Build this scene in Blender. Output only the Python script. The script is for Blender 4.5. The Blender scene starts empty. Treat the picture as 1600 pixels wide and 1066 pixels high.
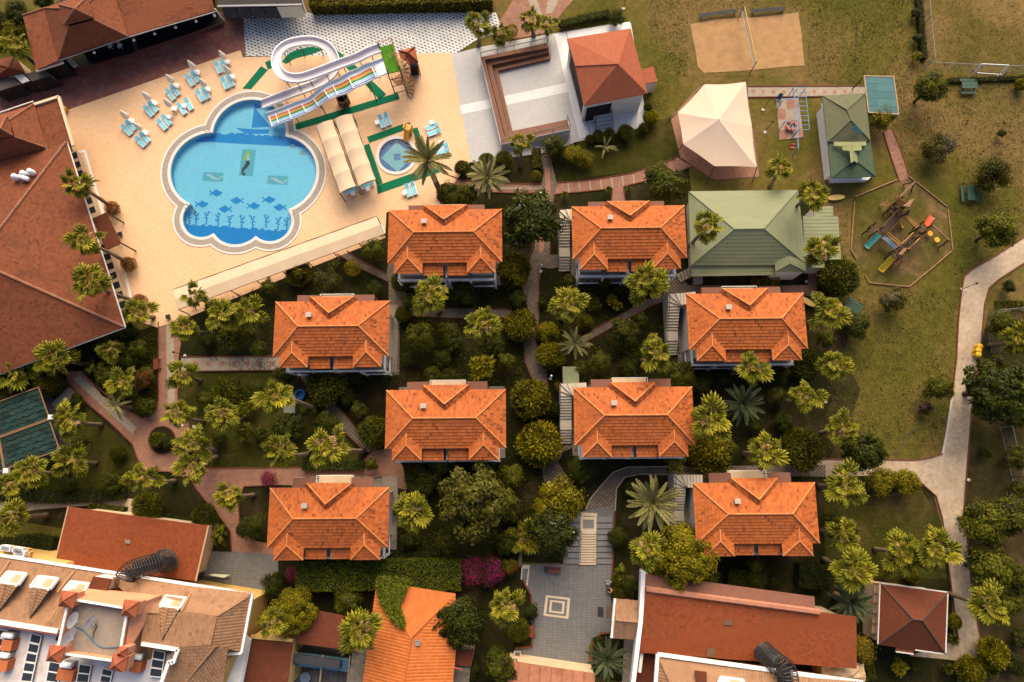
import bpy,math,random
from mathutils import Vector,Matrix,Euler
R=math.radians
random.seed(7)
SC=bpy.context.scene
COL=SC.collection
# ------------------------------------------------------------------ camera
CAMH,TILT,SIDE=75.0,10.0,0.8
cam_d=bpy.data.cameras.new('camera')
cam_d.sensor_width=36.0
cam_d.lens=24.0
cam_d.clip_end=2000.0
cam=bpy.data.objects.new('camera',cam_d)
COL.objects.link(cam)
cam.location=(0,0,CAMH)
cam.rotation_euler=(R(TILT),R(SIDE),0)
SC.camera=cam
CM=Euler((R(TILT),R(SIDE),0)).to_matrix()
FPX=1600*24.0/36.0
# ------------------------------------------------------------------ sky, sun, exposure
SUN_EL,SUN_AZ=40.0,4.0
wd=bpy.data.worlds.new('World')
SC.world=wd
wd.use_nodes=True
wn=wd.node_tree.nodes
wl=wd.node_tree.links
bg=wn.get('Background')or wn.new('ShaderNodeBackground')
sky=wn.new('ShaderNodeTexSky')
sky.sky_type='NISHITA'
sky.sun_disc=False
sky.sun_elevation=R(SUN_EL)
sky.sun_rotation=R(SUN_AZ)
sky.air_density=0.8
sky.dust_density=4.0
wl.new(sky.outputs[0],bg.inputs[0])
bg.inputs[1].default_value=0.062
sun_d=bpy.data.lights.new('sun','SUN')
sun_d.energy=1.5
sun_d.angle=R(58)
sun_d.color=(1.0,0.83,0.56)
sun=bpy.data.objects.new('sun',sun_d)
COL.objects.link(sun)
sd=Vector((math.sin(R(SUN_AZ))*math.cos(R(SUN_EL)),math.cos(R(SUN_AZ))*math.cos(R(SUN_EL)),math.sin(R(SUN_EL))))
sun.rotation_euler=sd.to_track_quat('Z','Y').to_euler()
sun.location=sd*120
vs=SC.view_settings
vs.view_transform='Standard'
vs.look='None'
vs.gamma=1.0
vs.use_curve_mapping=False
vs.exposure=1.76
SC.cycles.max_bounces=6
SC.cycles.transparent_max_bounces=16
# ------------------------------------------------------------------ pixel of the photograph at a known height -> place
def at(px,py,z=0.0):
 d=CM@Vector(((px-800)/FPX,-(py-533)/FPX,-1.0))
 k=(CAMH-z)/-d.z
 return Vector((d.x*k,d.y*k,z))
def pts(lst,z=0.0):
 return[at(p[0],p[1],p[2]if len(p)>2 else z)for p in lst]
def zof(crown,base):
 b=at(base[0],base[1],0)
 best,bz=1e9,0
 for i in range(8,160):
  z=i*0.1
  c=at(crown[0],crown[1],z)
  d=(c.x-b.x)**2+(c.y-b.y)**2
  if d<best:best,bz=d,z
 return bz
# ------------------------------------------------------------------ objects
def lnk(o,parent=None):
 COL.objects.link(o)
 if parent is not None:o.parent=parent
 return o
def wloc(o):
 v=Vector((0,0,0))
 while o is not None:
  v=v+o.location
  o=o.parent
 return v
def tag(o,label=None,cat=None,group=None,kind=None):
 if label:o['label']=label
 if cat:o['category']=cat
 if group:o['group']=group
 if kind:o['kind']=kind
 return o
def thing(name,label,cat,loc=(0,0,0),group=None):
 o=bpy.data.objects.new(name,None)
 o.empty_display_size=0.3
 o.location=loc
 lnk(o)
 return tag(o,label,cat,group)
KIDS={}
def copy_tree(o,parent=None):
 c=o.copy()
 COL.objects.link(c)
 c.parent=parent
 for ch in KIDS.get(o.name,[]):
  copy_tree(ch,c)
 return c
def index_kids(o):
 KIDS[o.name]=list(o.children)
 for c in o.children:index_kids(c)
class Proto:
 def __init__(s,root):s.root,s.used=root,False
 def put(s,loc,rz=0.0,sc=1.0,label=None,group=None,cat=None):
  if not s.used:
   index_kids(s.root)
   s.used,o=True,s.root
  else:
   o=copy_tree(s.root)
  o.location=loc
  o.rotation_euler=(0,0,rz)
  o.scale=(sc,sc,sc)if not isinstance(sc,tuple)else sc
  return tag(o,label,cat,group)
class MB:
 def __init__(s):s.v,s.f,s.t,s.m=[],[],[],[]
 def face(s,P,tone=0.5,mi=0):
  b=len(s.v)
  s.v.extend([tuple(p)for p in P])
  s.f.append(tuple(range(b,b+len(P))))
  s.t.append(tone);s.m.append(mi)
 def prism(s,P,z0,z1=None,tone=0.5,mi=0,bottom=False):
  top=[Vector((p[0],p[1],p[2]if z1 is None else z1))for p in P]
  a=sum(top[i].x*top[(i+1)%len(top)].y-top[(i+1)%len(top)].x*top[i].y for i in range(len(top)))
  if a<0:top.reverse()
  s.face(top,tone,mi)
  n=len(top)
  for i in range(n):
   p,q=top[i],top[(i+1)%n]
   s.face([Vector((p.x,p.y,z0)),Vector((q.x,q.y,z0)),q,p],tone,mi)
  if bottom:s.face([Vector((p.x,p.y,z0))for p in reversed(top)],tone,mi)
 def slab(s,P,th,tone=0.5,mi=0):
  top=[Vector(p)for p in P]
  a=sum(top[i].x*top[(i+1)%len(top)].y-top[(i+1)%len(top)].x*top[i].y for i in range(len(top)))
  if a<0:top.reverse()
  lo=[p-Vector((0,0,th))for p in top]
  s.face(top,tone,mi)
  s.face(list(reversed(lo)),tone,mi)
  n=len(top)
  for i in range(n):
   s.face([lo[i],lo[(i+1)%n],top[(i+1)%n],top[i]],tone,mi)
 def box(s,c,sz,rz=0.0,tone=0.5,mi=0):
  co,si=math.cos(rz),math.sin(rz)
  P=[]
  for dx,dy in((-.5,-.5),(.5,-.5),(.5,.5),(-.5,.5)):
   x,y=dx*sz[0],dy*sz[1]
   P.append((c[0]+x*co-y*si,c[1]+x*si+y*co))
  s.prism(P,c[2],c[2]+sz[2],tone,mi,True)
 def beam(s,a,b,w,h=None,tone=0.5,mi=0):
  a,b=Vector(a),Vector(b)
  h=w if h is None else h
  d=(b-a)
  if d.length<1e-6:return
  d.normalize()
  up=Vector((0,0,1))if abs(d.z)<0.95 else Vector((0,1,0))
  r=d.cross(up).normalized();u=r.cross(d).normalized()
  A=[a+r*(w/2*i)+u*(h/2*j)for i,j in((-1,-1),(1,-1),(1,1),(-1,1))]
  B=[p+(b-a)for p in A]
  for i in range(4):s.face([A[i],A[(i+1)%4],B[(i+1)%4],B[i]],tone,mi)
  s.face(A[::-1],tone,mi);s.face(B,tone,mi)
 def tube(s,P,r,n=8,tone=0.5,mi=0,cap=True):
  P=[Vector(p)for p in P]
  rr=r if isinstance(r,(list,tuple))else[r]*len(P)
  rings=[]
  for i,p in enumerate(P):
   d=(P[min(i+1,len(P)-1)]-P[max(i-1,0)]).normalized()
   up=Vector((0,0,1))if abs(d.z)<0.9 else Vector((0,1,0))
   x=d.cross(up).normalized();y=x.cross(d).normalized()
   b=len(s.v)
   for k in range(n):
    a=2*math.pi*k/n
    s.v.append(tuple(p+(x*math.cos(a)+y*math.sin(a))*rr[i]))
   rings.append(b)
  for i in range(len(rings)-1):
   a,b=rings[i],rings[i+1]
   for k in range(n):
    s.f.append((a+k,a+(k+1)%n,b+(k+1)%n,b+k));s.t.append(tone);s.m.append(mi)
  if cap:
   s.f.append(tuple(range(rings[0]+n-1,rings[0]-1,-1)));s.t.append(tone);s.m.append(mi)
   s.f.append(tuple(range(rings[-1],rings[-1]+n)));s.t.append(tone);s.m.append(mi)
 def cyl(s,c,r,h,n=16,r2=None,tone=0.5,mi=0):
  s.tube([c,(c[0],c[1],c[2]+h)],[r,r if r2 is None else r2],n,tone,mi)
 def strip(s,P,w,z0,z1,tone=0.5,mi=0,closed=False):
  P=[Vector((p[0],p[1]))for p in P]
  n=len(P)
  L,Rr=[],[]
  for i in range(n):
   if closed:d0,d1=P[i]-P[i-1],P[(i+1)%n]-P[i]
   else:
    d0=P[i]-P[max(i-1,0)]if i else P[1]-P[0]
    d1=P[min(i+1,n-1)]-P[i]if i<n-1 else d0
   d0=d0.normalized()if d0.length>1e-9 else Vector((1,0))
   d1=d1.normalized()if d1.length>1e-9 else d0
   m=(d0+d1)
   m=m.normalized()if m.length>1e-6 else d1
   nn=Vector((-m.y,m.x))
   k=1.0/max(0.45,nn.dot(Vector((-d1.y,d1.x))))
   L.append(P[i]+nn*(w/2*k));Rr.append(P[i]-nn*(w/2*k))
  N=n if closed else n-1
  for i in range(N):
   j=(i+1)%n
   a,b,c,d=Rr[i],Rr[j],L[j],L[i]
   for q,zz in(((a,b,c,d),(z1,z1,z1,z1)),((b,a,a,b),(z1,z1,z0,z0)),((d,c,c,d),(z1,z1,z0,z0))):
    s.face([Vector((p.x,p.y,z))for p,z in zip(q,zz)],tone,mi)
  if not closed:
   for i in(0,n-1):
    s.face([Vector((Rr[i].x,Rr[i].y,z1)),Vector((L[i].x,L[i].y,z1)),Vector((L[i].x,L[i].y,z0)),Vector((Rr[i].x,Rr[i].y,z0))],tone,mi)
 def mesh(s,name,org=Vector((0,0,0)),uv=True,smooth=False):
  me=bpy.data.meshes.new(name)
  me.from_pydata([(p[0]-org.x,p[1]-org.y,p[2]-org.z)for p in s.v],[],s.f)
  if smooth:me.polygons.foreach_set('use_smooth',[True]*len(s.f))
  if any(s.m):me.polygons.foreach_set('material_index',s.m)
  at_=me.attributes.new('tone','FLOAT','FACE')
  at_.data.foreach_set('value',s.t)
  if uv:
   ul=me.uv_layers.new(name='uv')
   data=[]
   for p in me.polygons:
    n=p.normal
    u=Vector((0,0,1)).cross(n)
    u=Vector((1,0,0))if u.length<0.05 else u.normalized()
    v=n.cross(u)
    for i in p.vertices:
     c=me.vertices[i].co+org
     data.extend((c.dot(u),c.dot(v)))
   ul.data.foreach_set('uv',data)
  return me
 def build(s,name,mat,parent=None,uv=True,smooth=False,kind=None,label=None):
  org=wloc(parent)if parent is not None else Vector((0,0,0))
  me=s.mesh(name,org,uv,smooth)
  for m in(mat if isinstance(mat,(list,tuple))else[mat]):me.materials.append(m)
  o=lnk(bpy.data.objects.new(name,me),parent)
  return tag(o,label,None,None,kind)
def solo(o,label,cat,group=None):
 me=o.data
 xs=[v.co.x for v in me.vertices];ys=[v.co.y for v in me.vertices];zs=[v.co.z for v in me.vertices]
 c=Vector(((min(xs)+max(xs))/2,(min(ys)+max(ys))/2,min(zs)))
 me.transform(Matrix.Translation(-c));o.location=c
 return tag(o,label,cat,group)
def P2(me_mat,name,parent,fn,**k):
 m=MB();fn(m);return m.build(name,me_mat,parent,**k)
# ------------------------------------------------------------------ tiles on a sloping face: real courses, joined
def clip(poly,axis,val,keep_ge):
 out=[]
 for i in range(len(poly)):
  a,b=poly[i],poly[(i+1)%len(poly)]
  ia=(a[axis]>=val)==keep_ge;ib=(b[axis]>=val)==keep_ge
  if ia:out.append(a)
  if ia!=ib:
   t=(val-a[axis])/(b[axis]-a[axis])
   out.append((a[0]+(b[0]-a[0])*t,a[1]+(b[1]-a[1])*t))
 return out
def tiles(mb,poly,tw=0.3,th=0.36,thick=0.035,lift=0.012,stain=0.0,gap=0.012,rnd=random,swap=False,stag=True,rib=0.0):
 P=[Vector(p)for p in poly]
 n=Vector((0,0,0))
 for i in range(len(P)):n+=P[i].cross(P[(i+1)%len(P)])
 n=(P[1]-P[0]).cross(P[2]-P[0])if n.length<1e-6 else n
 n=Vector((0,0,0))
 for i in range(len(P)):
  a,b=P[i],P[(i+1)%len(P)]
  n+=Vector(((a.y-b.y)*(a.z+b.z),(a.z-b.z)*(a.x+b.x),(a.x-b.x)*(a.y+b.y)))
 n.normalize()
 if n.z<0:n=-n
 u=Vector((0,0,1)).cross(n)
 u=u.normalized()if u.length>0.02 else Vector((1,0,0))
 v=n.cross(u)
 if swap:u,v=v,-u
 o=sum(P,Vector((0,0,0)))/len(P)
 Q=[((p-o).dot(u),(p-o).dot(v))for p in P]
 u0,u1=min(q[0]for q in Q),max(q[0]for q in Q)
 v0,v1=min(q[1]for q in Q),max(q[1]for q in Q)
 row,y=0,v0
 while y<v1:
  rp=clip(clip(Q,1,y,True),1,y+th,False)
  if len(rp)>=3:
   a0=min(q[0]for q in rp);a1=max(q[0]for q in rp)
   x=u0-(tw/2 if(row%2 and stag)else 0)+math.floor((a0-u0)/tw)*tw-tw
   while x<a1:
    c=clip(clip(rp,0,x+gap/2,True),0,x+tw-gap/2,False)
    if len(c)>=3:
     area=abs(sum(c[i][0]*c[(i+1)%len(c)][1]-c[(i+1)%len(c)][0]*c[i][1]for i in range(len(c))))/2
     if area>0.003:
      tone=0.5+rnd.uniform(-0.22,0.22)
      if stain and rnd.random()<stain*(0.5+0.9*math.sin(x*1.3+y*0.9)**2):tone=rnd.uniform(0.0,0.18)
      jz=rnd.uniform(0,0.008)
      top=[]
      for q in c:
       l=lift+jz+thick*(1-(q[1]-y)/th)
       top.append(o+u*q[0]+v*q[1]+n*l)
      if rib:
       for side in(True,False):
        h=clip(c,0,x+tw/2,side)
        if len(h)>=3:mb.face([o+u*q[0]+v*q[1]+n*(lift+jz+thick*(1-(q[1]-y)/th)+rib*(1-abs(q[0]-x-tw/2)/(tw/2)))for q in h],tone)
      else:mb.face(top,tone)
      lo=[q for q in c if abs(q[1]-y)<1e-5]
      if len(lo)>=2:
       lo.sort()
       A=o+u*lo[0][0]+v*y;B=o+u*lo[-1][0]+v*y
       mb.face([A,B,B+n*(lift+jz+thick),A+n*(lift+jz+thick)],tone)
    x+=tw
  y+=th;row+=1
def caps(mb,a,b,r=0.11,seg=0.38,up=0.07,rnd=random):
 a,b=Vector(a),Vector(b)
 L=(b-a).length
 k=max(1,int(L/seg))
 for i in range(k):
  p=a+(b-a)*(i/k)+Vector((0,0,up));q=a+(b-a)*((i+1.04)/k)+Vector((0,0,up))
  mb.tube([p,q],[r*1.0,r*1.12],6,0.5+rnd.uniform(-.15,.25))
# ------------------------------------------------------------------ materials
def newmat(name):
 m=bpy.data.materials.new(name);m.use_nodes=True
 nt=m.node_tree
 return m,nt,nt.nodes.get('Principled BSDF')
def ramp(nt,stops,interp='LINEAR'):
 r=nt.nodes.new('ShaderNodeValToRGB')
 cr=r.color_ramp;cr.interpolation=interp
 while len(cr.elements)<len(stops):cr.elements.new(0.5)
 for e,(p,c)in zip(cr.elements,stops):
  e.position=p;e.color=(c[0],c[1],c[2],1)
 return r
def noise(nt,vec,scale,detail=4,rough=0.6,dist=0.0):
 n=nt.nodes.new('ShaderNodeTexNoise')
 n.inputs['Scale'].default_value=scale;n.inputs['Detail'].default_value=detail
 n.inputs['Roughness'].default_value=rough;n.inputs['Distortion'].default_value=dist
 nt.links.new(vec,n.inputs['Vector'])
 return n.outputs['Fac']
def mixc(nt,fac,a,b,mode='MIX'):
 x=nt.nodes.new('ShaderNodeMix');x.data_type='RGBA';x.blend_type=mode
 for s,val in((0,fac),(6,a),(7,b)):
  if isinstance(val,(int,float)):x.inputs[s].default_value=val
  elif isinstance(val,tuple):x.inputs[s].default_value=(val[0],val[1],val[2],1)
  else:nt.links.new(val,x.inputs[s])
 return x.outputs[2]
def math_(nt,op,a,b=None):
 x=nt.nodes.new('ShaderNodeMath');x.operation=op
 for i,val in enumerate((a,b)):
  if val is None:continue
  if isinstance(val,(int,float)):x.inputs[i].default_value=val
  else:nt.links.new(val,x.inputs[i])
 return x.outputs[0]
def coords(nt,kind='Object'):
 return nt.nodes.new('ShaderNodeTexCoord').outputs[kind]
def attr(nt,name):
 a=nt.nodes.new('ShaderNodeAttribute');a.attribute_name=name
 return a.outputs['Fac']
def bump(nt,bs,h,strength=0.3,dist=0.05):
 b=nt.nodes.new('ShaderNodeBump')
 b.inputs['Strength'].default_value=strength;b.inputs['Distance'].default_value=dist
 nt.links.new(h,b.inputs['Height']);nt.links.new(b.outputs[0],bs.inputs['Normal'])
MATS={}
def sc3(c,k):return(c[0]*k,c[1]*k,c[2]*k)
def M(name,col,var=0.18,scale=1.2,rough=0.75,spec=0.3,bmp=0.15,dirt=None,dirt_amt=0.4,tone=0.0,metal=0.0,bscale=14):
 if name in MATS:return MATS[name]
 m,nt,bs=newmat(name)
 co=coords(nt)
 n1=noise(nt,co,scale,6,0.65)
 r=ramp(nt,[(0.25,sc3(col,1-var)),(0.75,sc3(col,1+var))])
 nt.links.new(n1,r.inputs[0])
 out=r.outputs[0]
 if dirt:
  n2=noise(nt,co,scale*0.45,8,0.72,0.6)
  r2=ramp(nt,[(0.5,(0,0,0)),(0.68,(dirt_amt,)*3)])
  nt.links.new(n2,r2.inputs[0])
  out=mixc(nt,r2.outputs[0],out,dirt)
 if tone:
  t=attr(nt,'tone')
  r3=ramp(nt,[(0.0,(1-tone,)*3),(1.0,(1+tone,)*3)])
  nt.links.new(t,r3.inputs[0])
  out=mixc(nt,1.0,out,r3.outputs[0],'MULTIPLY')
 nt.links.new(out,bs.inputs['Base Color'])
 bs.inputs['Roughness'].default_value=rough
 bs.inputs['Specular IOR Level'].default_value=spec
 bs.inputs['Metallic'].default_value=metal
 if bmp:bump(nt,bs,noise(nt,co,bscale,4),bmp,0.03)
 MATS[name]=m
 return m
def M_leaf(name,dark,light,hue=0.0,transl=0.25,rough=0.45,rnd=0.25):
 m,nt,bs=newmat(name)
 t=attr(nt,'tone')
 r=ramp(nt,[(0.1,dark),(0.9,light)])
 nt.links.new(t,r.inputs[0])
 oi=nt.nodes.new('ShaderNodeObjectInfo')
 r2=ramp(nt,[(0,(1-rnd,1-rnd,1-rnd*0.6)),(1,(1+rnd,1+rnd*0.8,1+rnd*0.2))])
 nt.links.new(oi.outputs['Random'],r2.inputs[0])
 c=mixc(nt,1.0,r.outputs[0],r2.outputs[0],'MULTIPLY')
 nt.links.new(c,bs.inputs['Base Color'])
 bs.inputs['Roughness'].default_value=rough
 bs.inputs['Specular IOR Level'].default_value=0.12
 tr=nt.nodes.new('ShaderNodeBsdfTranslucent')
 nt.links.new(c,tr.inputs[0])
 mx=nt.nodes.new('ShaderNodeMixShader');mx.inputs[0].default_value=transl
 nt.links.new(bs.outputs[0],mx.inputs[1]);nt.links.new(tr.outputs[0],mx.inputs[2])
 nt.links.new(mx.outputs[0],nt.nodes['Material Output'].inputs[0])
 MATS[name]=m
 return m
def M_tile(name,lo,mid,hi,rough=0.75,stain=(0.03,0.02,0.015),amt=0.5,sscale=0.7,orand=0.0):
 m,nt,bs=newmat(name)
 t=attr(nt,'tone')
 r=ramp(nt,[(0.0,lo),(0.5,mid),(1.0,hi)])
 nt.links.new(t,r.inputs[0])
 co=nt.nodes.new('ShaderNodeNewGeometry').outputs['Position']
 n2=noise(nt,co,sscale,7,0.7,0.4)
 r2=ramp(nt,[(0.5,(0,0,0)),(0.75,(amt,)*3)])
 nt.links.new(n2,r2.inputs[0])
 c=mixc(nt,r2.outputs[0],r.outputs[0],stain)
 n3=noise(nt,co,9,3)
 r3=ramp(nt,[(0.2,(0.85,)*3),(0.8,(1.12,)*3)])
 nt.links.new(n3,r3.inputs[0])
 c=mixc(nt,1.0,c,r3.outputs[0],'MULTIPLY')
 if orand:
  oi=nt.nodes.new('ShaderNodeObjectInfo');r4=ramp(nt,[(0,(1-orand,1-orand*.6,1)),(1,(1+orand*.5,1+orand,1+orand))])
  nt.links.new(oi.outputs['Random'],r4.inputs[0]);c=mixc(nt,1.0,c,r4.outputs[0],'MULTIPLY')
 nt.links.new(c,bs.inputs['Base Color'])
 bs.inputs['Roughness'].default_value=rough
 bs.inputs['Specular IOR Level'].default_value=0.2
 MATS[name]=m
 return m
def M_pave(name,c1,c2,mortar,bw=0.2,rh=0.1,msize=0.012,rot=0.0,rough=0.8,dirt=(0.05,0.04,0.03),amt=0.35,var=0.2,offset=0.5,dscale=0.6):
 m,nt,bs=newmat(name)
 co=coords(nt)
 mp=nt.nodes.new('ShaderNodeMapping')
 mp.inputs['Rotation'].default_value=(0,0,rot)
 nt.links.new(co,mp.inputs[0])
 b=nt.nodes.new('ShaderNodeTexBrick')
 b.offset=offset
 b.inputs['Scale'].default_value=1.0
 b.inputs['Brick Width'].default_value=bw;b.inputs['Row Height'].default_value=rh
 b.inputs['Mortar Size'].default_value=msize
 b.inputs['Color1'].default_value=(*c1,1);b.inputs['Color2'].default_value=(*c2,1);b.inputs['Mortar'].default_value=(*mortar,1)
 nt.links.new(mp.outputs[0],b.inputs['Vector'])
 n1=noise(nt,co,dscale,8,0.7,0.5)
 r=ramp(nt,[(0.42,(0,0,0)),(0.72,(amt,)*3)])
 nt.links.new(n1,r.inputs[0])
 c=mixc(nt,r.outputs[0],b.outputs['Color'],dirt)
 n2=noise(nt,co,2.3,5)
 r2=ramp(nt,[(0.25,(1-var,)*3),(0.75,(1+var,)*3)])
 nt.links.new(n2,r2.inputs[0])
 c=mixc(nt,1.0,c,r2.outputs[0],'MULTIPLY')
 nt.links.new(c,bs.inputs['Base Color'])
 bs.inputs['Roughness'].default_value=rough
 bs.inputs['Specular IOR Level'].default_value=0.25
 inv=math_(nt,'SUBTRACT',1.0,b.outputs['Fac'])
 bump(nt,bs,inv,0.4,0.02)
 MATS[name]=m
 return m
# ------------------------------------------------------------------ the materials
def M_lawn(name,green,olive,brown,brown_at=0.5,sc=0.09):
 m,nt,bs=newmat(name)
 co=coords(nt)
 n1=noise(nt,co,sc,8,0.62,0.5)
 r=ramp(nt,[(brown_at-0.14,green),(brown_at,olive),(brown_at+0.12,brown)])
 nt.links.new(n1,r.inputs[0])
 n2=noise(nt,co,1.1,8,0.75,0.3)
 r2=ramp(nt,[(0.3,(0.62,0.64,0.6)),(0.7,(1.35,1.3,1.2))])
 nt.links.new(n2,r2.inputs[0])
 c=mixc(nt,1.0,r.outputs[0],r2.outputs[0],'MULTIPLY')
 n3=noise(nt,co,7.0,5,0.8)
 r3=ramp(nt,[(0.3,(0.7,)*3),(0.7,(1.3,)*3)])
 nt.links.new(n3,r3.inputs[0])
 c=mixc(nt,1.0,c,r3.outputs[0],'MULTIPLY')
 n4=noise(nt,co,0.5,6,0.7,0.9)
 r4=ramp(nt,[(0.62,(0,0,0)),(0.75,(0.6,)*3)])
 nt.links.new(n4,r4.inputs[0])
 c=mixc(nt,r4.outputs[0],c,sc3(brown,1.25))
 nt.links.new(c,bs.inputs['Base Color'])
 bs.inputs['Roughness'].default_value=0.95
 bs.inputs['Specular IOR Level'].default_value=0.1
 bump(nt,bs,noise(nt,co,9,6,0.8),0.9,0.12)
 MATS[name]=m
 return m
LAWN=M_lawn('dry_lawn',(0.074,0.072,0.009),(0.112,0.092,0.018),(0.17,0.110,0.040),0.48,0.06)
LAWN_G=M_lawn('garden_lawn',(0.032,0.036,0.004),(0.050,0.046,0.007),(0.085,0.060,0.020),0.54,0.16)
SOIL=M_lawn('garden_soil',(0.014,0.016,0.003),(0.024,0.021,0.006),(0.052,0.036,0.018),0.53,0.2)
DIRT=M_lawn('playground_dirt',(0.085,0.078,0.014),(0.12,0.09,0.03),(0.21,0.125,0.068),0.52,0.22)
SAND=M('court_sand',(0.34,0.195,0.09),0.22,0.9,0.95,0.1,0.5,bscale=1.3)
DECK=M_pave('pool_deck_tile',(0.65,0.41,0.235),(0.69,0.44,0.255),(0.57,0.35,0.195),0.4,0.4,0.016,0.36,0.6,(0.56,0.30,0.12),0.35,0.07,0.0,0.12)
REDDECK=M_pave('stamped_red_paving',(0.155,0.046,0.033),(0.185,0.057,0.041),(0.115,0.037,0.028),0.45,0.3,0.01,0.36,0.55,(0.28,0.16,0.14),0.5,0.2,0.5,0.9)
STAGE=M_pave('pale_grey_slabs',(0.40,0.38,0.37),(0.43,0.41,0.40),(0.34,0.325,0.315),0.4,0.4,0.012,0.24,0.6,(0.36,0.33,0.31),0.25,0.04,0.0)
STAGEW=M_pave('white_slabs',(0.60,0.58,0.57),(0.63,0.61,0.60),(0.50,0.485,0.475),0.4,0.4,0.012,0.24,0.6,(0.6,0.57,0.55),0.2,0.04,0.0)
BRICK=M_pave('pink_brick_paving',(0.30,0.135,0.085),(0.36,0.175,0.115),(0.16,0.09,0.065),0.24,0.12,0.012,0.5,0.85,(0.10,0.065,0.045),0.45,0.16)
PAVEG=M_pave('grey_pavers',(0.34,0.275,0.205),(0.40,0.325,0.245),(0.21,0.165,0.12),0.3,0.15,0.016,0.1,0.85,(0.18,0.135,0.09),0.3,0.15)
PAVEP=M_pave('pink_pavers',(0.42,0.19,0.12),(0.36,0.16,0.105),(0.2,0.1,0.07),0.3,0.15,0.016,0.1,0.85,(0.10,0.06,0.04),0.4,0.15)
COBBLE=M_pave('patterned_grey_pavers',(0.165,0.122,0.092),(0.225,0.168,0.125),(0.105,0.076,0.056),0.3,0.3,0.04,0.8,0.85,(0.05,0.035,0.022),0.45,0.2,0.0)
LANE=M_pave('pale_lane_pavers',(0.48,0.37,0.255),(0.54,0.42,0.30),(0.31,0.23,0.155),0.22,0.11,0.016,0.2,0.9,(0.20,0.135,0.085),0.6,0.2,0.5,0.4)
PLAZA=M_pave('slate_plaza_slabs',(0.135,0.131,0.13),(0.158,0.153,0.152),(0.09,0.087,0.086),0.5,0.27,0.016,0.05,0.6,(0.12,0.105,0.09),0.35,0.1,0.0)
KERB=M('red_kerb',(0.14,0.042,0.024),0.3,3.0,0.85,0.2,0.3)
KERBG=M('pale_kerb',(0.38,0.30,0.22),0.3,3.0,0.85,0.2,0.3)
WOODK=M('weathered_log',(0.30,0.17,0.085),0.35,2.0,0.9,0.1,0.3)
WHITE=M('white_paint',(0.72,0.70,0.68),0.06,1.0,0.5,0.4,0.05,(0.5,0.44,0.38),0.4)
WHITEP=M('white_plastic',(0.80,0.78,0.77),0.03,2.0,0.35,0.5,0.0)
WALLW=M('white_render',(0.62,0.58,0.53),0.1,0.8,0.8,0.2,0.2,(0.35,0.28,0.2),0.4)
CREAM=M('cream_render',(0.62,0.46,0.30),0.1,0.8,0.8,0.2,0.15,(0.4,0.27,0.15),0.4)
YELLOW=M('yellow_render',(0.58,0.37,0.12),0.08,0.8,0.8,0.2,0.15,(0.5,0.27,0.07),0.35)
PINK=M('salmon_render',(0.60,0.27,0.15),0.08,0.9,0.8,0.2,0.15,(0.46,0.2,0.12),0.4)
CONC=M('stained_concrete',(0.26,0.21,0.165),0.2,0.9,0.85,0.2,0.2,(0.13,0.1,0.075),0.6)
GREYM=M('grey_metal',(0.22,0.22,0.23),0.15,2.0,0.45,0.5,0.05)
DARKM=M('dark_metal',(0.025,0.023,0.022),0.2,2.0,0.5,0.4,0.0)
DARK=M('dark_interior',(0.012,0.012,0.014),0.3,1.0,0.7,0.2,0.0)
BROWNW=M('brown_deck_boards',(0.165,0.062,0.032),0.22,3.0,0.6,0.3,0.2,(0.25,0.12,0.07),0.35)
WOOD=M('brown_timber',(0.10,0.055,0.028),0.3,3.0,0.75,0.2,0.3)
WOODL=M('light_timber',(0.24,0.13,0.065),0.3,3.0,0.75,0.2,0.3)
CANV=M('cream_canvas',(0.57,0.425,0.29),0.05,0.6,0.85,0.1,0.05,(0.52,0.36,0.22),0.3)
CANV2=M('tent_canvas',(0.60,0.445,0.33),0.05,0.6,0.85,0.1,0.05,(0.56,0.40,0.29),0.3)
BLUEF=M('turquoise_sling',(0.22,0.53,0.62),0.1,2.0,0.7,0.2,0.0)
GMAT=M('green_matting',(0.006,0.125,0.058),0.15,1.5,0.9,0.1,0.3)
GTURF=M('green_turf',(0.065,0.19,0.014),0.2,3.0,0.95,0.1,0.4)
TRUNK=M('palm_trunk',(0.17,0.12,0.08),0.35,4.0,0.95,0.1,0.9,bscale=6)
BARK=M('bark',(0.07,0.05,0.035),0.3,4.0,0.95,0.1,0.8,bscale=8)
GLASS=M('dark_glass',(0.03,0.035,0.04),0.1,1.0,0.12,0.5,0.0)
T_VILLA=M_tile('orange_clay_tile',(0.19,0.048,0.015),(0.435,0.104,0.023),(0.53,0.150,0.038),0.75,(0.22,0.07,0.03),0.55,0.45,0.10)
T_CAP=M_tile('ridge_clay',(0.34,0.10,0.03),(0.54,0.18,0.05),(0.60,0.26,0.10),0.75,(0.40,0.26,0.17),0.6,0.9)
T_RED=M_tile('red_shingle',(0.12,0.034,0.014),(0.18,0.052,0.021),(0.235,0.073,0.031),0.8,(0.085,0.036,0.02),0.65,0.35)
T_STAGE=M_tile('terracotta_shingle',(0.25,0.068,0.032),(0.315,0.086,0.04),(0.38,0.11,0.052),0.8,(0.34,0.12,0.065),0.5,0.9)
T_BROWN=M_tile('dark_brown_shingle',(0.10,0.026,0.011),(0.128,0.034,0.015),(0.155,0.043,0.02),0.8,(0.07,0.025,0.016),0.4,0.5)
T_HOTEL=M_tile('tan_clay_tile',(0.21,0.11,0.06),(0.29,0.155,0.083),(0.36,0.195,0.108),0.75,(0.2,0.1,0.055),0.5,0.5)
T_ORANGE=M_tile('bright_orange_tile',(0.40,0.10,0.022),(0.50,0.135,0.030),(0.58,0.175,0.04),0.7,(0.42,0.11,0.03),0.4,0.6)
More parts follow.
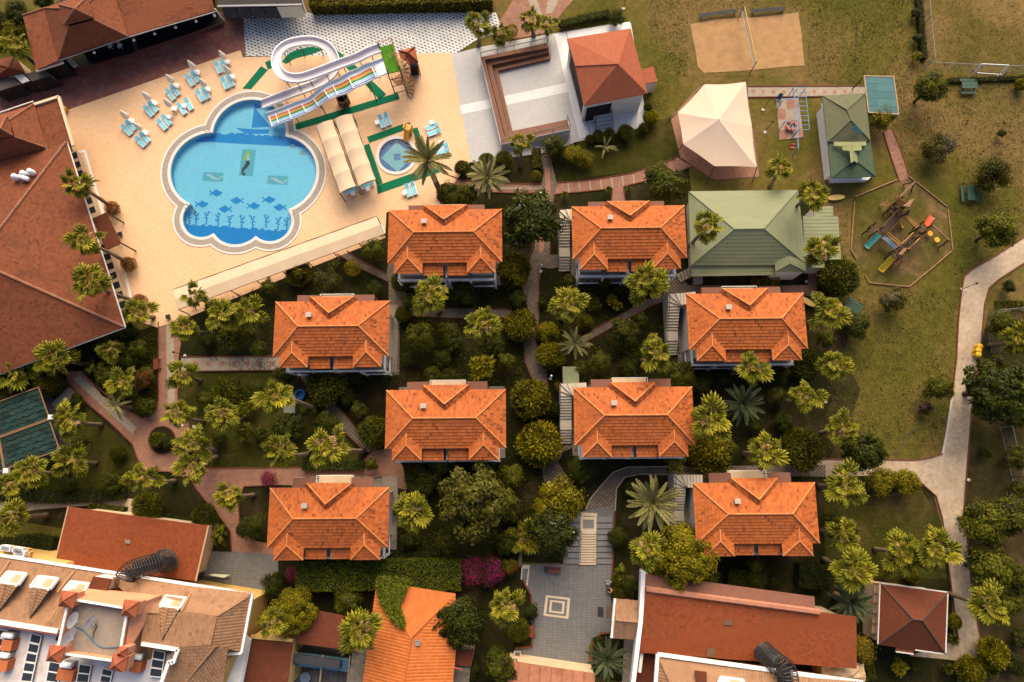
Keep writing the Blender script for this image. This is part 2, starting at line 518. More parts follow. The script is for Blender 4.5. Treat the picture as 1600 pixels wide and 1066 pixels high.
T_GREEN=M_tile('sage_metal_roof',(0.175,0.185,0.098),(0.195,0.205,0.11),(0.215,0.225,0.122),0.6,(0.17,0.19,0.10),0.5,0.4)
T_OLIVE=M_tile('olive_shingle',(0.10,0.10,0.052),(0.125,0.125,0.066),(0.15,0.15,0.082),0.75,(0.085,0.085,0.05),0.4,0.6)
T_GREENP=M_tile('pale_green_roof',(0.24,0.25,0.11),(0.27,0.28,0.125),(0.30,0.31,0.14),0.75,(0.3,0.32,0.15),0.4,0.6)
T_TEAL=M_tile('teal_sheet_roof',(0.045,0.12,0.125),(0.06,0.145,0.15),(0.08,0.175,0.175),0.6,(0.05,0.11,0.11),0.4,0.4)
T_PORCH=M_tile('brown_porch_roof',(0.15,0.062,0.042),(0.18,0.075,0.05),(0.20,0.085,0.058),0.8,(0.12,0.06,0.045),0.4,0.6)
T_AWN=M_tile('dark_green_scallop',(0.004,0.015,0.011),(0.007,0.024,0.019),(0.011,0.037,0.033),0.7,(0.05,0.03,0.02),0.4,0.9)
# ------------------------------------------------------------------ the setting
def sheet(name,px,z,mat,parent=None,kind='structure',label=None):
 m=MB();m.face(fix(pts(px,z)))
 return m.build(name,mat,parent,kind=kind if parent is None else None,label=label)
def fix(P):
 a=sum(P[i].x*P[(i+1)%len(P)].y-P[(i+1)%len(P)].x*P[i].y for i in range(len(P)))
 return P if a>0 else P[::-1]
def kerb(parent,px,w=0.11,h=0.12,mat=KERB,closed=False,name='kerb'):
 m=MB();m.strip(pts(px),w,0.0,h,closed=closed)
 return m.build(name,mat,parent)
def circ(a,b,c):
 ax,ay,bx,by,cx,cy=a.x,a.y,b.x,b.y,c.x,c.y
 d=2*(ax*(by-cy)+bx*(cy-ay)+cx*(ay-by))
 ux=((ax*ax+ay*ay)*(by-cy)+(bx*bx+by*by)*(cy-ay)+(cx*cx+cy*cy)*(ay-by))/d
 uy=((ax*ax+ay*ay)*(cx-bx)+(bx*bx+by*by)*(ax-cx)+(cx*cx+cy*cy)*(bx-ax))/d
 o=Vector((ux,uy))
 return o,(o-Vector((ax,ay))).length
LOBES=[((333,208),(386,157),(447,208)),((447,214),(495,267),(450,328)),((450,328),(445,369),(400.5,369)),
  ((400.5,369),(369,382.7),(334.6,365)),((334.6,365),(287.5,352),(298.5,319)),((298.5,319),(267,270),(333,208))]
LC=[circ(*pts(l))for l in LOBES]
LS=[pts(l)for l in LOBES]
def inter(i,j,d,near):
 (o1,r1),(o2,r2)=LC[i],LC[j]
 r1+=d;r2+=d
 D=(o2-o1).length
 a=(r1*r1-r2*r2+D*D)/(2*D)
 h=math.sqrt(max(0.0,r1*r1-a*a))
 e=(o2-o1)/D
 c=o1+e*a
 q=[c+Vector((-e.y,e.x))*h,c-Vector((-e.y,e.x))*h]
 return min(q,key=lambda p:(p-Vector((near.x,near.y))).length)
def pool_outline(d,n=22):
 out=[]
 for i in range(6):
  o,r=LC[i];r+=d
  s=inter(i-1,i,d,LS[i][0]);e=inter(i,(i+1)%6,d,LS[i][2])
  m=Vector((LS[i][1].x,LS[i][1].y))
  a0=math.atan2(s.y-o.y,s.x-o.x);a1=math.atan2(e.y-o.y,e.x-o.x);am=math.atan2(m.y-o.y,m.x-o.x)
  cw=lambda t:(a0-t)%(2*math.pi)
  span=-cw(a1)if cw(am)<cw(a1)else(2*math.pi-cw(a1))
  for k in range(n):
   t=a0+span*k/n
   out.append(o+Vector((math.cos(t),math.sin(t)))*r)
 return out
KP_C=at(619.8,243.3);KP_R=2.08
def kid_outline(r,n=40):
 return[Vector((KP_C.x+r*math.cos(-2*math.pi*k/n),KP_C.y+r*math.sin(-2*math.pi*k/n)))for k in range(n)]
def keyhole(outer,holes):
 P=[Vector((p.x,p.y))for p in outer]
 for h in holes:
  h=[Vector((p.x,p.y))for p in h]
  a=sum(h[i].x*h[(i+1)%len(h)].y-h[(i+1)%len(h)].x*h[i].y for i in range(len(h)))
  if a>0:h.reverse()
  bi,bj,bd=0,0,1e18
  for i,p in enumerate(P):
   for j,q in enumerate(h):
    dd=(p-q).length_squared
    if dd<bd:bi,bj,bd=i,j,dd
  P=P[:bi+1]+h[bj:]+h[:bj+1]+P[bi:]
 return P
def holed(name,outer,holes,z,mat,kind='structure'):
 import bmesh
 bm=bmesh.new()
 P=keyhole(fix(outer),holes)
 from mathutils.geometry import tessellate_polygon
 rings=[[Vector((p.x,p.y,z))for p in fix(outer)]]+[[Vector((p.x,p.y,z))for p in h]for h in holes]
 tri=tessellate_polygon(rings)
 allp=[p for r_ in rings for p in r_]
 bm.free()
 m=MB()
 for t in tri:
  a,b,c=(allp[i]for i in t)
  if(b-a).cross(c-a).z<0:b,c=c,b
  m.face([a,b,c])
 return m.build(name,mat,kind=kind)
big=[Vector((-320,-320,0)),Vector((320,-320,0)),Vector((320,320,0)),Vector((-320,320,0))]
holed('ground',big,[pts([(262,170),(330,152),(420,150),(520,215),(575,205),(665,205),(665,285),(580,285),(480,360),(430,385),(372,386),(290,380),(255,300)])],0.0,LAWN)
DECK_PX=[(96,176),(376,79),(380,90),(707,83),(736,252),(700,300),(692,330),(604,332),(602,372),(452,432),(285,500),(246,512),(225,505),(192,480)]
holed('pool_deck',pts(DECK_PX),[pool_outline(0.1),kid_outline(KP_R)],0.08,DECK)
sheet('red_terrace',[(-60,175),(-60,150),(88,112),(345,18),(380,22),(385,89),(376,80),(96,177),(90,200),(-60,240)],0.05,REDDECK)
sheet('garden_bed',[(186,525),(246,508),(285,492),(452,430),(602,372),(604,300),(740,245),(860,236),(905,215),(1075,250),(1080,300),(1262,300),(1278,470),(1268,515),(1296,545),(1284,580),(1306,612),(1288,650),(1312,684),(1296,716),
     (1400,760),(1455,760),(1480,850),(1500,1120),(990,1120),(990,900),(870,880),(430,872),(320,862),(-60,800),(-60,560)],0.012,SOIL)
PITCH=M_lawn('pitch_grass',(0.10,0.078,0.018),(0.15,0.102,0.03),(0.20,0.128,0.048),0.5,0.12)
sheet('football_pitch',[(1444,-30),(1700,-30),(1700,116),(1560,113),(1444,108)],0.012,PITCH)
sheet('lower_bed',[(420,874),(880,884),(812,905),(806,1012),(790,1090),(380,1090),(400,960)],0.012,SOIL)
EDGE=M_lawn('edge_ground',(0.028,0.026,0.006),(0.05,0.038,0.013),(0.085,0.056,0.026),0.5,0.2)
sheet('lane_side_bed',[(1545,492),(1700,480),(1700,1090),(1500,1090),(1542,1040),(1520,920),(1506,800),(1514,700),(1534,530)],0.013,EDGE)
sheet('worn_lawn_edge',[(1262,440),(1300,455),(1330,500),(1318,560),(1345,610),(1330,650),(1355,690),(1340,716),(1280,716),(1270,600),(1255,500)],0.006,EDGE)
sheet('left_lawn',[(275,585),(440,582),(500,640),(560,706),(560,730),(330,731),(296,690),(280,630)],0.018,LAWN_G)
sheet('path_side_lawn',[(100,600),(140,640),(205,700),(222,735),(200,770),(60,775),(80,700)],0.018,LAWN_G)
sheet('tent_side_lawn',[(905,218),(1060,180),(1066,245),(985,268),(905,280),(870,286)],0.018,LAWN_G)
sheet('south_lawn',[(1288,780),(1440,765),(1470,815),(1480,905),(1370,905),(1290,900)],0.018,LAWN_G)
def M_cheq():
 m,nt,bs=newmat('blue_white_checks')
 co=coords(nt)
 mp=nt.nodes.new('ShaderNodeMapping');mp.inputs['Rotation'].default_value=(0,0,R(22));nt.links.new(co,mp.inputs[0])
 b=nt.nodes.new('ShaderNodeTexBrick')
 b.offset=0.5
 b.inputs['Scale'].default_value=1.0
 b.inputs['Brick Width'].default_value=0.50;b.inputs['Row Height'].default_value=0.36;b.inputs['Mortar Size'].default_value=0.08
 b.inputs['Mortar Smooth'].default_value=0.1
 b.inputs['Color1'].default_value=(0.06,0.07,0.085,1);b.inputs['Color2'].default_value=(0.22,0.23,0.245,1);b.inputs['Mortar'].default_value=(0.62,0.60,0.57,1)
 nt.links.new(mp.outputs[0],b.inputs['Vector'])
 n=noise(nt,co,0.5,6)
 r=ramp(nt,[(0.35,(0.8,)*3),(0.7,(1.15,1.12,1.08))]);nt.links.new(n,r.inputs[0])
 nt.links.new(mixc(nt,1.0,b.outputs[0],r.outputs[0],'MULTIPLY'),bs.inputs['Base Color'])
 bs.inputs['Roughness'].default_value=0.6
 MATS['cheq']=m
 return m
sheet('checked_pavement',[(380,24),(480,20),(775,20),(782,38),(775,52),(742,64),(712,84),(560,88),(384,88)],0.06,M_cheq())
sheet('upper_brick_square',[(772,45),(795,12),(806,-10),(905,-10),(880,18),(868,34),(850,52),(800,62),(776,64)],0.05,BRICK)
for a,b,c,d in(((822,-8),(836,-8),(852,36),(840,40)),((858,-8),(878,-8),(862,20),(852,22))):
 sheet('grey_paving_band',[a,b,c,d],0.06,PAVEG,bpy.data.objects['upper_brick_square'])
sheet('stage_plaza',[(705.6,85),(748,74),(855,54),(966,36),(986,36),(1012,196),(985,204),(900,222),(860,238),(736,254)],0.10,STAGE)
sp=bpy.data.objects['stage_plaza']
sheet('white_paving_band',[(866.6,53.8),(883.5,50.4),(921.8,212),(905,217)],0.108,STAGEW,sp)
sheet('white_paving_band',[(718,165),(884.6,129.7),(888,143.8),(721,178.7)],0.104,STAGEW,sp)
sheet('white_paving_band',[(886,50),(984,34),(1012,196),(924,212)],0.106,STAGEW,sp)
pa=sheet('brick_path',[(247,503),(279,499),(283,534),(279,560),(281,590),(278,615),(282,650),(296,662),(303,690),(300,715),(322,731),(400,731),(560,729),(582,704),(612,701),
  (630,730),(636,766),(600,758),(430,758),(382,760),(372,780),(376,827),(400,845),(428,852),(433,868),(362,862),(360,830),(347,812),(325,787),(306,763),(300,750),(265,737),(240,736),
  (217,721),(207,694),(170,658),(135,629),(107,599),(100,580),(130,580),(160,619),(175,626),(200,641),(222,654),(245,641),(248,625)],0.04,BRICK)
for k in([(248,503),(248,625),(245,641),(222,654),(200,641),(175,626),(130,582)],[(107,599),(135,629),(170,658),(207,694),(217,721),(240,736),(265,737),(300,750),(306,763),(325,787),(347,812),(360,830),(362,858)],
  [(283,580),(278,615),(282,650),(296,662),(303,690),(300,715),(322,731),(400,731),(560,729),(582,704)],[(376,827),(372,780),(382,760),(430,758)],[(283,534),(281,500)]):
 kerb(pa,k)
sheet('grey_centre_strip',[(259,503),(271,502),(273,630),(262,630)],0.052,PAVEG,pa)
sheet('grey_centre_strip',[(113,592),(124,586),(214,668),(206,677)],0.052,PAVEG,pa)
pl=sheet('round_planter_bed',[(254+21*math.cos(a*.26),688+22*math.sin(a*.26))for a in range(24)],0.06,SOIL)
kerb(pl,[(254+21*math.cos(a*.26),688+22*math.sin(a*.26))for a in range(24)],closed=True)
pb=sheet('villa_path',[(283,559),(440,557),(440,578),(283,580)],0.046,PAVEG)
kerb(pb,[(283,558),(440,556.5)]);kerb(pb,[(283,580.5),(440,578.5)])
for i in range(7):sheet('pink_paver',[(302+i*20,565),(309+i*20,565),(309+i*20,572),(302+i*20,572)],0.054,PAVEP,pb)
pc=sheet('diagonal_path',[(462,576),(478,576),(514,622),(537,645),(572,688),(586,704),(572,707),(540,676),(505,634),(470,592)],0.046,COBBLE)
kerb(pc,[(478,576),(514,622),(537,645),(572,688),(586,704)]);kerb(pc,[(470,592),(505,634),(540,676),(572,707)])
pd=sheet('courtyard_path',[(527,397),(542,392),(560,405),(604,428),(607,408),(618,408),(617,440),(632,455),(650,478),(700,482),(800,484),(800,497),(700,497),(648,494),(632,490),(624,505),(624,586),(610,586),(607,440),(560,418)],0.044,COBBLE)
kerb(pd,[(542,392),(560,405),(604,428)]);kerb(pd,[(527,397),(560,418),(606,440)]);kerb(pd,[(617,440),(632,455),(650,478),(700,482),(798,484)]);kerb(pd,[(798,497),(700,497),(648,494)])
pe=sheet('central_path',[(844,243),(858,240),(866,270),(871,289),(866,304),(861,340),(859,398),(893,397),(897,413),(862,420),(846,418),(842,445),(842,500),(836,530),(842,555),(854,580),(856,608),
  (846,608),(832,592),(821,568),(818,540),(824,500),(824,478),(816,452),(827,408),(834,390),(841,340),(848,306),(846,288),(850,270)],0.044,COBBLE)
kerb(pe,[(866,304),(861,340),(859,398)]);kerb(pe,[(842,420),(842,500),(836,530),(842,555),(854,580),(856,606)]);kerb(pe,[(832,592),(821,568),(818,540),(824,500),(824,478),(816,452),(827,408),(841,340),(848,306)])
sheet('pink_centre_strip',[(851,262),(859,262),(860,300),(853,340),(849,395),(842,395),(847,340),(853,300)],0.054,PAVEP,pe)
pf=sheet('pink_path',[(690,270),(720,281),(760,286),(800,287),(848,288),(869,286),(930,281),(985,271),(1030,257),(1058,246),(1082,260),(1040,276),(985,289),(974,292),(977,316),(955,316),(957,295),(930,298),(866,304),(800,302),(745,300),(700,286)],0.038,BRICK)
kerb(pf,[(690,270),(720,281),(760,286),(800,287),(846,288)]);kerb(pf,[(871,286),(930,281),(985,271),(1030,257),(1056,247)]);kerb(pf,[(1080,261),(1040,276),(985,289),(974,292),(977,316)]);kerb(pf,[(955,316),(957,295),(930,298),(866,304)]);kerb(pf,[(846,302),(800,302),(745,300),(700,286)])
for i in range(8):
 x=886+i*17;y=284.5-(i*17)*0.105-max(0,i-5)*1.2
 sheet('grey_paving_band',[(x,y),(x+2.6,y-.2),(x+4.4,y+16),(x+1.8,y+16.3)],0.05,PAVEG,pf)
sheet('grey_paving_band',[(720,289.5),(760,292),(846,293),(846,296.5),(760,295.5),(720,293)],0.05,PAVEG,pf)
pg=sheet('villa_back_path',[(903,529),(1013,467),(1040,455),(1052,438),(1062,428),(1075,446),(1275,446),(1275,462),(1060,462),(1018,478),(912,536)],0.044,COBBLE)
kerb(pg,[(903,529),(1013,467),(1040,455)]);kerb(pg,[(912,536),(1018,478),(1058,463)])
ph=sheet('lower_path',[(880,693),(908,694),(880,706),(872,722),(888,750),(872,762),(850,752),(846,732)],0.044,COBBLE)
pi_=sheet('curved_path',[(913,800),(922,780),(938,760),(958,738),(980,730),(1290,726),(1290,745),(1060,742),(1000,741),(976,746),(963,764),(961,800)],0.046,COBBLE)
kerb(pi_,[(915,796),(922,780),(938,760),(958,738),(980,730),(1045,729)],mat=KERBG);kerb(pi_,[(961,798),(963,764),(976,746),(1000,741),(1060,742)],mat=KERBG)
lane=sheet('service_lane',[(1640,344),(1560,397),(1520,420),(1506,432),(1502,455),(1497,500),(1494,560),(1487,620),(1478,680),(1472,709),(1455,715),(1430,719),(1275,717),(1275,745),(1390,743),
  (1438,754),(1462,775),(1472,810),(1477,850),(1485,910),(1490,950),(1497,1000),(1465,1010),(1420,1025),(1475,1030),(1540,1038),(1528,980),(1518,920),(1512,850),(1505,800),(1508,760),(1513,700),(1518,640),(1526,580),(1533,530),(1538,475),(1545,450),(1560,437),(1640,385)],0.04,LANE)
kerb(lane,[(1640,344),(1560,397),(1520,420),(1506,432),(1502,455),(1497,500),(1494,560),(1487,620)])
kerb(lane,[(1487,622),(1478,680),(1472,709)],mat=M('white_kerb',(0.5,0.46,0.42),0.2,3,0.8),w=0.16)
kerb(lane,[(1472,709),(1455,715),(1430,719),(1275,717)])
kerb(lane,[(1438,754),(1462,775),(1472,810),(1477,850),(1485,910),(1490,950),(1497,1000)])
kerb(lane,[(1640,385),(1560,437),(1545,450),(1538,475),(1533,530),(1526,580),(1518,640),(1513,700),(1508,760),(1505,800),(1512,850),(1518,920),(1528,980),(1540,1038)])
pt=sheet('garden_walk',[(1168,136),(1356,135),(1354,150),(1169,152)],0.046,PAVEG)
kerb(pt,[(1168,135.5),(1354,134.5)]);kerb(pt,[(1169,152.5),(1354,150.5)])
for i in range(10):sheet('pink_paver',[(1174+i*16,141),(1179+i*16,141),(1179+i*16,146),(1174+i*16,146)],0.054,PAVEP,pt)
pu=sheet('playground_walk',[(1380,205),(1394,203),(1407,235),(1421,278),(1405,284),(1393,250)],0.046,BRICK)
kerb(pu,[(1380,208),(1393,250),(1405,284)]);kerb(pu,[(1394,203),(1407,235),(1421,278)])
sheet('south_west_walk',[(-60,798),(-60,786),(60,782),(140,776),(215,780),(222,790),(205,800),(140,790),(60,796),(0,806)],0.044,LANE)
pgry=sheet('grey_yard',[(322,861),(400,864),(434,868),(436,920),(400,922),(300,900)],0.05,PLAZA)
sheet('volleyball_sand',[(1079,38),(1120,30),(1180,27),(1247,20),(1252,50),(1257,103),(1240,103),(1160,111),(1100,114),(1090,104),(1087,80),(1082,58)],0.03,SAND)
sheet('playground_ground',[(1331,315),(1339,308),(1402,281),(1420,276),(1430,283),(1479,324),(1486,360),(1489,391),(1421,449),(1360,441),(1352,430),(1335,402),(1329,390)],0.02,DIRT)
plz=sheet('slate_plaza',[(905,800),(956,790),(960,802),(958,860),(955,930),(958,985),(928,996),(920,1010),(919,1055),(790,1040),(806,1012),(830,1010),(831,935),(817,905),(815,882),(880,882),(884,830)],0.05,PLAZA)
def frame(name,P,w,z,mat,parent):
 c=sum((Vector(p)for p in P),Vector((0,0)))/4
 I=[Vector(p)+(c-Vector(p))*w for p in P]
 m=MB()
 for i in range(4):
  j=(i+1)%4
  m.face(fix(pts([P[i],P[j],I[j],I[i]],z)))
 return m.build(name,mat,parent)
INLAY=M('cream_stone',(0.52,0.42,0.30),0.1,1.5,0.7,0.3,0.1)
sq=[(853,930),(891,934.5),(888,967),(849,962)]
frame('cream_inlay',sq,0.2,0.062,INLAY,plz)
c_=(870,948.5)
frame('cream_inlay',[(c_[0]+(p[0]-c_[0])*0.6,c_[1]+(p[1]-c_[1])*0.6)for p in sq],0.3,0.062,INLAY,plz)
frame('cream_inlay',[(908,801),(933,802),(932,831),(907,830)],0.32,0.064,INLAY,plz)
frame('cream_inlay',[(815,883),(828,883),(824,918),(813,916)],0.34,0.064,INLAY,plz)
st=MB()
for i in range(7):
 y0=813+i*10
 z=0.95-i*0.13
sheet('drain_cover',[(934,948),(943,949),(943,965),(933.5,964)],0.062,DARKM,plz)
sheet('floor_mat',[(947,947),(959,948),(958,968),(946,966)],0.062,M('brown_mat',(0.11,0.085,0.06),0.2,2,0.95),plz)
# ------------------------------------------------------------------ villas: one built with its parts, then copied
TAN=math.tan(R(25))
def railing(m,P,h=0.95,step=0.14,r=0.02,post=0.05):
 P=[Vector(p)for p in P]
 for a,b in zip(P,P[1:]):
  m.beam(a+Vector((0,0,h)),b+Vector((0,0,h)),post)
  L=(b-a).length;k=max(1,int(L/step))
  for i in range(k+1):
   p=a+(b-a)*(i/k)
   m.beam(p,p+Vector((0,0,h)),r)
def make_villa(stairs,seed):
 rnd=random.Random(seed)
 t=thing('villa',None,'house')
 ze,hx,hy=6.0,5.9,2.85
 zr,rx=ze+hy*TAN,hx-hy
 w=MB()
 w.box((0,0,0),(10.4,4.5,ze+0.3))
 for s in(-1,1):w.box((3.75*s,-2.7,0),(2.2,1.4,ze))
 wall=w.build('wall',WALLW,t)
 def quad(m,P):m.slab(P,0.1)
 S=[(-hx,-hy,ze),(hx,-hy,ze),(rx,0,zr),(-rx,0,zr)]
 N=[(hx,hy,ze),(-hx,hy,ze),(-rx,0,zr),(rx,0,zr)]
 Wf=[(-hx,hy,ze),(-hx,-hy,ze),(-rx,0,zr)]
 E=[(hx,-hy,ze),(hx,hy,ze),(rx,0,zr)]
 bays=[]
 hb,yo=1.43,-4.0
 for s in(-1,1):
  x=3.75*s;a=ze+0.05;b=a+hb*TAN
  bays.append([[(x-hb,yo,a),(x+hb,yo,a),(x,yo+hb,b)],
     [(x-hb,-hy+0.02,a),(x-hb,yo,a),(x,yo+hb,b),(x,-hy+hb,b)],
     [(x+hb,yo,a),(x+hb,-hy+0.02,a),(x,-hy+hb,b),(x,yo+hb,b)]])
 gx,gy,g0=2.2,hy+0.45,ze+0.22
 ga=(0,1.35,ze+(hy-1.35)*TAN+0.62)
 G=[(gx,gy,g0),(-gx,gy,g0),ga]
 gb=(0,0.85,ze+(hy-0.85)*TAN+0.05)
 GW=[(-gx-0.42,gy-0.3,g0-0.25),(-gx,gy,g0),ga,gb]
 GE=[(gx,gy,g0),(gx+0.42,gy-0.3,g0-0.25),gb,ga]
 rf=MB()
 for f in(S,N,Wf,E):rf.slab(f,0.12)
 for b in bays:
  for f in b:rf.slab(f,0.1)
 rf.face([G[1],(-gx-0.42,gy-0.3,g0-0.25),(gx+0.42,gy-0.3,g0-0.25),G[0]])
 roof=rf.build('roof',T_VILLA,t)
 tl=MB()
 TK=dict(tw=.21,th=.335,thick=.05,rnd=rnd)
 tiles(tl,S,stain=0.03,**TK);tiles(tl,N,stain=0.04,**TK);tiles(tl,Wf,stain=0.02,**TK);tiles(tl,E,stain=0.16,**TK)
 for b in bays:
  for i,f in enumerate(b):tiles(tl,f,stain=0.16 if i==2 else 0.03,**TK)
 tiles(tl,G,stain=0.04,**TK);tiles(tl,GW,stain=0.5,**TK);tiles(tl,GE,stain=0.5,**TK)
 cn=[(S[0],S[3]),(S[1],S[2]),(N[0],N[3]),(N[1],N[2]),(S[3],S[2]),(G[0],G[2]),(G[1],G[2])]
 for b in bays:cn+=[(b[0][0],b[0][2]),(b[0][1],b[0][2]),(b[0][2],b[1][3])]
 tl.build('roof_tiles',T_VILLA,roof,kind='stuff')
 cp=MB()
 for a,b in cn:caps(cp,a,b,0.08,up=.08,rnd=rnd)
 cp.build('ridge_tiles',T_CAP,roof,kind='stuff')
 ch=MB();cz=ze+(hy-1.2)*TAN
 ch.box((-2.05,1.2,cz-0.3),(0.42,0.36,0.85));ch.box((-2.05,1.2,cz+0.55),(0.56,0.48,0.07))
 ch.build('chimney',M('pale_metal',(0.40,0.34,0.29),0.1,2,0.6),roof)
 for s in(-1,1):
  x0,x1=sorted((0.22*s,2.32*s))
  f=[(x0,-4.02,5.25),(x1,-4.02,5.25),(x1,-2.5,5.72),(x0,-2.5,5.72)]
  m=MB();m.slab(f,0.08);cano=m.build('balcony_roof',T_VILLA,t)
  m=MB();tiles(m,f,rnd=rnd,stain=0.04,tw=.21,th=.335,thick=.05);m.build('roof_tiles',T_VILLA,cano,kind='stuff')
 m=MB();m.box((0,-3.15,0),(0.2,1.7,4.6));m.build('party_wall',WALLW,t)
 m=MB()
 m.box((0,-3.2,2.9),(10.3,1.9,0.18))
 m.build('balcony_floor',CONC,t)
 for s in(-1,1):
  m=MB()
  for z in(3.95,3.55,0.95):
   for a,b in(((0.2,2.5)),(2.5,5.1)):
    m.beam((a*s,-4.12,z),(b*s,-4.12,z),0.13,0.1)
   m.beam((5.1*s,-4.12,z),(5.1*s,-2.3,z),0.13,0.1)
  for x in(0.2,2.5,5.1):m.box((x*s,-4.12,0),(0.2,0.2,4.0))
  m.build('balcony_rail',WHITE,t)
 for s in(-1,1):
  f=[(2.95*s-1.1,2.2,5.1),(2.95*s+1.1,2.2,5.1),(2.95*s+1.1,3.8,4.95),(2.95*s-1.1,3.8,4.95)]
  m=MB();m.slab(f,0.12);m.build('porch_roof',T_PORCH,t)
  m=MB()
  for x in(-1,1):m.beam((2.95*s+x,3.7,0),(2.95*s+x,3.7,4.9),0.12)
  m.build('porch_post',WOOD,t)
  m=MB();m.box((2.95*s,2.3,0),(1.0,0.12,2.1));d=m.build('door',WOOD,t)
  m=MB();m.box((2.95*s+0.38,2.39,1.0),(0.05,0.06,0.12));m.build('door_handle',GREYM,d)
 m=MB();m.box((0,3.1,3.4),(3.6,1.9,0.2));m.build('landing',CREAM,t)
 m=MB();railing(m,[(-1.8,2.3,3.6),(-1.8,4.0,3.6),(1.8,4.0,3.6),(1.8,2.3,3.6)],0.9,0.2,0.03,0.05);m.build('landing_rail',WHITE,t)
 for x in(-3.75,3.75):
  for z in(1.0,4.0):
   m=MB();m.box((x,-3.43,z),(1.3,0.08,1.3));fr=m.build('window',WHITE,t)
   m=MB();m.box((x,-3.48,z+0.1),(1.1,0.03,1.1));m.build('pane',GLASS,fr)
 m=MB();m.box((0,0,0),(11.4,7.6,0.1));m.build('plinth',CONC,t)
 if stairs:
  m=MB()
  x0=-6.45;y=-2.5;z=0.1
  for i in range(6):m.box((x0,y+0.14,0),(1.25,0.29,z+0.18),tone=0.5);y+=0.28;z+=0.18
  m.box((x0,y+0.45,0),(1.25,0.9,z));y+=0.9
  for i in range(8):m.box((x0,y+0.14,0),(1.25,0.29,z+0.18));y+=0.28;z+=0.18
  c=Vector((x0+0.65,y,0))
  for i in range(4):
   a0,a1=R(180-i*22.5),R(180-(i+1)*22.5)
   def cor(a):
    k=1.28/max(abs(math.cos(a)),abs(math.sin(a)))
    return c+Vector((math.cos(a),math.sin(a),0))*k
   m.prism([c,cor(a1),cor((a0+a1)/2),cor(a0)],0,z+0.18);z+=0.18
  y2=c.y
  for i in range(5):m.box((c.x+0.14+i*0.28,y2+0.65,0),(0.29,1.25,z+0.12));z+=0.12
  m.build('staircase',M('stair_stone',(0.50,0.42,0.32),0.1,1.5,0.8,0.2,0.15,(0.3,0.24,0.18),0.4),t)
  m=MB();railing(m,[(-7.1,-2.5,0.2),(-7.1,-0.8,1.2),(-7.1,0.1,1.3),(-7.1,2.4,2.8),(-7.1,3.5,3.3)],0.9,0.22,0.025,0.04);m.build('stair_rail',DARKM,t)
 return Proto(t)
V_A,V_B,V_C,V_D=make_villa(False,1),make_villa(True,2),make_villa(False,3),make_villa(True,4)
VG='orange roofed villas in the garden'
VILLAS=[(V_A,607,784,329,409,'orange tiled villa at the edge of the beige pool deck'),
  (V_B,894,1071,323,403,'orange tiled villa with side stairs beside the sage green hall roof'),
  (V_C,429,608,471,556,'orange tiled villa below the long cream awning of the pool'),
  (V_D,1074,1258,459,545,'orange tiled villa directly below the sage green hall'),
  (V_A,603,790,610,699,'orange tiled villa at the end of the diagonal brick path, no side stairs'),
  (V_C,420,607,763,854,'orange tiled villa above the ivy covered pergola strip'),
  (V_B,897,1083,606,694,'orange tiled villa with a small green shed roof at its corner'),
  (V_D,1085,1276,757,846,'orange tiled villa just above the long rust red shed roof')]
VPOS=[]
for pr,x0,x1,y0,y1,lab in VILLAS:
 c=at((x0+x1)/2,(y0+y1)/2,6.0)
 VPOS.append(c)
 wpx=(at(x1,(y0+y1)/2,6.0)-at(x0,(y0+y1)/2,6.0)).length
 pr.put((c.x,c.y,0),R(0.4),(wpx/11.8,wpx/11.8,1.0),lab,VG,'house')
# ------------------------------------------------------------------ the pools
def M_water(name,tint):
 m,nt,bs=newmat(name)
 nt.nodes.remove(bs)
 tr=nt.nodes.new('ShaderNodeBsdfTransparent');tr.inputs[0].default_value=(*tint,1)
 gl=nt.nodes.new('ShaderNodeBsdfGlossy');gl.inputs['Roughness'].default_value=0.06
 fr=nt.nodes.new('ShaderNodeFresnel');fr.inputs[0].default_value=1.33
 co=coords(nt)
 b=nt.nodes.new('ShaderNodeBump');b.inputs['Strength'].default_value=0.25;b.inputs['Distance'].default_value=0.05
 nt.links.new(noise(nt,co,1.6,4,0.6,0.6),b.inputs['Height'])
 nt.links.new(b.outputs[0],gl.inputs['Normal']);nt.links.new(b.outputs[0],fr.inputs['Normal'])
 mx=nt.nodes.new('ShaderNodeMixShader')
 nt.links.new(fr.outputs[0],mx.inputs[0]);nt.links.new(tr.outputs[0],mx.inputs[1]);nt.links.new(gl.outputs[0],mx.inputs[2])
 nt.links.new(mx.outputs[0],nt.nodes['Material Output'].inputs[0])
 return m
def M_mosaic(name,c,var=0.1):
 return M_pave(name,sc3(c,1-var/2),sc3(c,1+var/2),sc3(c,0.92),0.16,0.16,0.01,0.04,0.5,sc3(c,0.9),0.2,0.05,0.0)
WATER=M_water('pool_water',(0.86,0.97,0.99))
MO_L=M_mosaic('light_pool_mosaic',(0.29,0.69,0.86))
MO_D=M_mosaic('blue_pool_mosaic',(0.010,0.28,0.66))
MO_W=M_mosaic('pool_wall_mosaic',(0.10,0.47,0.72))
MO_P=M_mosaic('teal_panel_mosaic',(0.15,0.47,0.55))
COPE=M('white_coping',(0.60,0.54,0.50),0.05,1.5,0.6,0.3,0.1)
COPG=M('grey_pebble_band',(0.30,0.25,0.21),0.25,5.0,0.85,0.2,0.4)
FZ=-0.75
pc_=at(380,275)
pool=thing('swimming_pool','large cloud shaped swimming pool with blue mosaic fish on its floor','pool',(pc_.x,pc_.y,0))
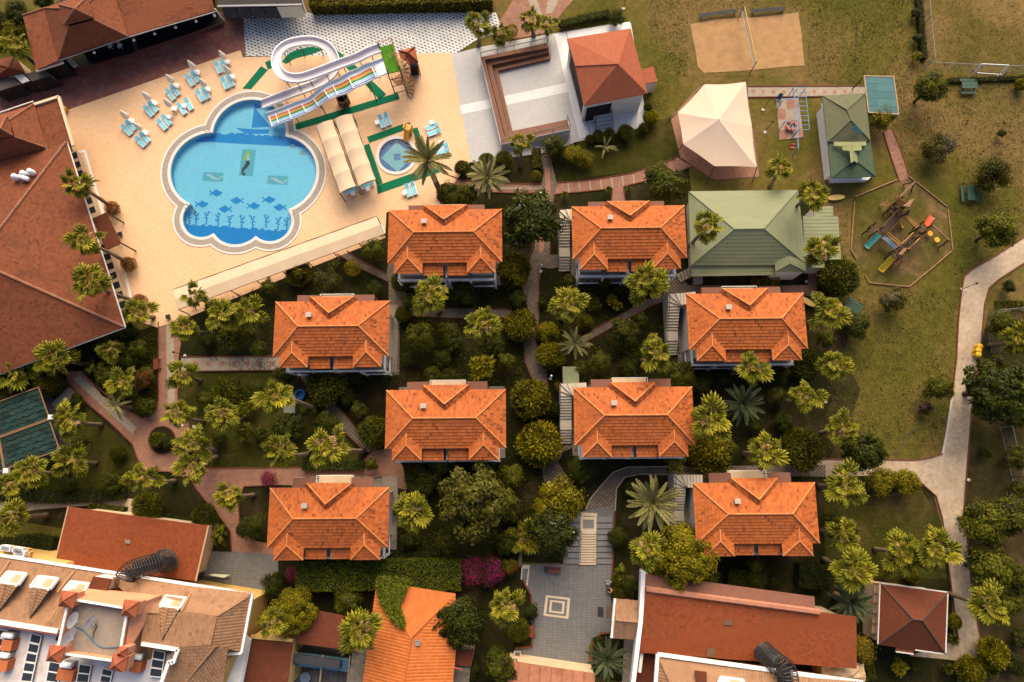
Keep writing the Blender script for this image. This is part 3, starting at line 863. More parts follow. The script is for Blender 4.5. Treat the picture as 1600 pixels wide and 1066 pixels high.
def band(d0,d1,z,name,mat,parent,outl=pool_outline):
 A,B=outl(d0),outl(d1)
 m=MB();n=len(A)
 for i in range(n):
  j=(i+1)%n
  m.face([Vector((*A[i],z)),Vector((*A[j],z)),Vector((*B[j],z)),Vector((*B[i],z))])
  m.face([Vector((*B[i],0.0)),Vector((*B[j],0.0)),Vector((*B[j],z)),Vector((*B[i],z))])
  m.face([Vector((*A[j],-0.15)),Vector((*A[i],-0.15)),Vector((*A[i],z)),Vector((*A[j],z))])
 return m.build(name,mat,parent)
band(0.0,0.34,0.15,'coping',COPE,pool)
band(0.34,0.98,0.13,'pebble_band',COPG,pool)
band(0.98,1.18,0.14,'outer_edge',COPE,pool)
o0=pool_outline(0.05)
m=MB();m.face(fix([Vector((*p,FZ))for p in o0]));m.build('pool_floor',MO_L,pool)
m=MB()
for i in range(len(o0)):
 a,b=o0[i],o0[(i+1)%len(o0)]
 m.face([Vector((*a,FZ)),Vector((*b,FZ)),Vector((*b,0.1)),Vector((*a,0.1))])
m.build('pool_wall',MO_W,pool)
m=MB();m.face(fix([Vector((*p,-0.06))for p in pool_outline(0.04)]));m.build('pool_water',WATER,pool)
Zp=lambda x,y:(240+x/4.1,140+y/4.1)
def floor_sheet(name,P,mat,dz=0.006):
 m=MB();m.face(fix(pts(P,FZ+dz)));return m.build(name,mat,pool)
rj=random.Random(3)
def jag(x0,y0,x1,y1,n,amp):
 out=[]
 for i in range(n):
  t=i/(n-1);y=y0+(y1-y0)*t+rj.choice((-1,0,1))*amp
  out+=[Zp(x0+(x1-x0)*t,y),Zp(x0+(x1-x0)*(t+1/(n-1)),y)]
 return out
floor_sheet('seabed_mosaic',jag(120,856,940,912,40,5)+[Zp(1000,1080),Zp(100,1080)],MO_D)
floor_sheet('wave_mosaic',[Zp(200,332)]+jag(300,276,860,298,30,7)+[Zp(1000,300),Zp(1000,372),Zp(350,336)],MO_D)
def px_art(name,rows,cx,cy,cell,mat,flip=False,sq=1.0):
 m=MB();h,w=len(rows),len(rows[0])
 for r_,row in enumerate(rows):
  if flip:row=row[::-1]
  for c,ch in enumerate(row):
   if ch=='#':
    x,y=cx+(c-w/2)*cell,cy+(r_-h/2)*cell*sq
    m.face(fix(pts([Zp(x,y),Zp(x+cell,y),Zp(x+cell,y+cell*sq),Zp(x,y+cell*sq)],FZ+0.008)))
 return m.build(name,mat,pool)
FISH=['......##.....','#....####....','##..#######..','.############','..###########','.###########.','##..#######..','#....#####...','.......#.....']
for x,y,fl in((398,663,False),(308,735,False),(535,712,True),(460,766,True),(640,746,False),(738,706,False),(810,755,True)):
 px_art('mosaic_fish',FISH,x,y,6.4,MO_D,fl,0.82)
WEED=[['.....##','.##.##.','..#.#..','..###..','...#...','.###...','...##..','...#...','..##...','...#...','..##...'],
  ['..##...','.##..#.','..#.##.','..###..','...#...','..##.#.','..####.','...#...','..##...','...#...','..##...']]
for i,(x,y)in enumerate(((228,822),(274,824),(340,822),(412,832),(488,846),(566,846),(634,846),(722,842),(798,858),(852,862))):
 px_art('mosaic_seaweed',WEED[i%2],x,y,6.6,MO_D,i%3==0,1.15)
SHIP=[(648,88),(690,114),(660,122),(655,132),(752,240),(640,246),(746,258),(735,284),(590,284),(525,246),(628,250)]
floor_sheet('mosaic_sail',[Zp(648,88),Zp(690,112),Zp(656,126),Zp(748,238),Zp(628,246)],MO_D)
floor_sheet('mosaic_hull',[Zp(525,246),Zp(628,254),Zp(745,256),Zp(735,284),Zp(590,283)],MO_D)
floor_sheet('mosaic_panel',[Zp(568,382),Zp(656,386),Zp(636,556),Zp(548,550)],MO_P)
floor_sheet('mosaic_panel',[Zp(318,528),Zp(448,534),Zp(442,592),Zp(312,586)],MO_P)
floor_sheet('mosaic_panel',[Zp(733,550),Zp(862,556),Zp(856,612),Zp(727,606)],MO_P)
def blob(name,P,w,mat,dz=0.012):
 m=MB();q=[at(*Zp(*p),FZ+dz)for p in P]
 n=len(q);L,Rr=[],[]
 for i in range(n):
  d=(q[min(i+1,n-1)]-q[max(i-1,0)]).normalized();nn=Vector((-d.y,d.x,0))
  L.append(q[i]+nn*w[i]);Rr.append(q[i]-nn*w[i])
 m.face(fix(L+Rr[::-1]));return m.build(name,mat,pool)
M_TAIL=M('dark_mosaic',(0.05,0.045,0.05),0.3,6,0.6);M_HAIR=M('yellow_mosaic',(0.42,0.5,0.06),0.3,6,0.6);M_PALE=M('pale_mosaic',(0.5,0.6,0.62),0.2,6,0.6)
blob('mosaic_tail',[(598,455),(606,472),(590,495),(572,515),(568,535),(585,548)],[.18,.26,.22,.16,.12,.18],M_TAIL)
blob('mosaic_hair',[(612,396),(606,412),(590,432),(575,455)],[.15,.26,.2,.08],M_HAIR)
blob('mosaic_torso',[(605,410),(604,430),(600,452),(622,440)],[.1,.12,.14,.08],M_PALE,0.016)
for dx,dy in((0,0),(414,22)):
 blob('mosaic_dolphin',[(332+dx,548+dy),(356+dx,548+dy),(384+dx,566+dy),(412+dx,578+dy),(440+dx,556+dy)],[.03,.14,.16,.08,.1],M_PALE)
for P in([(878,350),(905,352),(902,376),(876,374)],[(936,392),(974,392),(970,420),(934,420)]):
 floor_sheet('floor_drain',[Zp(*p)for p in P],M('drain_grey',(0.3,0.42,0.42),0.1,4,0.5),0.01)
for px,py,a in((325,211,40),(294,326,-20),(453,336,10)):
 c=at(px,py);l=thing('pool_ladder',{325:'steel ladder at the upper notch of the big pool',294:'steel ladder at the lower notch facing the west building',453:'steel ladder at the lower notch facing the long awning'}[px],'ladder',(c.x,c.y,0.1),'steel pool ladders')
 m=MB();d=Vector((math.cos(R(a)),math.sin(R(a)),0));n_=Vector((-d.y,d.x,0))
 for s in(-1,1):
  b=c+n_*0.22*s
  m.tube([b+Vector((0,0,.15)),b+Vector((0,0,.8)),b+d*.2+Vector((0,0,.95)),b+d*.45+Vector((0,0,.8)),b+d*.5+Vector((0,0,-.8))],.03,6)
 m.build('handrail',GREYM,l)
 for k in range(3):
  m=MB();m.beam(c+d*.5-n_*.22+Vector((0,0,-.1-k*.28)),c+d*.5+n_*.22+Vector((0,0,-.1-k*.28)),.05);m.build('rung',GREYM,l)
kid=thing('paddling_pool','small round paddling pool with a pale diamond mosaic floor','pool',(KP_C.x,KP_C.y,0))
kb=lambda d:kid_outline(KP_R+d)
band(-0.02,0.36,0.16,'coping',COPE,kid,kb)
KZ=-0.35
m=MB();m.face(fix([Vector((*p,KZ))for p in kid_outline(KP_R+.02)]));m.build('pool_floor',M_mosaic('kid_blue_mosaic',(0.035,0.16,0.40)),kid)
m=MB();q=kid_outline(KP_R+.01)
for i in range(len(q)):m.face([Vector((*q[i],KZ)),Vector((*q[(i+1)%len(q)],KZ)),Vector((*q[(i+1)%len(q)],.12)),Vector((*q[i],.12))])
m.build('pool_wall',MO_D,kid)
m=MB();m.face(fix([Vector((*p,-0.02))for p in kid_outline(KP_R)]));m.build('pool_water',WATER,kid)
m=MB();s_=0.115;rot=R(4)
for i in range(-17,18):
 for j in range(-17,18):
  if abs(i)+abs(j)<=16 and not(abs(i)<=3 and abs(j)<=3):
   x,y=i*s_,j*s_
   co,si=math.cos(rot),math.sin(rot)
   m.face([Vector((KP_C.x+(x+a)*co-(y+b)*si,KP_C.y+(x+a)*si+(y+b)*co,KZ+.006))for a,b in((-.5*s_,-.5*s_),(.5*s_,-.5*s_),(.5*s_,.5*s_),(-.5*s_,.5*s_))])
m.build('diamond_mosaic',M_mosaic('kid_pale_mosaic',(0.26,0.52,0.56)),kid)
Z2=lambda x,y:(390+x/5.714,50+y/5.714)
Z8=lambda x,y:(560+x/6.272,150+y/6.272)
MATS_PX=[('green matting strip by the pool edge at the flume foot',[Z2(-60,440+70),Z2(105,310),Z2(165,345),Z2(15,515)]),
  ('short piece of green matting at the bend of the flume',[Z2(140,275),Z2(200,250),Z2(212,322),Z2(166,340)]),
  ('curved green matting inside the loop of the flume',[Z2(290,270),Z2(350,200),Z2(420,165),Z2(560,135),Z2(660,160),Z2(540,205),Z2(400,245),Z2(330,290)]),
  ('diagonal green matting under both slides',[Z2(780,165),Z2(985,335),Z2(1222,560),Z2(1160,608),Z2(1030,470),Z2(920,372),Z2(760,230)]),
  ('longest green matting strip below the rainbow slide',[Z2(390,830),Z2(1325,545),Z2(1342,602),Z2(410,882)]),
  ('green matting strip above the paddling pool',[Z8(85,405),Z8(430,282),Z8(510,262),Z8(522,315),Z8(108,464)]),
  ('green matting strip beside the yellow toddler slide',[Z8(528,325),Z8(580,312),Z8(690,620),Z8(640,640)]),
  ('green matting strip between the shade sails and the paddling pool',[Z8(55,488),Z8(107,470),Z8(240,858),Z8(180,880)]),
  ('green matting strip below the paddling pool',[Z8(178,886),Z8(240,862),Z8(790,672),Z8(815,745),Z8(190,965)])]
for lab,P in MATS_PX:
 m=MB();m.prism(pts(P),0.075,0.105);solo(m.build('green_mat',GMAT),lab,'mat','green mats on the pool deck')
# ------------------------------------------------------------------ water slides
sc_=at(607,95)
def sweep(name,P,prof,mat,parent,mats_i=None,sub=6,smooth=True):
 n=len(P);C=[]
 for i in range(n-1):
  p0,p1,p2,p3=P[max(i-1,0)],P[i],P[i+1],P[min(i+2,n-1)]
  for k in range(sub):
   t=k/sub
   C.append(0.5*((2*p1)+(p2-p0)*t+(2*p0-5*p1+4*p2-p3)*t*t+(3*p1-p0-3*p2+p3)*t**3))
 C.append(P[-1])
 m=MB();rows=[]
 for i,c in enumerate(C):
  d=C[min(i+1,len(C)-1)]-C[max(i-1,0)];d.z=0;d.normalize()
  s=Vector((d.y,-d.x,0))
  rows.append([c+s*a+Vector((0,0,h))for a,h in prof])
 for A,B in zip(rows,rows[1:]):
  for k in range(len(prof)-1):
   m.face([A[k],A[k+1],B[k+1],B[k]],0.5,mats_i[k]if mats_i else 0)
 return m.build(name,mat,parent,uv=False,smooth=smooth),C
slide=thing('water_flume','lavender white water flume looping once beside the pool','water slide',(sc_.x,sc_.y,0))
FL=[(1170,150,5.5),(1100,175,5.35),(1040,200,5.2),(960,240,4.9),(860,275,4.6),(760,312,4.4),(650,355,4.2),(550,392,4.05),(470,415,3.95),(390,420,3.85),(310,395,3.7),(260,340,3.5),(243,260,3.3),(270,180,3.1),(340,122,2.9),(450,92,2.75),
 (570,88,2.6),(670,122,2.45),(740,190,2.3),(768,280,2.15),(745,365,2.0),(680,428,1.85),(570,485,1.65),(430,535,1.4),(280,590,1.0),(110,655,0.5)]
FLP=[at(*Z2(x,y),z)for x,y,z in FL]
LAV=M('lavender_fibreglass',(0.56,0.50,0.53),0.06,0.8,0.3,0.5,0.0)
hw=0.50
prof=[(-hw-.05,-.02),(-hw-.05,.36),(-hw+.06,.36),(-hw+.1,.1),(-.2,-.04),(.2,-.04),(hw-.1,.1),(hw-.06,.36),(hw+.05,.36),(hw+.05,-.02),(0,-.12),(-hw-.05,-.02)]
fl,FC=sweep('flume',FLP,prof,[LAV,WHITEP],slide,[1,1,0,0,0,0,0,1,1,1,0])
for i in range(8,len(FC)-6,9):
 m=MB();c=FC[i]
 m.tube([Vector((c.x,c.y,.05)),Vector((c.x,c.y,c.z-.1))],.06,6)
 m.build('support_post',DARKM,slide)
slide2=thing('rainbow_slide','wide white water slide with rainbow lanes and cross bars','water slide',(sc_.x,sc_.y,0))
RS=[((1190,245),(1228,368),5.3),((1115,275),(1165,395),5.15),((1040,300),(1100,425),4.6),((960,345),(1030,460),4.3),((890,372),(950,495),4.15),((800,425),(870,545),3.6),((730,455),(790,570),3.35),((650,500),(715,600),3.2),((590,550),(650,640),2.7),((520,602),(580,690),2.3),((430,632),(480,738),2.1),((310,680),(345,792),1.5),((230,710),(262,822),0.95),((155,738),(192,852),0.5)]
RSL=[at(*Z2(*a),z)for a,b,z in RS];RSR=[at(*Z2(*b),z)for a,b,z in RS]
def cat(P,sub=4):
 C=[]
 for i in range(len(P)-1):
  p0,p1,p2,p3=P[max(i-1,0)],P[i],P[i+1],P[min(i+2,len(P)-1)]
  for k in range(sub):
   t=k/sub
   C.append(0.5*((2*p1)+(p2-p0)*t+(2*p0-5*p1+4*p2-p3)*t*t+(3*p1-p0-3*p2+p3)*t**3))
 return C+[P[-1]]
RL,RR=cat(RSL),cat(RSR)
up=Vector((0,0,1))
def lane_mesh(name,t0,t1,mat,dz,i0=0,i1=None,parent=slide2):
 m=MB();A=RL[i0:i1];B=RR[i0:i1]
 for i in range(len(A)-1):
  q=[A[i].lerp(B[i],t0),A[i].lerp(B[i],t1),A[i+1].lerp(B[i+1],t1),A[i+1].lerp(B[i+1],t0)]
  m.face([p+up*dz for p in q])
 return m.build(name,mat,parent,uv=False,smooth=True)
m=MB()
for i in range(len(RL)-1):
 a,b,c,d=RL[i],RL[i+1],RR[i+1],RR[i]
 m.face([a,d,c,b]);m.face([a-up*.18,b-up*.18,c-up*.18,d-up*.18])
 for p,q in((a,b),(d,c)):
  e=(b-a).normalized();sd_=Vector((e.y,-e.x,0))*.06
  h_=.34 if p is a else .08
  m.face([p-up*.18,q-up*.18,q+up*h_,p+up*h_]);m.face([p+sd_-up*.18,q+sd_-up*.18,q+sd_+up*h_,p+sd_+up*h_])
  m.face([p+up*h_,q+up*h_,q+sd_+up*h_,p+sd_+up*h_])
m.build('slide_body',WHITEP,slide2,uv=False)
for t0,t1,c,nm in((.28,.38,(0.55,0.10,0.03),'red_lane'),(.38,.54,(0.75,0.34,0.05),'orange_lane'),(.54,.66,(0.03,0.25,0.05),'green_lane'),(.66,.79,(0.42,0.62,0.72),'pale_blue_lane'),(.86,.94,(0.05,0.2,0.5),'blue_lane')):
 lane_mesh(nm,t0,t1,M(nm,c,0.06,1.0,0.35,0.5,0.0),0.02,5)
for i in(6,17,24,28,34,39,43,48,51):
 m=MB();m.beam(RL[i].lerp(RR[i],.27)+up*.1,RR[i]+up*.1,.1,.2);m.build('cross_bar',WHITEP,slide2)
for i in(10,22,33,42):
 for e in(RL[i].lerp(RR[i],.1),RL[i].lerp(RR[i],.95)):
  m=MB();m.tube([Vector((e.x,e.y,.05)),e-up*.2],.06,6);m.build('support_post',DARKM,slide2)
tower=thing('slide_tower','slide tower with green turf platform and spiral staircase','slide tower',(sc_.x,sc_.y,0))
PZ=5.5
tp=[at(*Z2(*p),PZ)for p in((1158,138),(1276,104),(1346,345),(1236,372))]
m=MB();m.slab(tp,.14);m.build('platform',GTURF,tower)
RUST=M('orange_steel',(0.42,0.13,0.06),0.25,3,0.5)
for p in tp:
 m=MB();m.tube([Vector((p.x,p.y,.05)),Vector((p.x,p.y,PZ+1.0))],.07,6);m.build('tower_post',DARKM,tower)
for a,b in((tp[0],tp[1]),(tp[1],tp[2])):
 m=MB();railing(m,[a,b],.95,.25,.03,.05);m.build('platform_rail',RUST,tower)
for z in(1.4,2.8,4.2):
 for i in range(4):
  m=MB();a,b=tp[i],tp[(i+1)%4];m.beam(Vector((a.x,a.y,z)),Vector((b.x,b.y,z)),.07);m.build('brace',DARKM,tower)
sx=at(*Z2(1360,395),3.2)
m=MB();m.tube([Vector((sx.x,sx.y,.05)),Vector((sx.x,sx.y,PZ+.9))],.09,8);m.build('spiral_pole',DARKM,tower)
TRD=M('tan_tread',(0.42,0.24,0.11),0.15,3,0.7)
spr=1.15
rail_pts=[]
NT=22
for k in range(NT):
 a0=R(150-k*26);a1=a0-R(28);z=PZ-.05-k*(PZ-.2)/NT
 m=MB();c=Vector((sx.x,sx.y,z))
 am=(a0+a1)/2
 m.slab([c+Vector((math.cos(a0),math.sin(a0),0))*.08,c+Vector((math.cos(a0),math.sin(a0),0))*spr,c+Vector((math.cos(a1),math.sin(a1),0))*spr,c+Vector((math.cos(a1),math.sin(a1),0))*.08],.05)
 m.build('tread',TRD,tower)
 rail_pts.append(c+Vector((math.cos(a0),math.sin(a0),0))*(spr+.04))
m=MB();m.tube([p+up*.95 for p in rail_pts],.035,5)
for p in rail_pts:m.beam(p,p+up*.95,.03)
m.tube([p+up*.5 for p in rail_pts],.025,5)
m.build('spiral_rail',RUST,tower)
kr=[at(*Z2(*p),2.9)for p in((1332,170),(1474,135),(1505,270),(1362,300))]
ka=at(*Z2(1410,188),3.75)
kio=thing('kiosk','small kiosk with brown pyramid roof beside the spiral staircase','kiosk',(ka.x,ka.y,0))
m=MB();tl=MB()
for i in range(4):
 f=[kr[i],kr[(i+1)%4],ka];m.slab(f,.06);tiles(tl,f,.25,.22,.02)
rk=m.build('roof',T_STAGE,kio);tl.build('roof_tiles',T_STAGE,rk,kind='stuff')
cp=MB()
for p in kr:caps(cp,p,ka,.08)
cp.build('ridge_tiles',T_BROWN,rk,kind='stuff')
m=MB();kc=sum(kr,Vector())/4
for p in kr:
 q=p.lerp(kc,.12);m.box((q.x,q.y,.05),(.1,.1,2.85))
m.build('corner_posts',DARKM,kio)
m=MB();m.prism([(p.lerp(kc,.22).x,p.lerp(kc,.22).y)for p in kr],.06,1.9);m.build('counter_box',DARK,kio)
c=at(*Z2(838,615),.5)
wp=thing('wooden_bin','octagonal wooden bin with dark inside under the rainbow slide','bin',(c.x,c.y,.08))
for k in range(8):
 a0,a1=2*math.pi*k/8,2*math.pi*(k+1)/8
 m=MB();m.prism([(c.x+.75*math.cos(a0),c.y+.75*math.sin(a0)),(c.x+.75*math.cos(a1),c.y+.75*math.sin(a1)),(c.x+.62*math.cos(a1),c.y+.62*math.sin(a1)),(c.x+.62*math.cos(a0),c.y+.62*math.sin(a0))],.08,1.2)
 m.build('side_board',WOOD,wp)
m=MB();m.cyl((c.x,c.y,.085),.6,.3,8);m.build('dark_fill',DARK,wp)
c=at(*Z8(482,372),.5)
ys=thing('toddler_slide','yellow plastic toddler slide at the paddling pool edge','slide',(c.x,c.y,.1))
YEL=M('yellow_plastic',(0.72,0.33,0.02),0.08,2,0.35,0.5,0.0)
d=(at(*Z8(465,430))-at(*Z8(495,330)));d.z=0;d.normalize();n_=Vector((-d.y,d.x,0))
m=MB()
for s in(-1,1):
 m.slab([c-d*.2+n_*.3*s+up*.75,c-d*.2+n_*.24*s+up*.75,c+d*.9+n_*.24*s-up*.15,c+d*.9+n_*.3*s-up*.15],.18)
m.slab([c-d*.2+n_*.27+up*.55,c-d*.2-n_*.27+up*.55,c+d*.9-n_*.27-up*.3,c+d*.9+n_*.27-up*.3],.06)
m.build('chute',YEL,ys)
m=MB();m.box((c.x-d.x*.55,c.y-d.y*.55,.1),(.75,.7,1.0),math.atan2(d.y,d.x));m.box((c.x-d.x*.5+n_.x*.38,c.y-d.y*.5+n_.y*.38,.1),(.7,.12,1.5),math.atan2(d.y,d.x));m.box((c.x-d.x*.5-n_.x*.38,c.y-d.y*.5-n_.y*.38,.1),(.7,.12,1.5),math.atan2(d.y,d.x));m.build('play_tower',YEL,ys)
# ------------------------------------------------------------------ sun loungers, side tables, closed parasols
def make_lounger():
 t=thing('sun_lounger',None,'sun lounger')
 m=MB()
 for s in(-1,1):m.box((0,.32*s,.24),(1.9,.07,.1))
 for x in(-.95,.95,.3):m.box((x if abs(x)<.9 else x*.97,0,.25),(.06,.6,.08))
 m.build('frame',WHITEP,t)
 for x in(-.75,.75):
  for s in(-1,1):
   q=MB();q.box((x,.3*s,0),(.07,.07,.25));q.build('leg',WHITEP,t)
 m=MB();m.slab([(-.3,-.29,.35),(.93,-.29,.35),(.93,.29,.35),(-.3,.29,.35)],.03);m.build('seat',BLUEF,t)
 m=MB();m.slab([(-.94,-.29,.62),(-.32,-.29,.36),(-.32,.29,.36),(-.94,.29,.62)],.03);m.build('backrest',BLUEF,t)
 return Proto(t)
def make_table():
 t=thing('side_table',None,'table')
 m=MB();m.box((0,0,.4),(.5,.5,.05));m.build('table_top',WHITEP,t)
 for x in(-.2,.2):
  for y in(-.2,.2):
   q=MB();q.box((x,y,0),(.05,.05,.4));q.build('leg',WHITEP,t)
 return Proto(t)
def make_parasol():
 t=thing('closed_parasol',None,'parasol')
 m=MB();m.tube([(0,0,0),(0,0,2.4)],.025,6);m.build('pole',WHITEP,t)
 m=MB();n=12
 P=[(0,0,.9),(0,0,1.15),(0,0,1.6),(0,0,2.1),(0,0,2.45)]
 m.tube(P,[.27,.38,.29,.16,.03],10);m.build('folded_canopy',M('pale_canvas',(.74,.66,.52),.05,2,.9),t,smooth=True)
 m=MB();m.cyl((0,0,0),.28,.12,12);m.build('base',WHITEP,t)
 return Proto(t)
LO,TB,PA=make_lounger(),make_table(),make_parasol()
def px_dir(c,ang):
 a=at(c[0],c[1]);b=at(c[0]+10*math.cos(R(ang)),c[1]+10*math.sin(R(ang)))
 return math.atan2(b.y-a.y,b.x-a.x)
Z1=lambda x,y:(x/4.0,y/4.0)
T2=lambda x,y:(400+x/4.0,y/4.0)
T6=lambda x,y:(400+x/4.0,267+y/4.0)
LOUNG=[(Z1(800,820),45,'outer lounger of the pair nearest the west building, top row'),(Z1(825,792),45,'inner lounger of the pair nearest the west building, top row'),
 (Z1(885,893),45,'outer lounger of the lower pair nearest the west building'),(Z1(912,866),45,'inner lounger of the lower pair nearest the west building'),
 (Z1(937,702),48,'outer lounger of the second pair in the top row'),(Z1(964,675),48,'inner lounger of the second pair in the top row'),
 (Z1(1020,785),48,'outer lounger of the second pair in the lower row'),(Z1(1048,757),48,'inner lounger of the second pair in the lower row'),
 (Z1(1072,600),52,'outer lounger of the third pair in the top row'),(Z1(1100,572),52,'inner lounger of the third pair in the top row'),
 (Z1(1143,688),55,'lounger beside the standing white table, table between it and its pair'),(Z1(1186,660),60,'lounger set apart from its pair by a white table'),
 (Z1(1194,510),57,'outer lounger of the fourth pair in the top row'),(Z1(1226,486),57,'inner lounger of the fourth pair in the top row'),
 (Z1(1257,606),60,'outer lounger of the lower pair nearest the pool edge'),(Z1(1291,590),60,'inner lounger of the lower pair nearest the pool edge'),
 (Z1(1369,430),66,'outer lounger of the topmost pair next to the checked pavement'),(Z1(1406,418),66,'inner lounger of the topmost pair next to the checked pavement'),
 (Z1(1410,528),64,'outer lounger of the pair below the topmost pair'),(Z1(1444,512),64,'inner lounger of the pair below the topmost pair'),
 (Z8(232,262),70,'lounger near the slides, with a white table at its head'),(Z8(288,240),70,'lounger near the slides, paired on its open side'),
 (Z8(726,310),160,'upper lounger of the pair facing the stage plaza'),(Z8(745,366),160,'lower lounger of the pair facing the stage plaza'),
 (Z8(818,505),160,'upper lounger of the pair half hidden by the date palm'),(Z8(830,556),160,'lower lounger of the pair half hidden by the date palm'),
 (Z8(490,935),72,'lounger below the paddling pool matting with a table at its head'),(Z8(545,915),72,'lounger below the paddling pool matting under the palm fronds'),
 (T6(600,130),160,'lounger sticking out under the first shade sail'),(T6(700,95),160,'lounger sticking out under the second shade sail'),
 (T6(780,362),66,'lounger at the end of the long cream awning')]
for c,a,lab in LOUNG:
 LO.put(at(*c,.08),px_dir(c,a),.84,'turquoise and white '+lab if len(lab.split())<13 else 'turquoise '+lab,'sun loungers round the pool')
TABS=[(840,765),(925,840),(982,655),(1068,740),(1116,547),(1162,672),(1102,690),(1245,465),(1312,570),(1432,400),(1465,493)]
for i,p in enumerate(TABS):
 lab=['white side table of the top row pair nearest the west building','white side table of the lower pair nearest the west building','white side table of the second pair in the top row','white side table of the second pair in the lower row',
  'white side table of the third pair in the top row','white side table standing between two loungers','white round side table left of the loungers split by a table','white side table of the fourth pair in the top row','white side table of the lower pair nearest the pool edge','white side table of the topmost pair','white side table of the pair below the topmost pair'][i]
 TB.put(at(*Z1(*p),.08),R(40+7*i),1.0,lab,'white side tables')
for p,lab in((Z8(190,273),'white side table beside the loungers near the slides'),(Z8(722,275),'white side table above the loungers facing the stage plaza'),(Z8(812,470),'white side table by the date palm'),(Z8(458,960),'white side table below the paddling pool matting'),(T6(612,150),'white side table below the first shade sail'),(T6(703,122),'white side table below the second shade sail')):
 TB.put(at(*p,.08),R(20),1.0,lab,'white side tables')
for p,lab in(((820,755),'closed cream parasol of the pair nearest the west building'),((903,828),'closed cream parasol of the lower pair nearest the west building'),((955,640),'closed cream parasol of the second pair in the top row'),((1085,683),'closed cream parasol on a round white base'),
   ((1100,535),'closed cream parasol of the third pair in the top row'),((1232,450),'closed cream parasol of the fourth pair in the top row'),((1300,558),'closed cream parasol of the lower pair nearest the pool'),((1422,390),'closed cream parasol of the topmost pair'),((1452,480),'closed cream parasol of the pair below the topmost')):
 PA.put(at(*Z1(*p),.08),0,1.0,lab,'closed parasols by the loungers')
# ------------------------------------------------------------------ shade sails and the long awning
def canvas_grid(m,A,B,C,D,nu,nv,f):
 G=[[A.lerp(B,i/nu).lerp(D.lerp(C,i/nu),j/nv)+up*f(i/nu,j/nv)for j in range(nv+1)]for i in range(nu+1)]
 for i in range(nu):
  for j in range(nv):
   m.face([G[i][j],G[i+1][j],G[i+1][j+1],G[i][j+1]])
   m.face([G[i][j+1]-up*.03,G[i+1][j+1]-up*.03,G[i+1][j]-up*.03,G[i][j]-up*.03])
def shade_sail(A,B,C,D,bays,label,name='shade_sail',z=2.6):
 A,B,C,D=(at(*p,z)for p in(A,B,C,D))
 c=(A+B+C+D)/4
 t=thing(name,label,'awning',(c.x,c.y,.08))
 for k in range(bays):
  a,b=A.lerp(D,k/bays),B.lerp(C,k/bays);d,cc=A.lerp(D,(k+1)/bays),B.lerp(C,(k+1)/bays)
  m=MB();canvas_grid(m,a,b,cc,d,8,6,lambda u,v:.28*math.sin(math.pi*u)-.10*math.sin(math.pi*v)*1.0)
  m.build('canvas_panel',CANV,t,uv=False,smooth=False)
 m=MB()
 for p,q in((A,D),(B,C)):m.beam(p-up*.05,q-up*.05,.07)
 for k in range(bays+1):
  p,q=A.lerp(D,k/bays),B.lerp(C,k/bays);m.beam(p-up*.06,q-up*.06,.05)
 m.build('frame',WOOD,t)
 for p in(A,B,C,D):
  m=MB();m.box((p.x,p.y,.08),(.09,.09,z-.1));m.build('post',DARKM,t)
 return t
shade_sail(T2(375,790),T2(478,748),(556,291),(531,302),4,'cream canvas shade sail nearer the big pool')
shade_sail(T2(490,745),T2(600,712),(587,280),(560,291),4,'cream canvas shade sail nearer the paddling pool')
m=MB();a,b=at(*T2(484,745),2.65),at(558,292,2.65)
aw=thing('long_awning','long cream canvas awning along the lower edge of the pool deck','awning',(at(435,410).x,at(435,410).y,.08))
A,B,C,D=(at(*p,2.6)for p in((271,452),(588,338),(601,366),(279,484)))
mA,mB=A.lerp(D,.52)+up*.22,B.lerp(C,.52)+up*.22
for k in range(8):
 t0,t1=k/8,(k+1)/8
 for P,Q in(((A,B),(mA,mB)),((mA,mB),(D,C))):
  m=MB();canvas_grid(m,P[0].lerp(P[1],t0),P[0].lerp(P[1],t1),Q[0].lerp(Q[1],t1),Q[0].lerp(Q[1],t0),5,4,lambda u,v:-.07*math.sin(math.pi*u)*(0.4+v*.6));m.build('canvas_panel',CANV,aw,uv=False)
m=MB()
for k in range(9):
 p,q,r_=A.lerp(B,k/8),mA.lerp(mB,k/8),D.lerp(C,k/8)
 m.beam(p-up*.05,q-up*.05,.05);m.beam(q-up*.05,r_-up*.05,.05)
m.beam(A,B,.05);m.beam(D,C,.06)
m.build('frame',WOOD,aw)
for k in range(9):
 for P,Q in((A,B),(D,C)):
  p=P.lerp(Q,k/8);m=MB();m.box((p.x,p.y,.08),(.08,.08,2.5));m.build('post',WOOD,aw)
# ------------------------------------------------------------------ other buildings
def roofing(t,faces,mat,tw=.3,th=.3,thick=.02,ridges=(),stain=.04,th_slab=.12,name='roof',cap=.09,capmat=None,tiled=True,swap=False,stag=True,rib=None):
 rib=(.028 if mat in(T_HOTEL,T_ORANGE)else 0)if rib is None else rib
 if mat is T_RED:capmat=capmat or(PALECAP if mat is T_RED else None)
 m=MB()
 for f in faces:m.slab(f,th_slab)
 r=m.build(name,mat,t)
 if tiled:
  m=MB()
  for f in faces:tiles(m,f,tw,th,thick,stain=stain,swap=swap,stag=stag and not rib,lift=.02,rib=rib)
  m.build('roof_tiles',mat,r,kind='stuff')
 if ridges:
  m=MB()
  for a,b in ridges:caps(m,a,b,cap,.4)
  m.build('ridge_tiles',capmat or mat,r,kind='stuff')
 return r
def inset(P,k):
 c=sum((Vector(p)for p in P),Vector())/len(P)
 return[Vector(p).lerp(c,k)for p in P]
def walls(t,P,z1,mat,z0=0.0,k=.06,name='wall'):
 m=MB();m.prism([(p.x,p.y)for p in inset(P,k)],z0,z1);return m.build(name,mat,t)
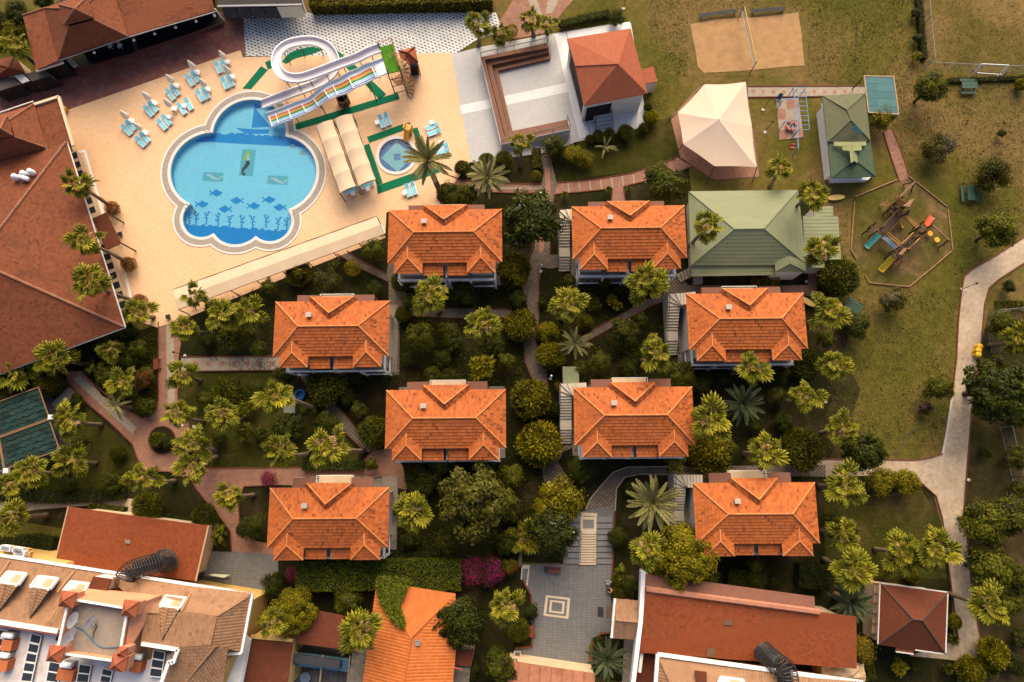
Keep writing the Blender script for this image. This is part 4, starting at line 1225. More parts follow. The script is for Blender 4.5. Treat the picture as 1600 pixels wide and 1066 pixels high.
def building(name,label,cat,px,z=0):
 c=sum(pts(px,z),Vector())/len(px)
 return thing(name,label,cat,(c.x,c.y,0))
PALECAP=M_tile('pale_red_cap',(.20,.085,.05),(.27,.115,.065),(.33,.15,.09))
E4=4.2
nw=building('restaurant','red roofed restaurant with a raised lantern roof above the red terrace','restaurant',[(70,14),(335,18),(90,93),(180,-20)])
lean=[at(36,24.5,3.4),at(57,110,3.4),at(91,95,E4-.1),at(70,13.5,E4-.1)]
pyr=[at(71,13,E4),at(91.5,93.5,E4),at(200,57,E4),at(176,-26,E4)]
lz=E4+2.6
ln=[at(101,14,lz),at(108,41,lz),at(147,31,lz),at(140,3,lz)]
roofing(nw,[[pyr[0],pyr[1],ln[1],ln[0]],[pyr[1],pyr[2],ln[2],ln[1]],[pyr[2],pyr[3],ln[3],ln[2]],[pyr[3],pyr[0],ln[0],ln[3]]],T_RED,.3,.25,.02,[(pyr[i],ln[i])for i in range(4)])
la=at(117,14,lz+2.0)
l2=[p.lerp(la,-.16)+up*.7 for p in ln]
roofing(nw,[[l2[i],l2[(i+1)%4],la]for i in range(4)],T_RED,.3,.25,.02,[(p,la)for p in l2],name='lantern_roof')
roofing(nw,[lean],T_RED,.3,.25,.02,[(lean[0],lean[3])],name='side_roof')
mono=[at(200.5,56.5,E4-.25),at(336,17,E4-.25),at(318,-45,E4+.5),at(176,-30,E4+.5)]
roofing(nw,[mono],T_RED,.3,.25,.02,name='long_roof',stain=.15)
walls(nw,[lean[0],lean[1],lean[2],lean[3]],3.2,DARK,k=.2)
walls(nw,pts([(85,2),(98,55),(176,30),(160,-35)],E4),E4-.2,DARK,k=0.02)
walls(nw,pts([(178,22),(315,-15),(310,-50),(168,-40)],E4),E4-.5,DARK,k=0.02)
m=MB();m.beam(at(92,95,E4),at(200,58.5,E4),.08,.1);m.beam(at(200,58.5,E4-.2),at(337,18.5,E4-.2),.08,.1);m.build('gutter',GREYM,nw)
m=MB();m.beam(at(57,111,3.3),at(99,97.5,3.3),.22,.2);m.build('white_fascia',WALLW,nw)
m=MB();m.face(fix(pts([(92,100),(200,62),(336,18),(352,36),(345,42),(120,112)],.09)));vf=m.build('veranda_floor',M('shaded_dark_floor',(0.010,0.011,0.014),0.3,2,0.5),nw)  # near-black floor colour holds the shade under the veranda
m=MB();m.strip(pts([(118,113),(200,90),(351,39)]),.16,0,.5);m.build('low_wall',M('dark_red_wall',(0.10,0.03,0.024),.2,2,.8),nw)
m=MB();m.beam(at(336,14,4),at(351,32,1.2),.1);m.beam(at(336,14,3.9),at(336,14,0),.12);m.build('end_post',WHITE,nw)
for i,(x,y)in enumerate(((588,328),(836,250),(966,210),(1096,170),(1224,132),(1340,97))):
 c=at(x/4,y/4,2.4);l=thing('hanging_lamp','white globe lamp under the restaurant roof, number %s from the doorway'%('first','second','third','fourth','fifth','sixth')[i],'lamp',c-up*.1,'globe lamps along the veranda')
 l['label']='white globe lamp under the restaurant eave, %s from the lantern side'%('first','second','third','fourth','fifth','sixth')[i]
 m=MB();m.tube([c-up*.16,c-up*.08,c+up*.06,c+up*.14],[.05,.17,.17,.05],10);m.build('globe',WHITEP,l,smooth=True)
 m=MB();m.tube([c+up*.1,Vector((c.x,c.y+.3,3.9))],.02,5);m.build('stem',DARKM,l)
for(x,y,lab)in((690,290,'white dining chair under the restaurant eave near the white box'),(750,288,'white dining chair under the restaurant eave by the blue lamp')):
 c=at(x/4,y/4,.4);t=thing('dining_chair',lab,'chair',(c.x,c.y,.09))
 m=MB();m.box((c.x,c.y,.5),(.45,.45,.06));m.build('seat',WHITEP,t)
 m=MB();m.box((c.x,c.y+.22,.5),(.45,.06,.5));m.build('backrest',WOODL,t)
 for a in(-.18,.18):
  for b in(-.18,.18):
   m=MB();m.box((c.x+a,c.y+b,.09),(.04,.04,.42));m.build('leg',WHITEP,t)
c=at(112,98,1);t=thing('steel_cabinet','pale steel service cabinet at the restaurant corner','cabinet',(c.x,c.y,.05))
m=MB();m.beam(at(108,93,1.2),at(116,102,1.2),.5,.5);m.build('body',WHITEP,t);m=MB();m.beam(at(107,91,1.55),at(117,103,1.55),.62,.08);m.build('top',GREYM,t)
m=MB();m.box((c.x,c.y,.05),(.7,.5,1.0),R(-45));m.build('base',GREYM,t)
for nm,P,z,mt,lab in(('service_shed',[(-30,134),(-30,122),(16,122),(33,131),(-10,145)],2.4,M('grey_felt',(.075,.064,.055),.15,1,.85,.2,.1,(.07,.06,.05),.4),'dark grey flat shed roof at the corner of the red terrace'),
      ('white_shed',[(22,118.5),(35,115.5),(46,126),(34,130)],2.45,WALLW,'small white flat shed roof between two grey ones'),
      ('grey_shed',[(37,115.5),(70,109),(79,117),(50,127)],2.4,M('grey_felt',(.075,.064,.055),.15,1),'grey flat shed roof below the restaurant side roof')):
 t=building(nm,lab,'shed',P)
 m=MB();m.slab(pts(P,z),.12);m.build('roof',mt,t);walls(t,pts(P,z),z-.1,DARK,k=.12)
P=[(-20,96),(24,88),(39,113),(-10,124)]
t=building('brown_hut','small brown hipped hut roof at the left edge by a palm','hut',P);q=pts(P,2.6);a=at(14,106,3.7)
roofing(t,[[q[i],q[(i+1)%4],a]for i in range(4)],T_BROWN,.3,.25,.02,[(p,a)for p in q]);walls(t,q,2.5,CREAM,k=.1)
gh=building('glazed_hall','dark flat roofed glazed hall with a pale rail at the top edge','building',[(340,8),(475,6),(478,-40),(338,-40)])
m=MB();m.slab(pts([(340,8),(472,6),(464,-45),(336,-45)],3.4),.15);m.build('roof',M('black_felt',(.03,.026,.022),.3,1.5,.8),gh)
m=MB();m.beam(at(340,10,3.5),at(472,7.5,3.5),.2,.15);m.build('pale_rail',GREYM,gh)
for k in range(4):
 a,b=k/4+.01,(k+1)/4-.01
 L=lambda t,y0,y1,z:at(344+(436-344)*t+y1,y0,z)
 m=MB();m.slab([at(345+88*a,12,3.2),at(345+88*b,12,3.2),at(352+88*b,28,2.2),at(352+88*a,28,2.2)],.08);m.build('glass_panel',M('dark_panel',(.018,.018,.022),.3,2,.35),gh)
m=MB();m.slab(pts([(432,11,3.2),(471,9.5,3.2),(478,26,2.2),(440,27,2.2)],3),.08);m.build('cream_panel',M('cream_panel',(.62,.55,.37),.05,1,.7),gh)
m=MB();m.beam(at(470,-6,3.6),at(480,24,2.2),.12);m.build('end_rail',WHITE,gh)
walls(gh,pts([(346,14),(470,12),(470,-40),(344,-40)]),3.1,DARK,k=.02)
wb=building('west_building','large building with weathered red hipped roofs along the pool deck','building',[(0,250),(190,510),(0,560),(70,200)])
W4=4.6
ap=at(-38,408,W4+3.6)
ne,se=at(104,222,W4),at(194,511,W4)
nwc,swc=at(-160,330,W4),at(-80,614,W4)
roofing(wb,[[ne,se,ap],[se,swc,ap],[ap,swc,nwc,],[nwc,ne,ap]],T_RED,.3,.25,.02,[(ne,ap),(se,ap)],name='main_roof',stain=.06,cap=.14)
flat=[at(54,165,W4-.25),at(91,153,W4-.25),at(113,226,W4-.25),at(76,236,W4-.25)]
roofing(wb,[flat,[at(76,236,W4-.25),at(113,226,W4-.25),at(103,224,W4+.02),at(40,300,W4+1.2),at(-60,330,W4+.5),at(-60,250,W4-.2)]],T_RED,.3,.25,.02,name='low_roof',stain=.1)
pz=W4+2.2
pq=[at(-60,198,W4),at(53,163,W4),at(72,231,W4),at(-45,262,W4)]
pl_=[at(-30,196,pz),at(15,188,pz),at(23,214,pz),at(-25,224,pz)]
roofing(wb,[[pq[i],pq[(i+1)%4],pl_[(i+1)%4],pl_[i]]for i in range(4)],T_RED,.3,.25,.02,[(pq[1],pl_[1]),(pq[2],pl_[2])],name='square_roof')
pa2=at(1,201,pz+1.5);p2=[p.lerp(pa2,-.16)+up*.6 for p in pl_]
roofing(wb,[[p2[i],p2[(i+1)%4],pa2]for i in range(4)],T_RED,.3,.25,.02,[(p2[1],pa2),(p2[2],pa2)],name='lantern_roof')
walls(wb,pts([(-120,310),(70,240),(158,492),(-90,580)],W4),W4-.1,CREAM,k=.0)
walls(wb,pts([(-60,218),(56,184),(74,240),(-60,290)],W4),W4-.35,CREAM,k=.0)
m=MB();m.beam(at(53,164,W4-.1),at(92,151.5,W4-.1),.3,.25);m.beam(at(92,151.5,W4-.1),at(115,228,W4-.1),.3,.25);m.build('parapet',CREAM,wb)
m=MB();m.beam(at(-60,196,W4),at(52,158.5,W4),.1,.12);m.beam(at(105,222,W4-.05),at(196,511,W4-.05),.1,.12);m.beam(at(196,512,W4-.1),at(-60,607,W4-.1),.08,.1);m.build('gutter',WALLW,wb)
l0,l1=at(121,243,0),at(201,487,0)
dl=(l1-l0).normalized();nl=Vector((dl.y,-dl.x,0))
if nl.x<0:nl=-nl
m=MB();m.prism([l0-nl*1.2,l0+nl*.5,l1+nl*.5,l1-nl*1.2],0,1.0);m.build('window_ledge',M('beige_ledge',(.42,.31,.21),.1,1,.8),wb)
Lw=(l1-l0).length
for k in range(17):
 t_=(k+.5)/17
 if .42<t_<.58:continue
 p=l0+dl*(Lw*t_)
 m=MB();m.prism([p-dl*.38-nl*.25,p+dl*.38-nl*.25,p+dl*.38+nl*.46,p-dl*.38+nl*.46],1.0,1.03);m.build('window',DARK,wb)
for s0,s1 in(((130,235),(160,337)),((187,402),(204,470))):
 sheet('white_deck_line',[s0,(s0[0]+4,s0[1]),(s1[0]+4,s1[1]),s1],.092,WHITE,bpy.data.objects['pool_deck'])
sheet('white_deck_line',[(118,238),(132,234),(133,237),(119,241)],.096,WHITE,bpy.data.objects['pool_deck'])
cz=3.2
cn=[at(144,342,cz+.3),at(166,332,cz+.3),at(189,380,cz-.1),at(166,391,cz-.1)]
roofing(wb,[cn],T_BROWN,.3,.25,.02,name='entrance_canopy')
for p in(cn[1],cn[2]):
 m=MB();m.box((p.x,p.y,0),(.12,.12,cz-.1));m.build('canopy_post',DARKM,wb)
for a,b in(((171,345),(182,352)),((180,381),(192,387))):
 m=MB();railing(m,[at(*a,.08),at(*b,.08)],.95,.2,.03,.05);m.build('entrance_rail',DARKM,wb)
rg='white water tanks on the red roof'
for x,y,lab in((22.5,276,'white round water tank, outermost on the red roof'),(36,271,'white round water tank in the middle of the red roof group'),(47,268,'white round water tank nearest the hip of the red roof'),(37,278,'pale blue water tank lying in front of the others')):
 z=W4+1.2;c=at(x,y,z+.4)
 t=thing('water_tank',lab,'tank',(c.x,c.y,z-.4),rg)
 m=MB()
 if 'lying' in lab:m.tube([c-Vector((.55,-.2,0)),c-Vector((.5,-.18,0)),c+Vector((.5,-.18,0)),c+Vector((.55,-.2,0))],[.12,.25,.25,.12],12)
 else:m.tube([c-up*.9,c-up*.3,c+up*.2,c+up*.38],[.32,.32,.3,.1],14)
 m.build('tank_body',WHITEP,t,smooth=True)
 m=MB();m.box((c.x,c.y,z-.5),(.6,.5,.4));m.build('stand',T_BROWN,t)
c=at(97,168,.9);t=thing('orange_bin','orange plastic bin at the corner of the pool deck','bin',(c.x,c.y,.08))
m=MB();m.tube([(c.x,c.y,.08),(c.x,c.y,.7),(c.x,c.y,.95)],[.28,.34,.2],10);m.build('body',YEL,t,smooth=True);m=MB();m.box((c.x,c.y,.6),(.5,.5,.1));m.build('lid',YEL,t)
Z3=lambda x,y:(700+x/4.441,20+y/4.441)
bl=building('bleachers','brown boarded U shaped bleachers with white outer walls','bleachers',[Z3(225,275),Z3(690,205),Z3(845,800),Z3(372,910)])
def riser(P,z0,z1,name='tier'):
 m=MB();m.prism(P,z0,z1);return m.build(name,BROWNW,bl)
TZ=[1.45,0.98,0.52]
def Q(z,*P):return[at(*Z3(*p),z)for p in P]
riser(Q(TZ[0],(228,308),(690,207),(697,240),(256,324),(400,886),(372,910)),0.1,TZ[0])
riser(Q(TZ[1],(262,326),(699,236),(703,272),(303,362),(430,862),(404,886)),0.1,TZ[1])
riser(Q(TZ[2],(308,364),(704,276),(710,318),(348,402),(448,822),(432,862)),0.1,TZ[2])
riser(Q(TZ[0]+.01,(420,826),(826,742),(846,802),(376,908),(380,880)),0.1,TZ[0]+.01,'platform')
m=MB()
for P,Qq,z in((Z3(240,316),Z3(386,898),TZ[0]),(Z3(282,345),Z3(416,874),TZ[1]),(Z3(326,384),Z3(440,842),TZ[2]),(Z3(240,316),Z3(693,223),TZ[0]),(Z3(282,345),Z3(701,254),TZ[1]),(Z3(326,384),Z3(707,297),TZ[2]),(Z3(384,894),Z3(838,780),TZ[0]+.01)):
 m.beam(at(*P,z+.008),at(*Qq,z+.008),.03,.012)
m.build('board_joint',WOOD,bl)
m=MB();m.strip(Q(TZ[0],(228,308),(372,910),(846,805),(835,760)),.12,.1,TZ[0]-.04);m.build('outer_wall',WALLW,bl)
for P in([(228,308),(690,207),(712,320)],[(372,910),(846,805),(826,742)],[(228,308),(372,910)]):
 m=MB();z=TZ[0]
 pp=Q(z,*P)
 for a,b in zip(pp,pp[1:]):
  m.beam(a+up*.9,b+up*.9,.06);k=max(1,int((b-a).length/2.0))
  if P[0]==(228,308)and len(P)==2:continue
  for i in range(k+1):m.beam(a.lerp(b,i/k),a.lerp(b,i/k)+up*.9,.06)
 if len(P)>2:m.build('hand_rail',DARKM,bl)
sh=building('stage_house','square stage house with a terracotta roof on the white plaza','house',[Z3(825,182),Z3(1265,112),Z3(1382,560),Z3(942,645)])
SZ=4.4
s_nw,s_ne,s_se,s_sw=(at(*Z3(*p),SZ)for p in((825,182),(1265,112),(1382,560),(942,645)))
s_w=at(*Z3(885,372),SZ+.95);s_a=at(*Z3(1180,358),SZ+2.2)
roofing(sh,[[s_nw,s_w,s_a],[s_w,s_sw,s_a],[s_sw,s_se,s_a],[s_se,s_ne,s_a],[s_ne,s_nw,s_a]],T_STAGE,.22,.18,.014,[(s_w,s_a)],stain=.02,cap=.06)
walls(sh,[s_nw,s_ne,s_se,s_sw],SZ-.05,WALLW,k=.07)
m=MB();m.face([s_nw-up*.15,s_w-up*.15,s_sw-up*.15]);m.build('gable_board',WOOD,sh)
d0,d1=at(*Z3(950,668)),at(*Z3(1110,632));
dd=(d1-d0).normalized();dn=Vector((dd.y,-dd.x,0))
wl_=inset([s_nw,s_ne,s_se,s_sw],.07)
b0,b1=Vector((wl_[3].x,wl_[3].y,0)),Vector((wl_[2].x,wl_[2].y,0));bd=(b1-b0).normalized();bn=Vector((bd.y,-bd.x,0))
m=MB();m.prism([b0+bd*.3,b0+bd*3.2,b0+bd*3.2+bn*.05,b0+bd*.3+bn*.05],.1,3.2);m.build('porch_opening',DARK,sh)
for i in range(4):
 m=MB();m.prism([b0+bd*1.3+bn*(.05+.35*i),b0+bd*3.3+bn*(.05+.35*i),b0+bd*3.3+bn*(.05+.35*(i+1)),b0+bd*1.3+bn*(.05+.35*(i+1))],.1,1.0-i*.22);m.build('step',M('step_grey',(.38,.38,.39),.1,2,.7),sh)
for x in(1.3,3.3):
 m=MB();a=b0+bd*x+bn*.05;b=a+bn*1.4
 for z0,z1 in((1.9,1.1),):m.beam(a+up*z0,b+up*z1,.07)
 for k in range(3):q=a.lerp(b,k/2);m.beam(q,q+up*(1.9-.4*k),.06)
 m.build('stair_rail',WOOD,sh)
c0,c1=Vector((wl_[0].x,wl_[0].y,0)),b0;ce=(c1-c0).normalized();cn_=Vector((ce.y,-ce.x,0))
if cn_.x>0:cn_=-cn_
m=MB();m.prism([c0+ce*1.0,c1-ce*.6,c1-ce*.6+cn_*.04,c0+ce*1.0+cn_*.04],.9,3.4);m.build('stage_opening',DARK,sh)
an=[at(*Z3(*p),2.4)for p in((1340,395),(1425,374),(1452,478),(1368,495))]
roofing(sh,[an],T_STAGE,.22,.18,.014,name='annex_roof');walls(sh,an,2.3,WALLW,k=.08,name='annex_wall')
Zg=lambda x,y:(1040+x/5.517,280+y/5.517)
gh2=building('green_hall','long hall with sage green hipped roof beside the villas','hall',[Zg(200,110),Zg(1135,97),Zg(1210,800),Zg(220,740)])
H4=3.4
g_nw,g_ne,g_se,g_sw=(at(*Zg(*p),H4)for p in((196,108),(1140,96),(1212,738),(220,742)))
ra,rb=at(*Zg(592,432),H4+2.3),at(*Zg(846,428),H4+2.3)
roofing(gh2,[[g_nw,g_sw,ra],[g_ne,g_nw,ra,rb],[g_se,g_ne,rb],[g_sw,g_se,rb,ra]],T_GREEN,2.4,.42,.025,stain=0,stag=True,ridges=[(ra,rb),(g_nw,ra),(g_sw,ra),(g_ne,rb),(g_se,rb)],cap=.06)
lw=[at(*Zg(220,742),H4-.25),at(*Zg(945,733),H4-.25),at(*Zg(938,826),H4-.6),at(*Zg(222,838),H4-.6)]
roofing(gh2,[lw],T_GREEN,2.4,.42,.025,stain=0,name='front_canopy')
b_=[at(*Zg(942,708),H4+.1),at(*Zg(946,798),H4+.1),at(*Zg(1212,800),H4+.1),at(*Zg(1205,700),H4+.1)]
ba,bb=at(*Zg(1070,728),H4+.75),at(*Zg(1062,664),H4+.85)
roofing(gh2,[[b_[1],b_[2],ba],[b_[0],b_[1],ba,bb],[b_[2],b_[3],bb,ba]],T_GREEN,1.2,.42,.025,stain=0,name='bay_roof',ridges=[(b_[1],ba),(b_[2],ba)],cap=.05)
walls(gh2,[g_nw,g_ne,g_se,g_sw],H4-.05,WALLW,k=.09)
walls(gh2,[b_[0],b_[1],b_[2],b_[3]],H4-.05,WALLW,k=.1,name='bay_wall')
e1=[at(*Zg(*p),2.8)for p in((1182,318),(1486,324),(1512,692),(1200,700))]
roofing(gh2,[e1],T_GREEN,2.0,.42,.025,stain=0,name='annex_roof',swap=False);walls(gh2,e1,2.7,WALLW,k=.08,name='annex_wall')
e2=[at(*Zg(*p),2.6)for p in((1278,234),(1440,234),(1446,318),(1280,322))]
roofing(gh2,[e2],T_GREEN,2.0,.42,.025,stain=0,name='annex_roof');walls(gh2,e2,2.5,WALLW,k=.08,name='annex_wall')
e3=[at(*Zg(*p),2.5)for p in((1266,700),(1372,694),(1370,766),(1266,762))]
roofing(gh2,[e3],T_GREEN,2.0,.42,.025,stain=0,name='annex_roof');walls(gh2,e3,2.4,WALLW,k=.08,name='annex_wall')
sheet('hall_yard',[Zg(225,835),Zg(1235,790),Zg(1235,915),Zg(1300,980),Zg(900,985),Zg(225,920)],.02,SOIL)
sheet('hall_walk',[Zg(1222,720),Zg(1300,735),Zg(1305,985),Zg(1000,985),Zg(1000,918),Zg(1228,912)],.05,BRICK)
T4=lambda x,y:(1200+x/4.0,y/4.0)
h2=building('garden_house','white garden house with two olive green hipped roofs','house',[(1285,150),(1351,146),(1367,276),(1299,278)])
q1=[at(*T4(338,600),2.70),at(*T4(606,585),2.70),at(*T4(638,882),2.70),at(*T4(372,888),2.70)]
r1,r2=at(*T4(492,688),3.60),at(*T4(516,752),3.60)
roofing(h2,[[q1[0],q1[1],r1],[q1[1],q1[2],r2,r1],[q1[2],q1[3],r2],[q1[3],q1[0],r1,r2]],T_OLIVE,.3,.25,.018,[(q1[0],r1),(q1[1],r1),(q1[2],r2),(q1[3],r2),(r1,r2)],stain=.0,cap=.06)
q2=[at(*T4(372,884),2.50),at(*T4(640,880),2.50),at(*T4(670,1104),2.50),at(*T4(396,1112),2.50)]
rr=at(*T4(538,1000),3.00);rr0=at(*T4(524,890),2.90)
T_DGREEN=M_tile('dark_green_shingle',(0.045,0.07,0.04),(0.058,0.088,0.05),(0.07,0.105,0.06),.75,(.04,.06,.04),.4,.6)
roofing(h2,[[q2[0],q2[3],rr,rr0],[q2[3],q2[2],rr],[q2[2],q2[1],rr0,rr]],T_DGREEN,.3,.25,.018,[(q2[2],rr),(q2[3],rr)],stain=0,name='lower_roof',cap=.06)
pp=[at(*T4(*p),z)for p,z in(((412,890),2.92),((524,890),3.66),((538,1000),3.76),((516,1020),3.55),((512,945),3.50),((465,942),3.20),((460,915),3.15),((418,912),2.92))]
for P in([((412,888),2.96),((524,888),3.72),((524,918),3.72),((412,912),2.96)],[((460,912),3.26),((524,918),3.72),((528,945),3.74),((468,940),3.30)],[((510,940),3.63),((530,945),3.76),((538,1008),3.78),((518,1022),3.63)],
  [((524,888),3.72),((610,886),2.96),((612,910),2.96),((524,918),3.72)],[((524,918),3.72),((582,912),3.20),((584,940),3.20),((528,945),3.74)],[((530,945),3.76),((552,945),2.90),((560,1022),2.90),((538,1008),3.78)]):
 f=[at(*T4(*p),z)for p,z in P]
 roofing(h2,[f],T_GREENP,.3,.25,.018,stain=0,name='pale_roof_patch',th_slab=.03)  # paler patches laid over the lower roof
walls(h2,[q1[0],q1[1],q2[2],q2[3]],2.4,WHITE,k=.16)
m=MB();m.prism(pts([T4(330,650),T4(350,650),T4(404,1110),T4(650,1100),T4(606,1140),T4(380,1146)]),0,.7);m.build('white_terrace_wall',WHITE,h2)
sk=[at(*T4(520,800),3.92),at(*T4(548,778),4.05),at(*T4(590,830),3.40),at(*T4(560,838),3.40)]
m=MB();m.slab(sk,.06);m.build('skylight',T_TEAL,h2)
t=building('teal_shelter','flat teal sheet roof shelter beside the garden house','shelter',[(1350,119),(1396,120),(1404,179),(1358,170)])
f=[at(1350,119,2.9),at(1396,120,2.9),at(1404,179,2.7),at(1357,176,2.7)]
roofing(t,[f],T_TEAL,3.0,.9,.015,stain=0)
m=MB()
for i in range(4):m.beam(f[i]+up*.02,f[(i+1)%4]+up*.02,.12,.1)
m.build('edge_trim',M('tan_trim',(.4,.25,.14),.2,2,.8),t)
for p in f:
 m=MB();m.box((p.x,p.y,0),(.1,.1,2.7));m.build('post',DARKM,t)
T3=lambda x,y:(800+x/4.0,y/4.0)
tent=building('canvas_tent','large cream canvas tent over a round brick floor','tent',[(1100,132),(1165,127),(1182,261),(1059,176)])
sheet('brick_floor',[(1090,138),(1100,131),(1166,134),(1185,262),(1186,276),(1120,281),(1110,278),(1063,246),(1048,185)],.04,BRICK,tent)
edge=[(1200,528),(1462,512),(1500,792),(1530,1045),(1265,1040),(1070,902),(1035,705)]
ez=[3.0]*7
ed=[at(*T3(*p),z)for p,z in zip(edge,ez)];apx=at(*T3(1293,748),4.4)
for i in range(7):
 a,b=ed[i],ed[(i+1)%7]
 m=MB();n=8
 def S(u,v):
  e=a.lerp(b,u);c=sum(ed,Vector())/7
  e=e.lerp(Vector((c.x,c.y,e.z)),.02*math.sin(math.pi*u))
  return apx.lerp(e,v)-up*(.10*math.sin(math.pi*v)+.07*math.sin(math.pi*u)*v)
 for j in range(n):
  for k in range(n):
   u0,u1,v0,v1=j/n,(j+1)/n,k/n,(k+1)/n
   m.face([S(u0,v0),S(u0,v1),S(u1,v1),S(u1,v0)])if k else m.face([S(u0,v0),S(u0,v1),S(u1,v1)])
 m.build('canvas_panel',CANV2,tent,uv=False)
for p in ed:
 o=(p-Vector((apx.x,apx.y,p.z))).normalized()
 m=MB();m.tube([p+up*.1,Vector((p.x,p.y,0))+o*.7],.05,6);m.build('pole',DARKM,tent)
m=MB();m.tube([Vector((apx.x,apx.y,0)),apx],.07,8);m.build('mast',DARKM,tent)
Zb=lambda x,y:(1200+x/4.0,800+y/4.0)
pv=building('brown_pavilion','dark brown hipped pavilion roof beside the lane','pavilion',[Zb(700,445),Zb(1125,500),Zb(1110,890),Zb(685,830)])
pz=3.6
pq=[at(*Zb(*p),pz)for p in((700,445),(1122,502),(1108,888),(686,828))]
r1,r2=at(*Zb(905,670),pz+1.9),at(*Zb(962,678),pz+1.9)
roofing(pv,[[pq[0],pq[1],r2,r1],[pq[1],pq[2],r2],[pq[2],pq[3],r1,r2],[pq[3],pq[0],r1]],T_BROWN,.25,.2,.014,[(pq[0],r1),(pq[1],r2),(pq[2],r2),(pq[3],r1),(r1,r2)],stain=0,cap=.06,capmat=M('grey_cap',(.07,.045,.035),.2,3,.8))
pf_=[at(*Zb(*p),pz-.1)for p in((800,835),(918,850),(908,888),(798,872))]
roofing(pv,[pf_],T_BROWN,.25,.2,.014,name='porch_roof')
m=MB()
for a,b in((pq[0],pq[1]),(pq[1],pq[2]),(pq[3],pq[0])):m.beam(a,b,.12,.14)
m.beam(pq[2],at(*Zb(918,862),pz),.12,.14);m.beam(pf_[2],pf_[3],.12,.14);m.build('gutter',WALLW,pv)
walls(pv,pq,pz-.1,CREAM,k=.08)
m=MB();z=2.6;m.slab([at(*Zb(664,445),z),at(*Zb(694,448),z),at(*Zb(680,760),z),at(*Zb(648,756),z)],.1);m.build('side_terrace',M('tan_board',(.34,.22,.12),.2,3,.8),pv)
for k in range(6):
 m=MB();t0=k/5;m.beam(at(664/4+1200-4*t0,800+(445+311*t0)/4,z+.1),at(694/4+1200-3.5*t0,800+(448+311*t0)/4,z+.1),.08,.1);m.build('terrace_joist',WOODL,pv)
# ------------------------------------------------------------------ bottom row: hotels, sheds, plaza roofs
Zs=lambda x,y:(x/4.936,850+y/4.936)
Zt=lambda x,y:(200+x/4.936,850+y/4.936)
HZ=7.0
ht=building('hotel','hotel with tan tiled roofs and a roof terrace with corner turrets','hotel',[(0,900),(395,930),(355,1060),(0,1060)])
n0,n1=at(-60,858,HZ),at(395.5,928,HZ)
RZ=HZ+2.4
s0,s1=at(-60,962,RZ),at(92,986,RZ)
e1_=at(*Zt(690,556),RZ)
def on_n(x):
 t=(x+60)/455.5
 return n0.lerp(n1,t)
main=[n0,on_n(172),at(172,998,RZ),s0]
roofing(ht,[main],T_HOTEL,.28,.34,.03,name='west_roof',stain=.03)
r_a,r_b=at(198,898,HZ),at(*Zt(400,520),RZ-.1)
f1=[at(178,895.5,HZ),n1,e1_,at(*Zt(425,522),RZ-.05),at(*Zt(150,760),RZ-.05),at(150,960,RZ-.1)]
roofing(ht,[[at(160,892.5,HZ),n1,e1_,at(*Zt(150,545),RZ)]],T_HOTEL,.28,.34,.03,name='north_roof',stain=.03)
roofing(ht,[[at(*Zt(140,546),RZ-.02),at(*Zt(428,524),RZ-.02),at(*Zt(350,792),RZ+.3),at(*Zt(100,765),RZ+.3)]],T_HOTEL,.28,.34,.03,name='middle_roof',stain=.06)
roofing(ht,[[at(*Zt(425,520),RZ+.02),e1_+up*.02,at(*Zt(640,780),RZ+.3),at(*Zt(345,800),RZ+.4)]],T_HOTEL,.28,.34,.03,name='upper_roof',stain=.03)
roofing(ht,[[at(*Zt(690,556),RZ),n1,at(*Zt(862,830),HZ+.3),at(*Zt(645,782),RZ+.1)]],T_HOTEL,.28,.34,.03,name='east_roof',stain=.05,ridges=[(e1_,n1)])
roofing(ht,[[at(*Zt(350,800),RZ+.4),at(*Zt(680,786),RZ+.4),at(*Zt(420,1100),RZ-.9),at(*Zt(250,1100),RZ-.9)],[at(*Zt(680,786),RZ+.4),at(*Zt(775,795),RZ-.2),at(*Zt(730,1100),RZ-1.2),at(*Zt(420,1100),RZ-.9)]],T_HOTEL,.28,.34,.03,name='south_roof',stain=.03,ridges=[(at(*Zt(680,786),RZ+.45),at(*Zt(420,1100),RZ-.85))])
walls(ht,pts([(-60,862),(84,884),(86,897),(380,945),(366,1015),(330,1100),(-60,1100)],HZ),HZ-.3,YELLOW,k=0)
m=MB()
for a,b in((n0,n1),(n1,at(*Zt(880,838),HZ+.1)),(at(*Zt(880,838),HZ+.1),at(*Zt(765,846),HZ+.1))):m.beam(a+up*.1,b+up*.1,.24,.28)
m.build('white_parapet',WHITE,ht)
m=MB();m.beam(s0+up*.05,s1+up*.05,.4,.3);m.build('terrace_parapet',WHITE,ht)
m=MB();m.beam(s0-up*.05-Vector((0,.3,0)),s1-up*.05-Vector((0,.3,0)),.14,.3);m.build('red_band',M('red_band',(.35,.09,.06),.2,2,.7),ht)
REDB=MATS['red_band']
m=MB()
for a,b in(((105,770),(388,815)),((388,815),(350,918)),((350,918),(318,905)),((318,905),(262,1066))):m.beam(at(*Zt(*a),RZ+.5),at(*Zt(*b),RZ+.5),.3,.25)
m.build('white_parapet',WHITE,ht)
m=MB()
for a,b in((Zs(75,130),Zs(-10,250)),(Zs(575,205),Zs(440,372)),(Zs(455,470),Zs(352,632)),(Zt(508,345),Zt(410,520)),(Zt(398,590),Zt(335,780))):
 m.beam(at(*a,HZ+.3 if a[1]<920 else RZ),at(*b,HZ+1.5 if b[1]<945 else RZ+.3),.1,.07)
m.build('roof_seam',M_tile('tan_seam',(.4,.2,.09),(.45,.23,.1),(.5,.27,.13)),ht)
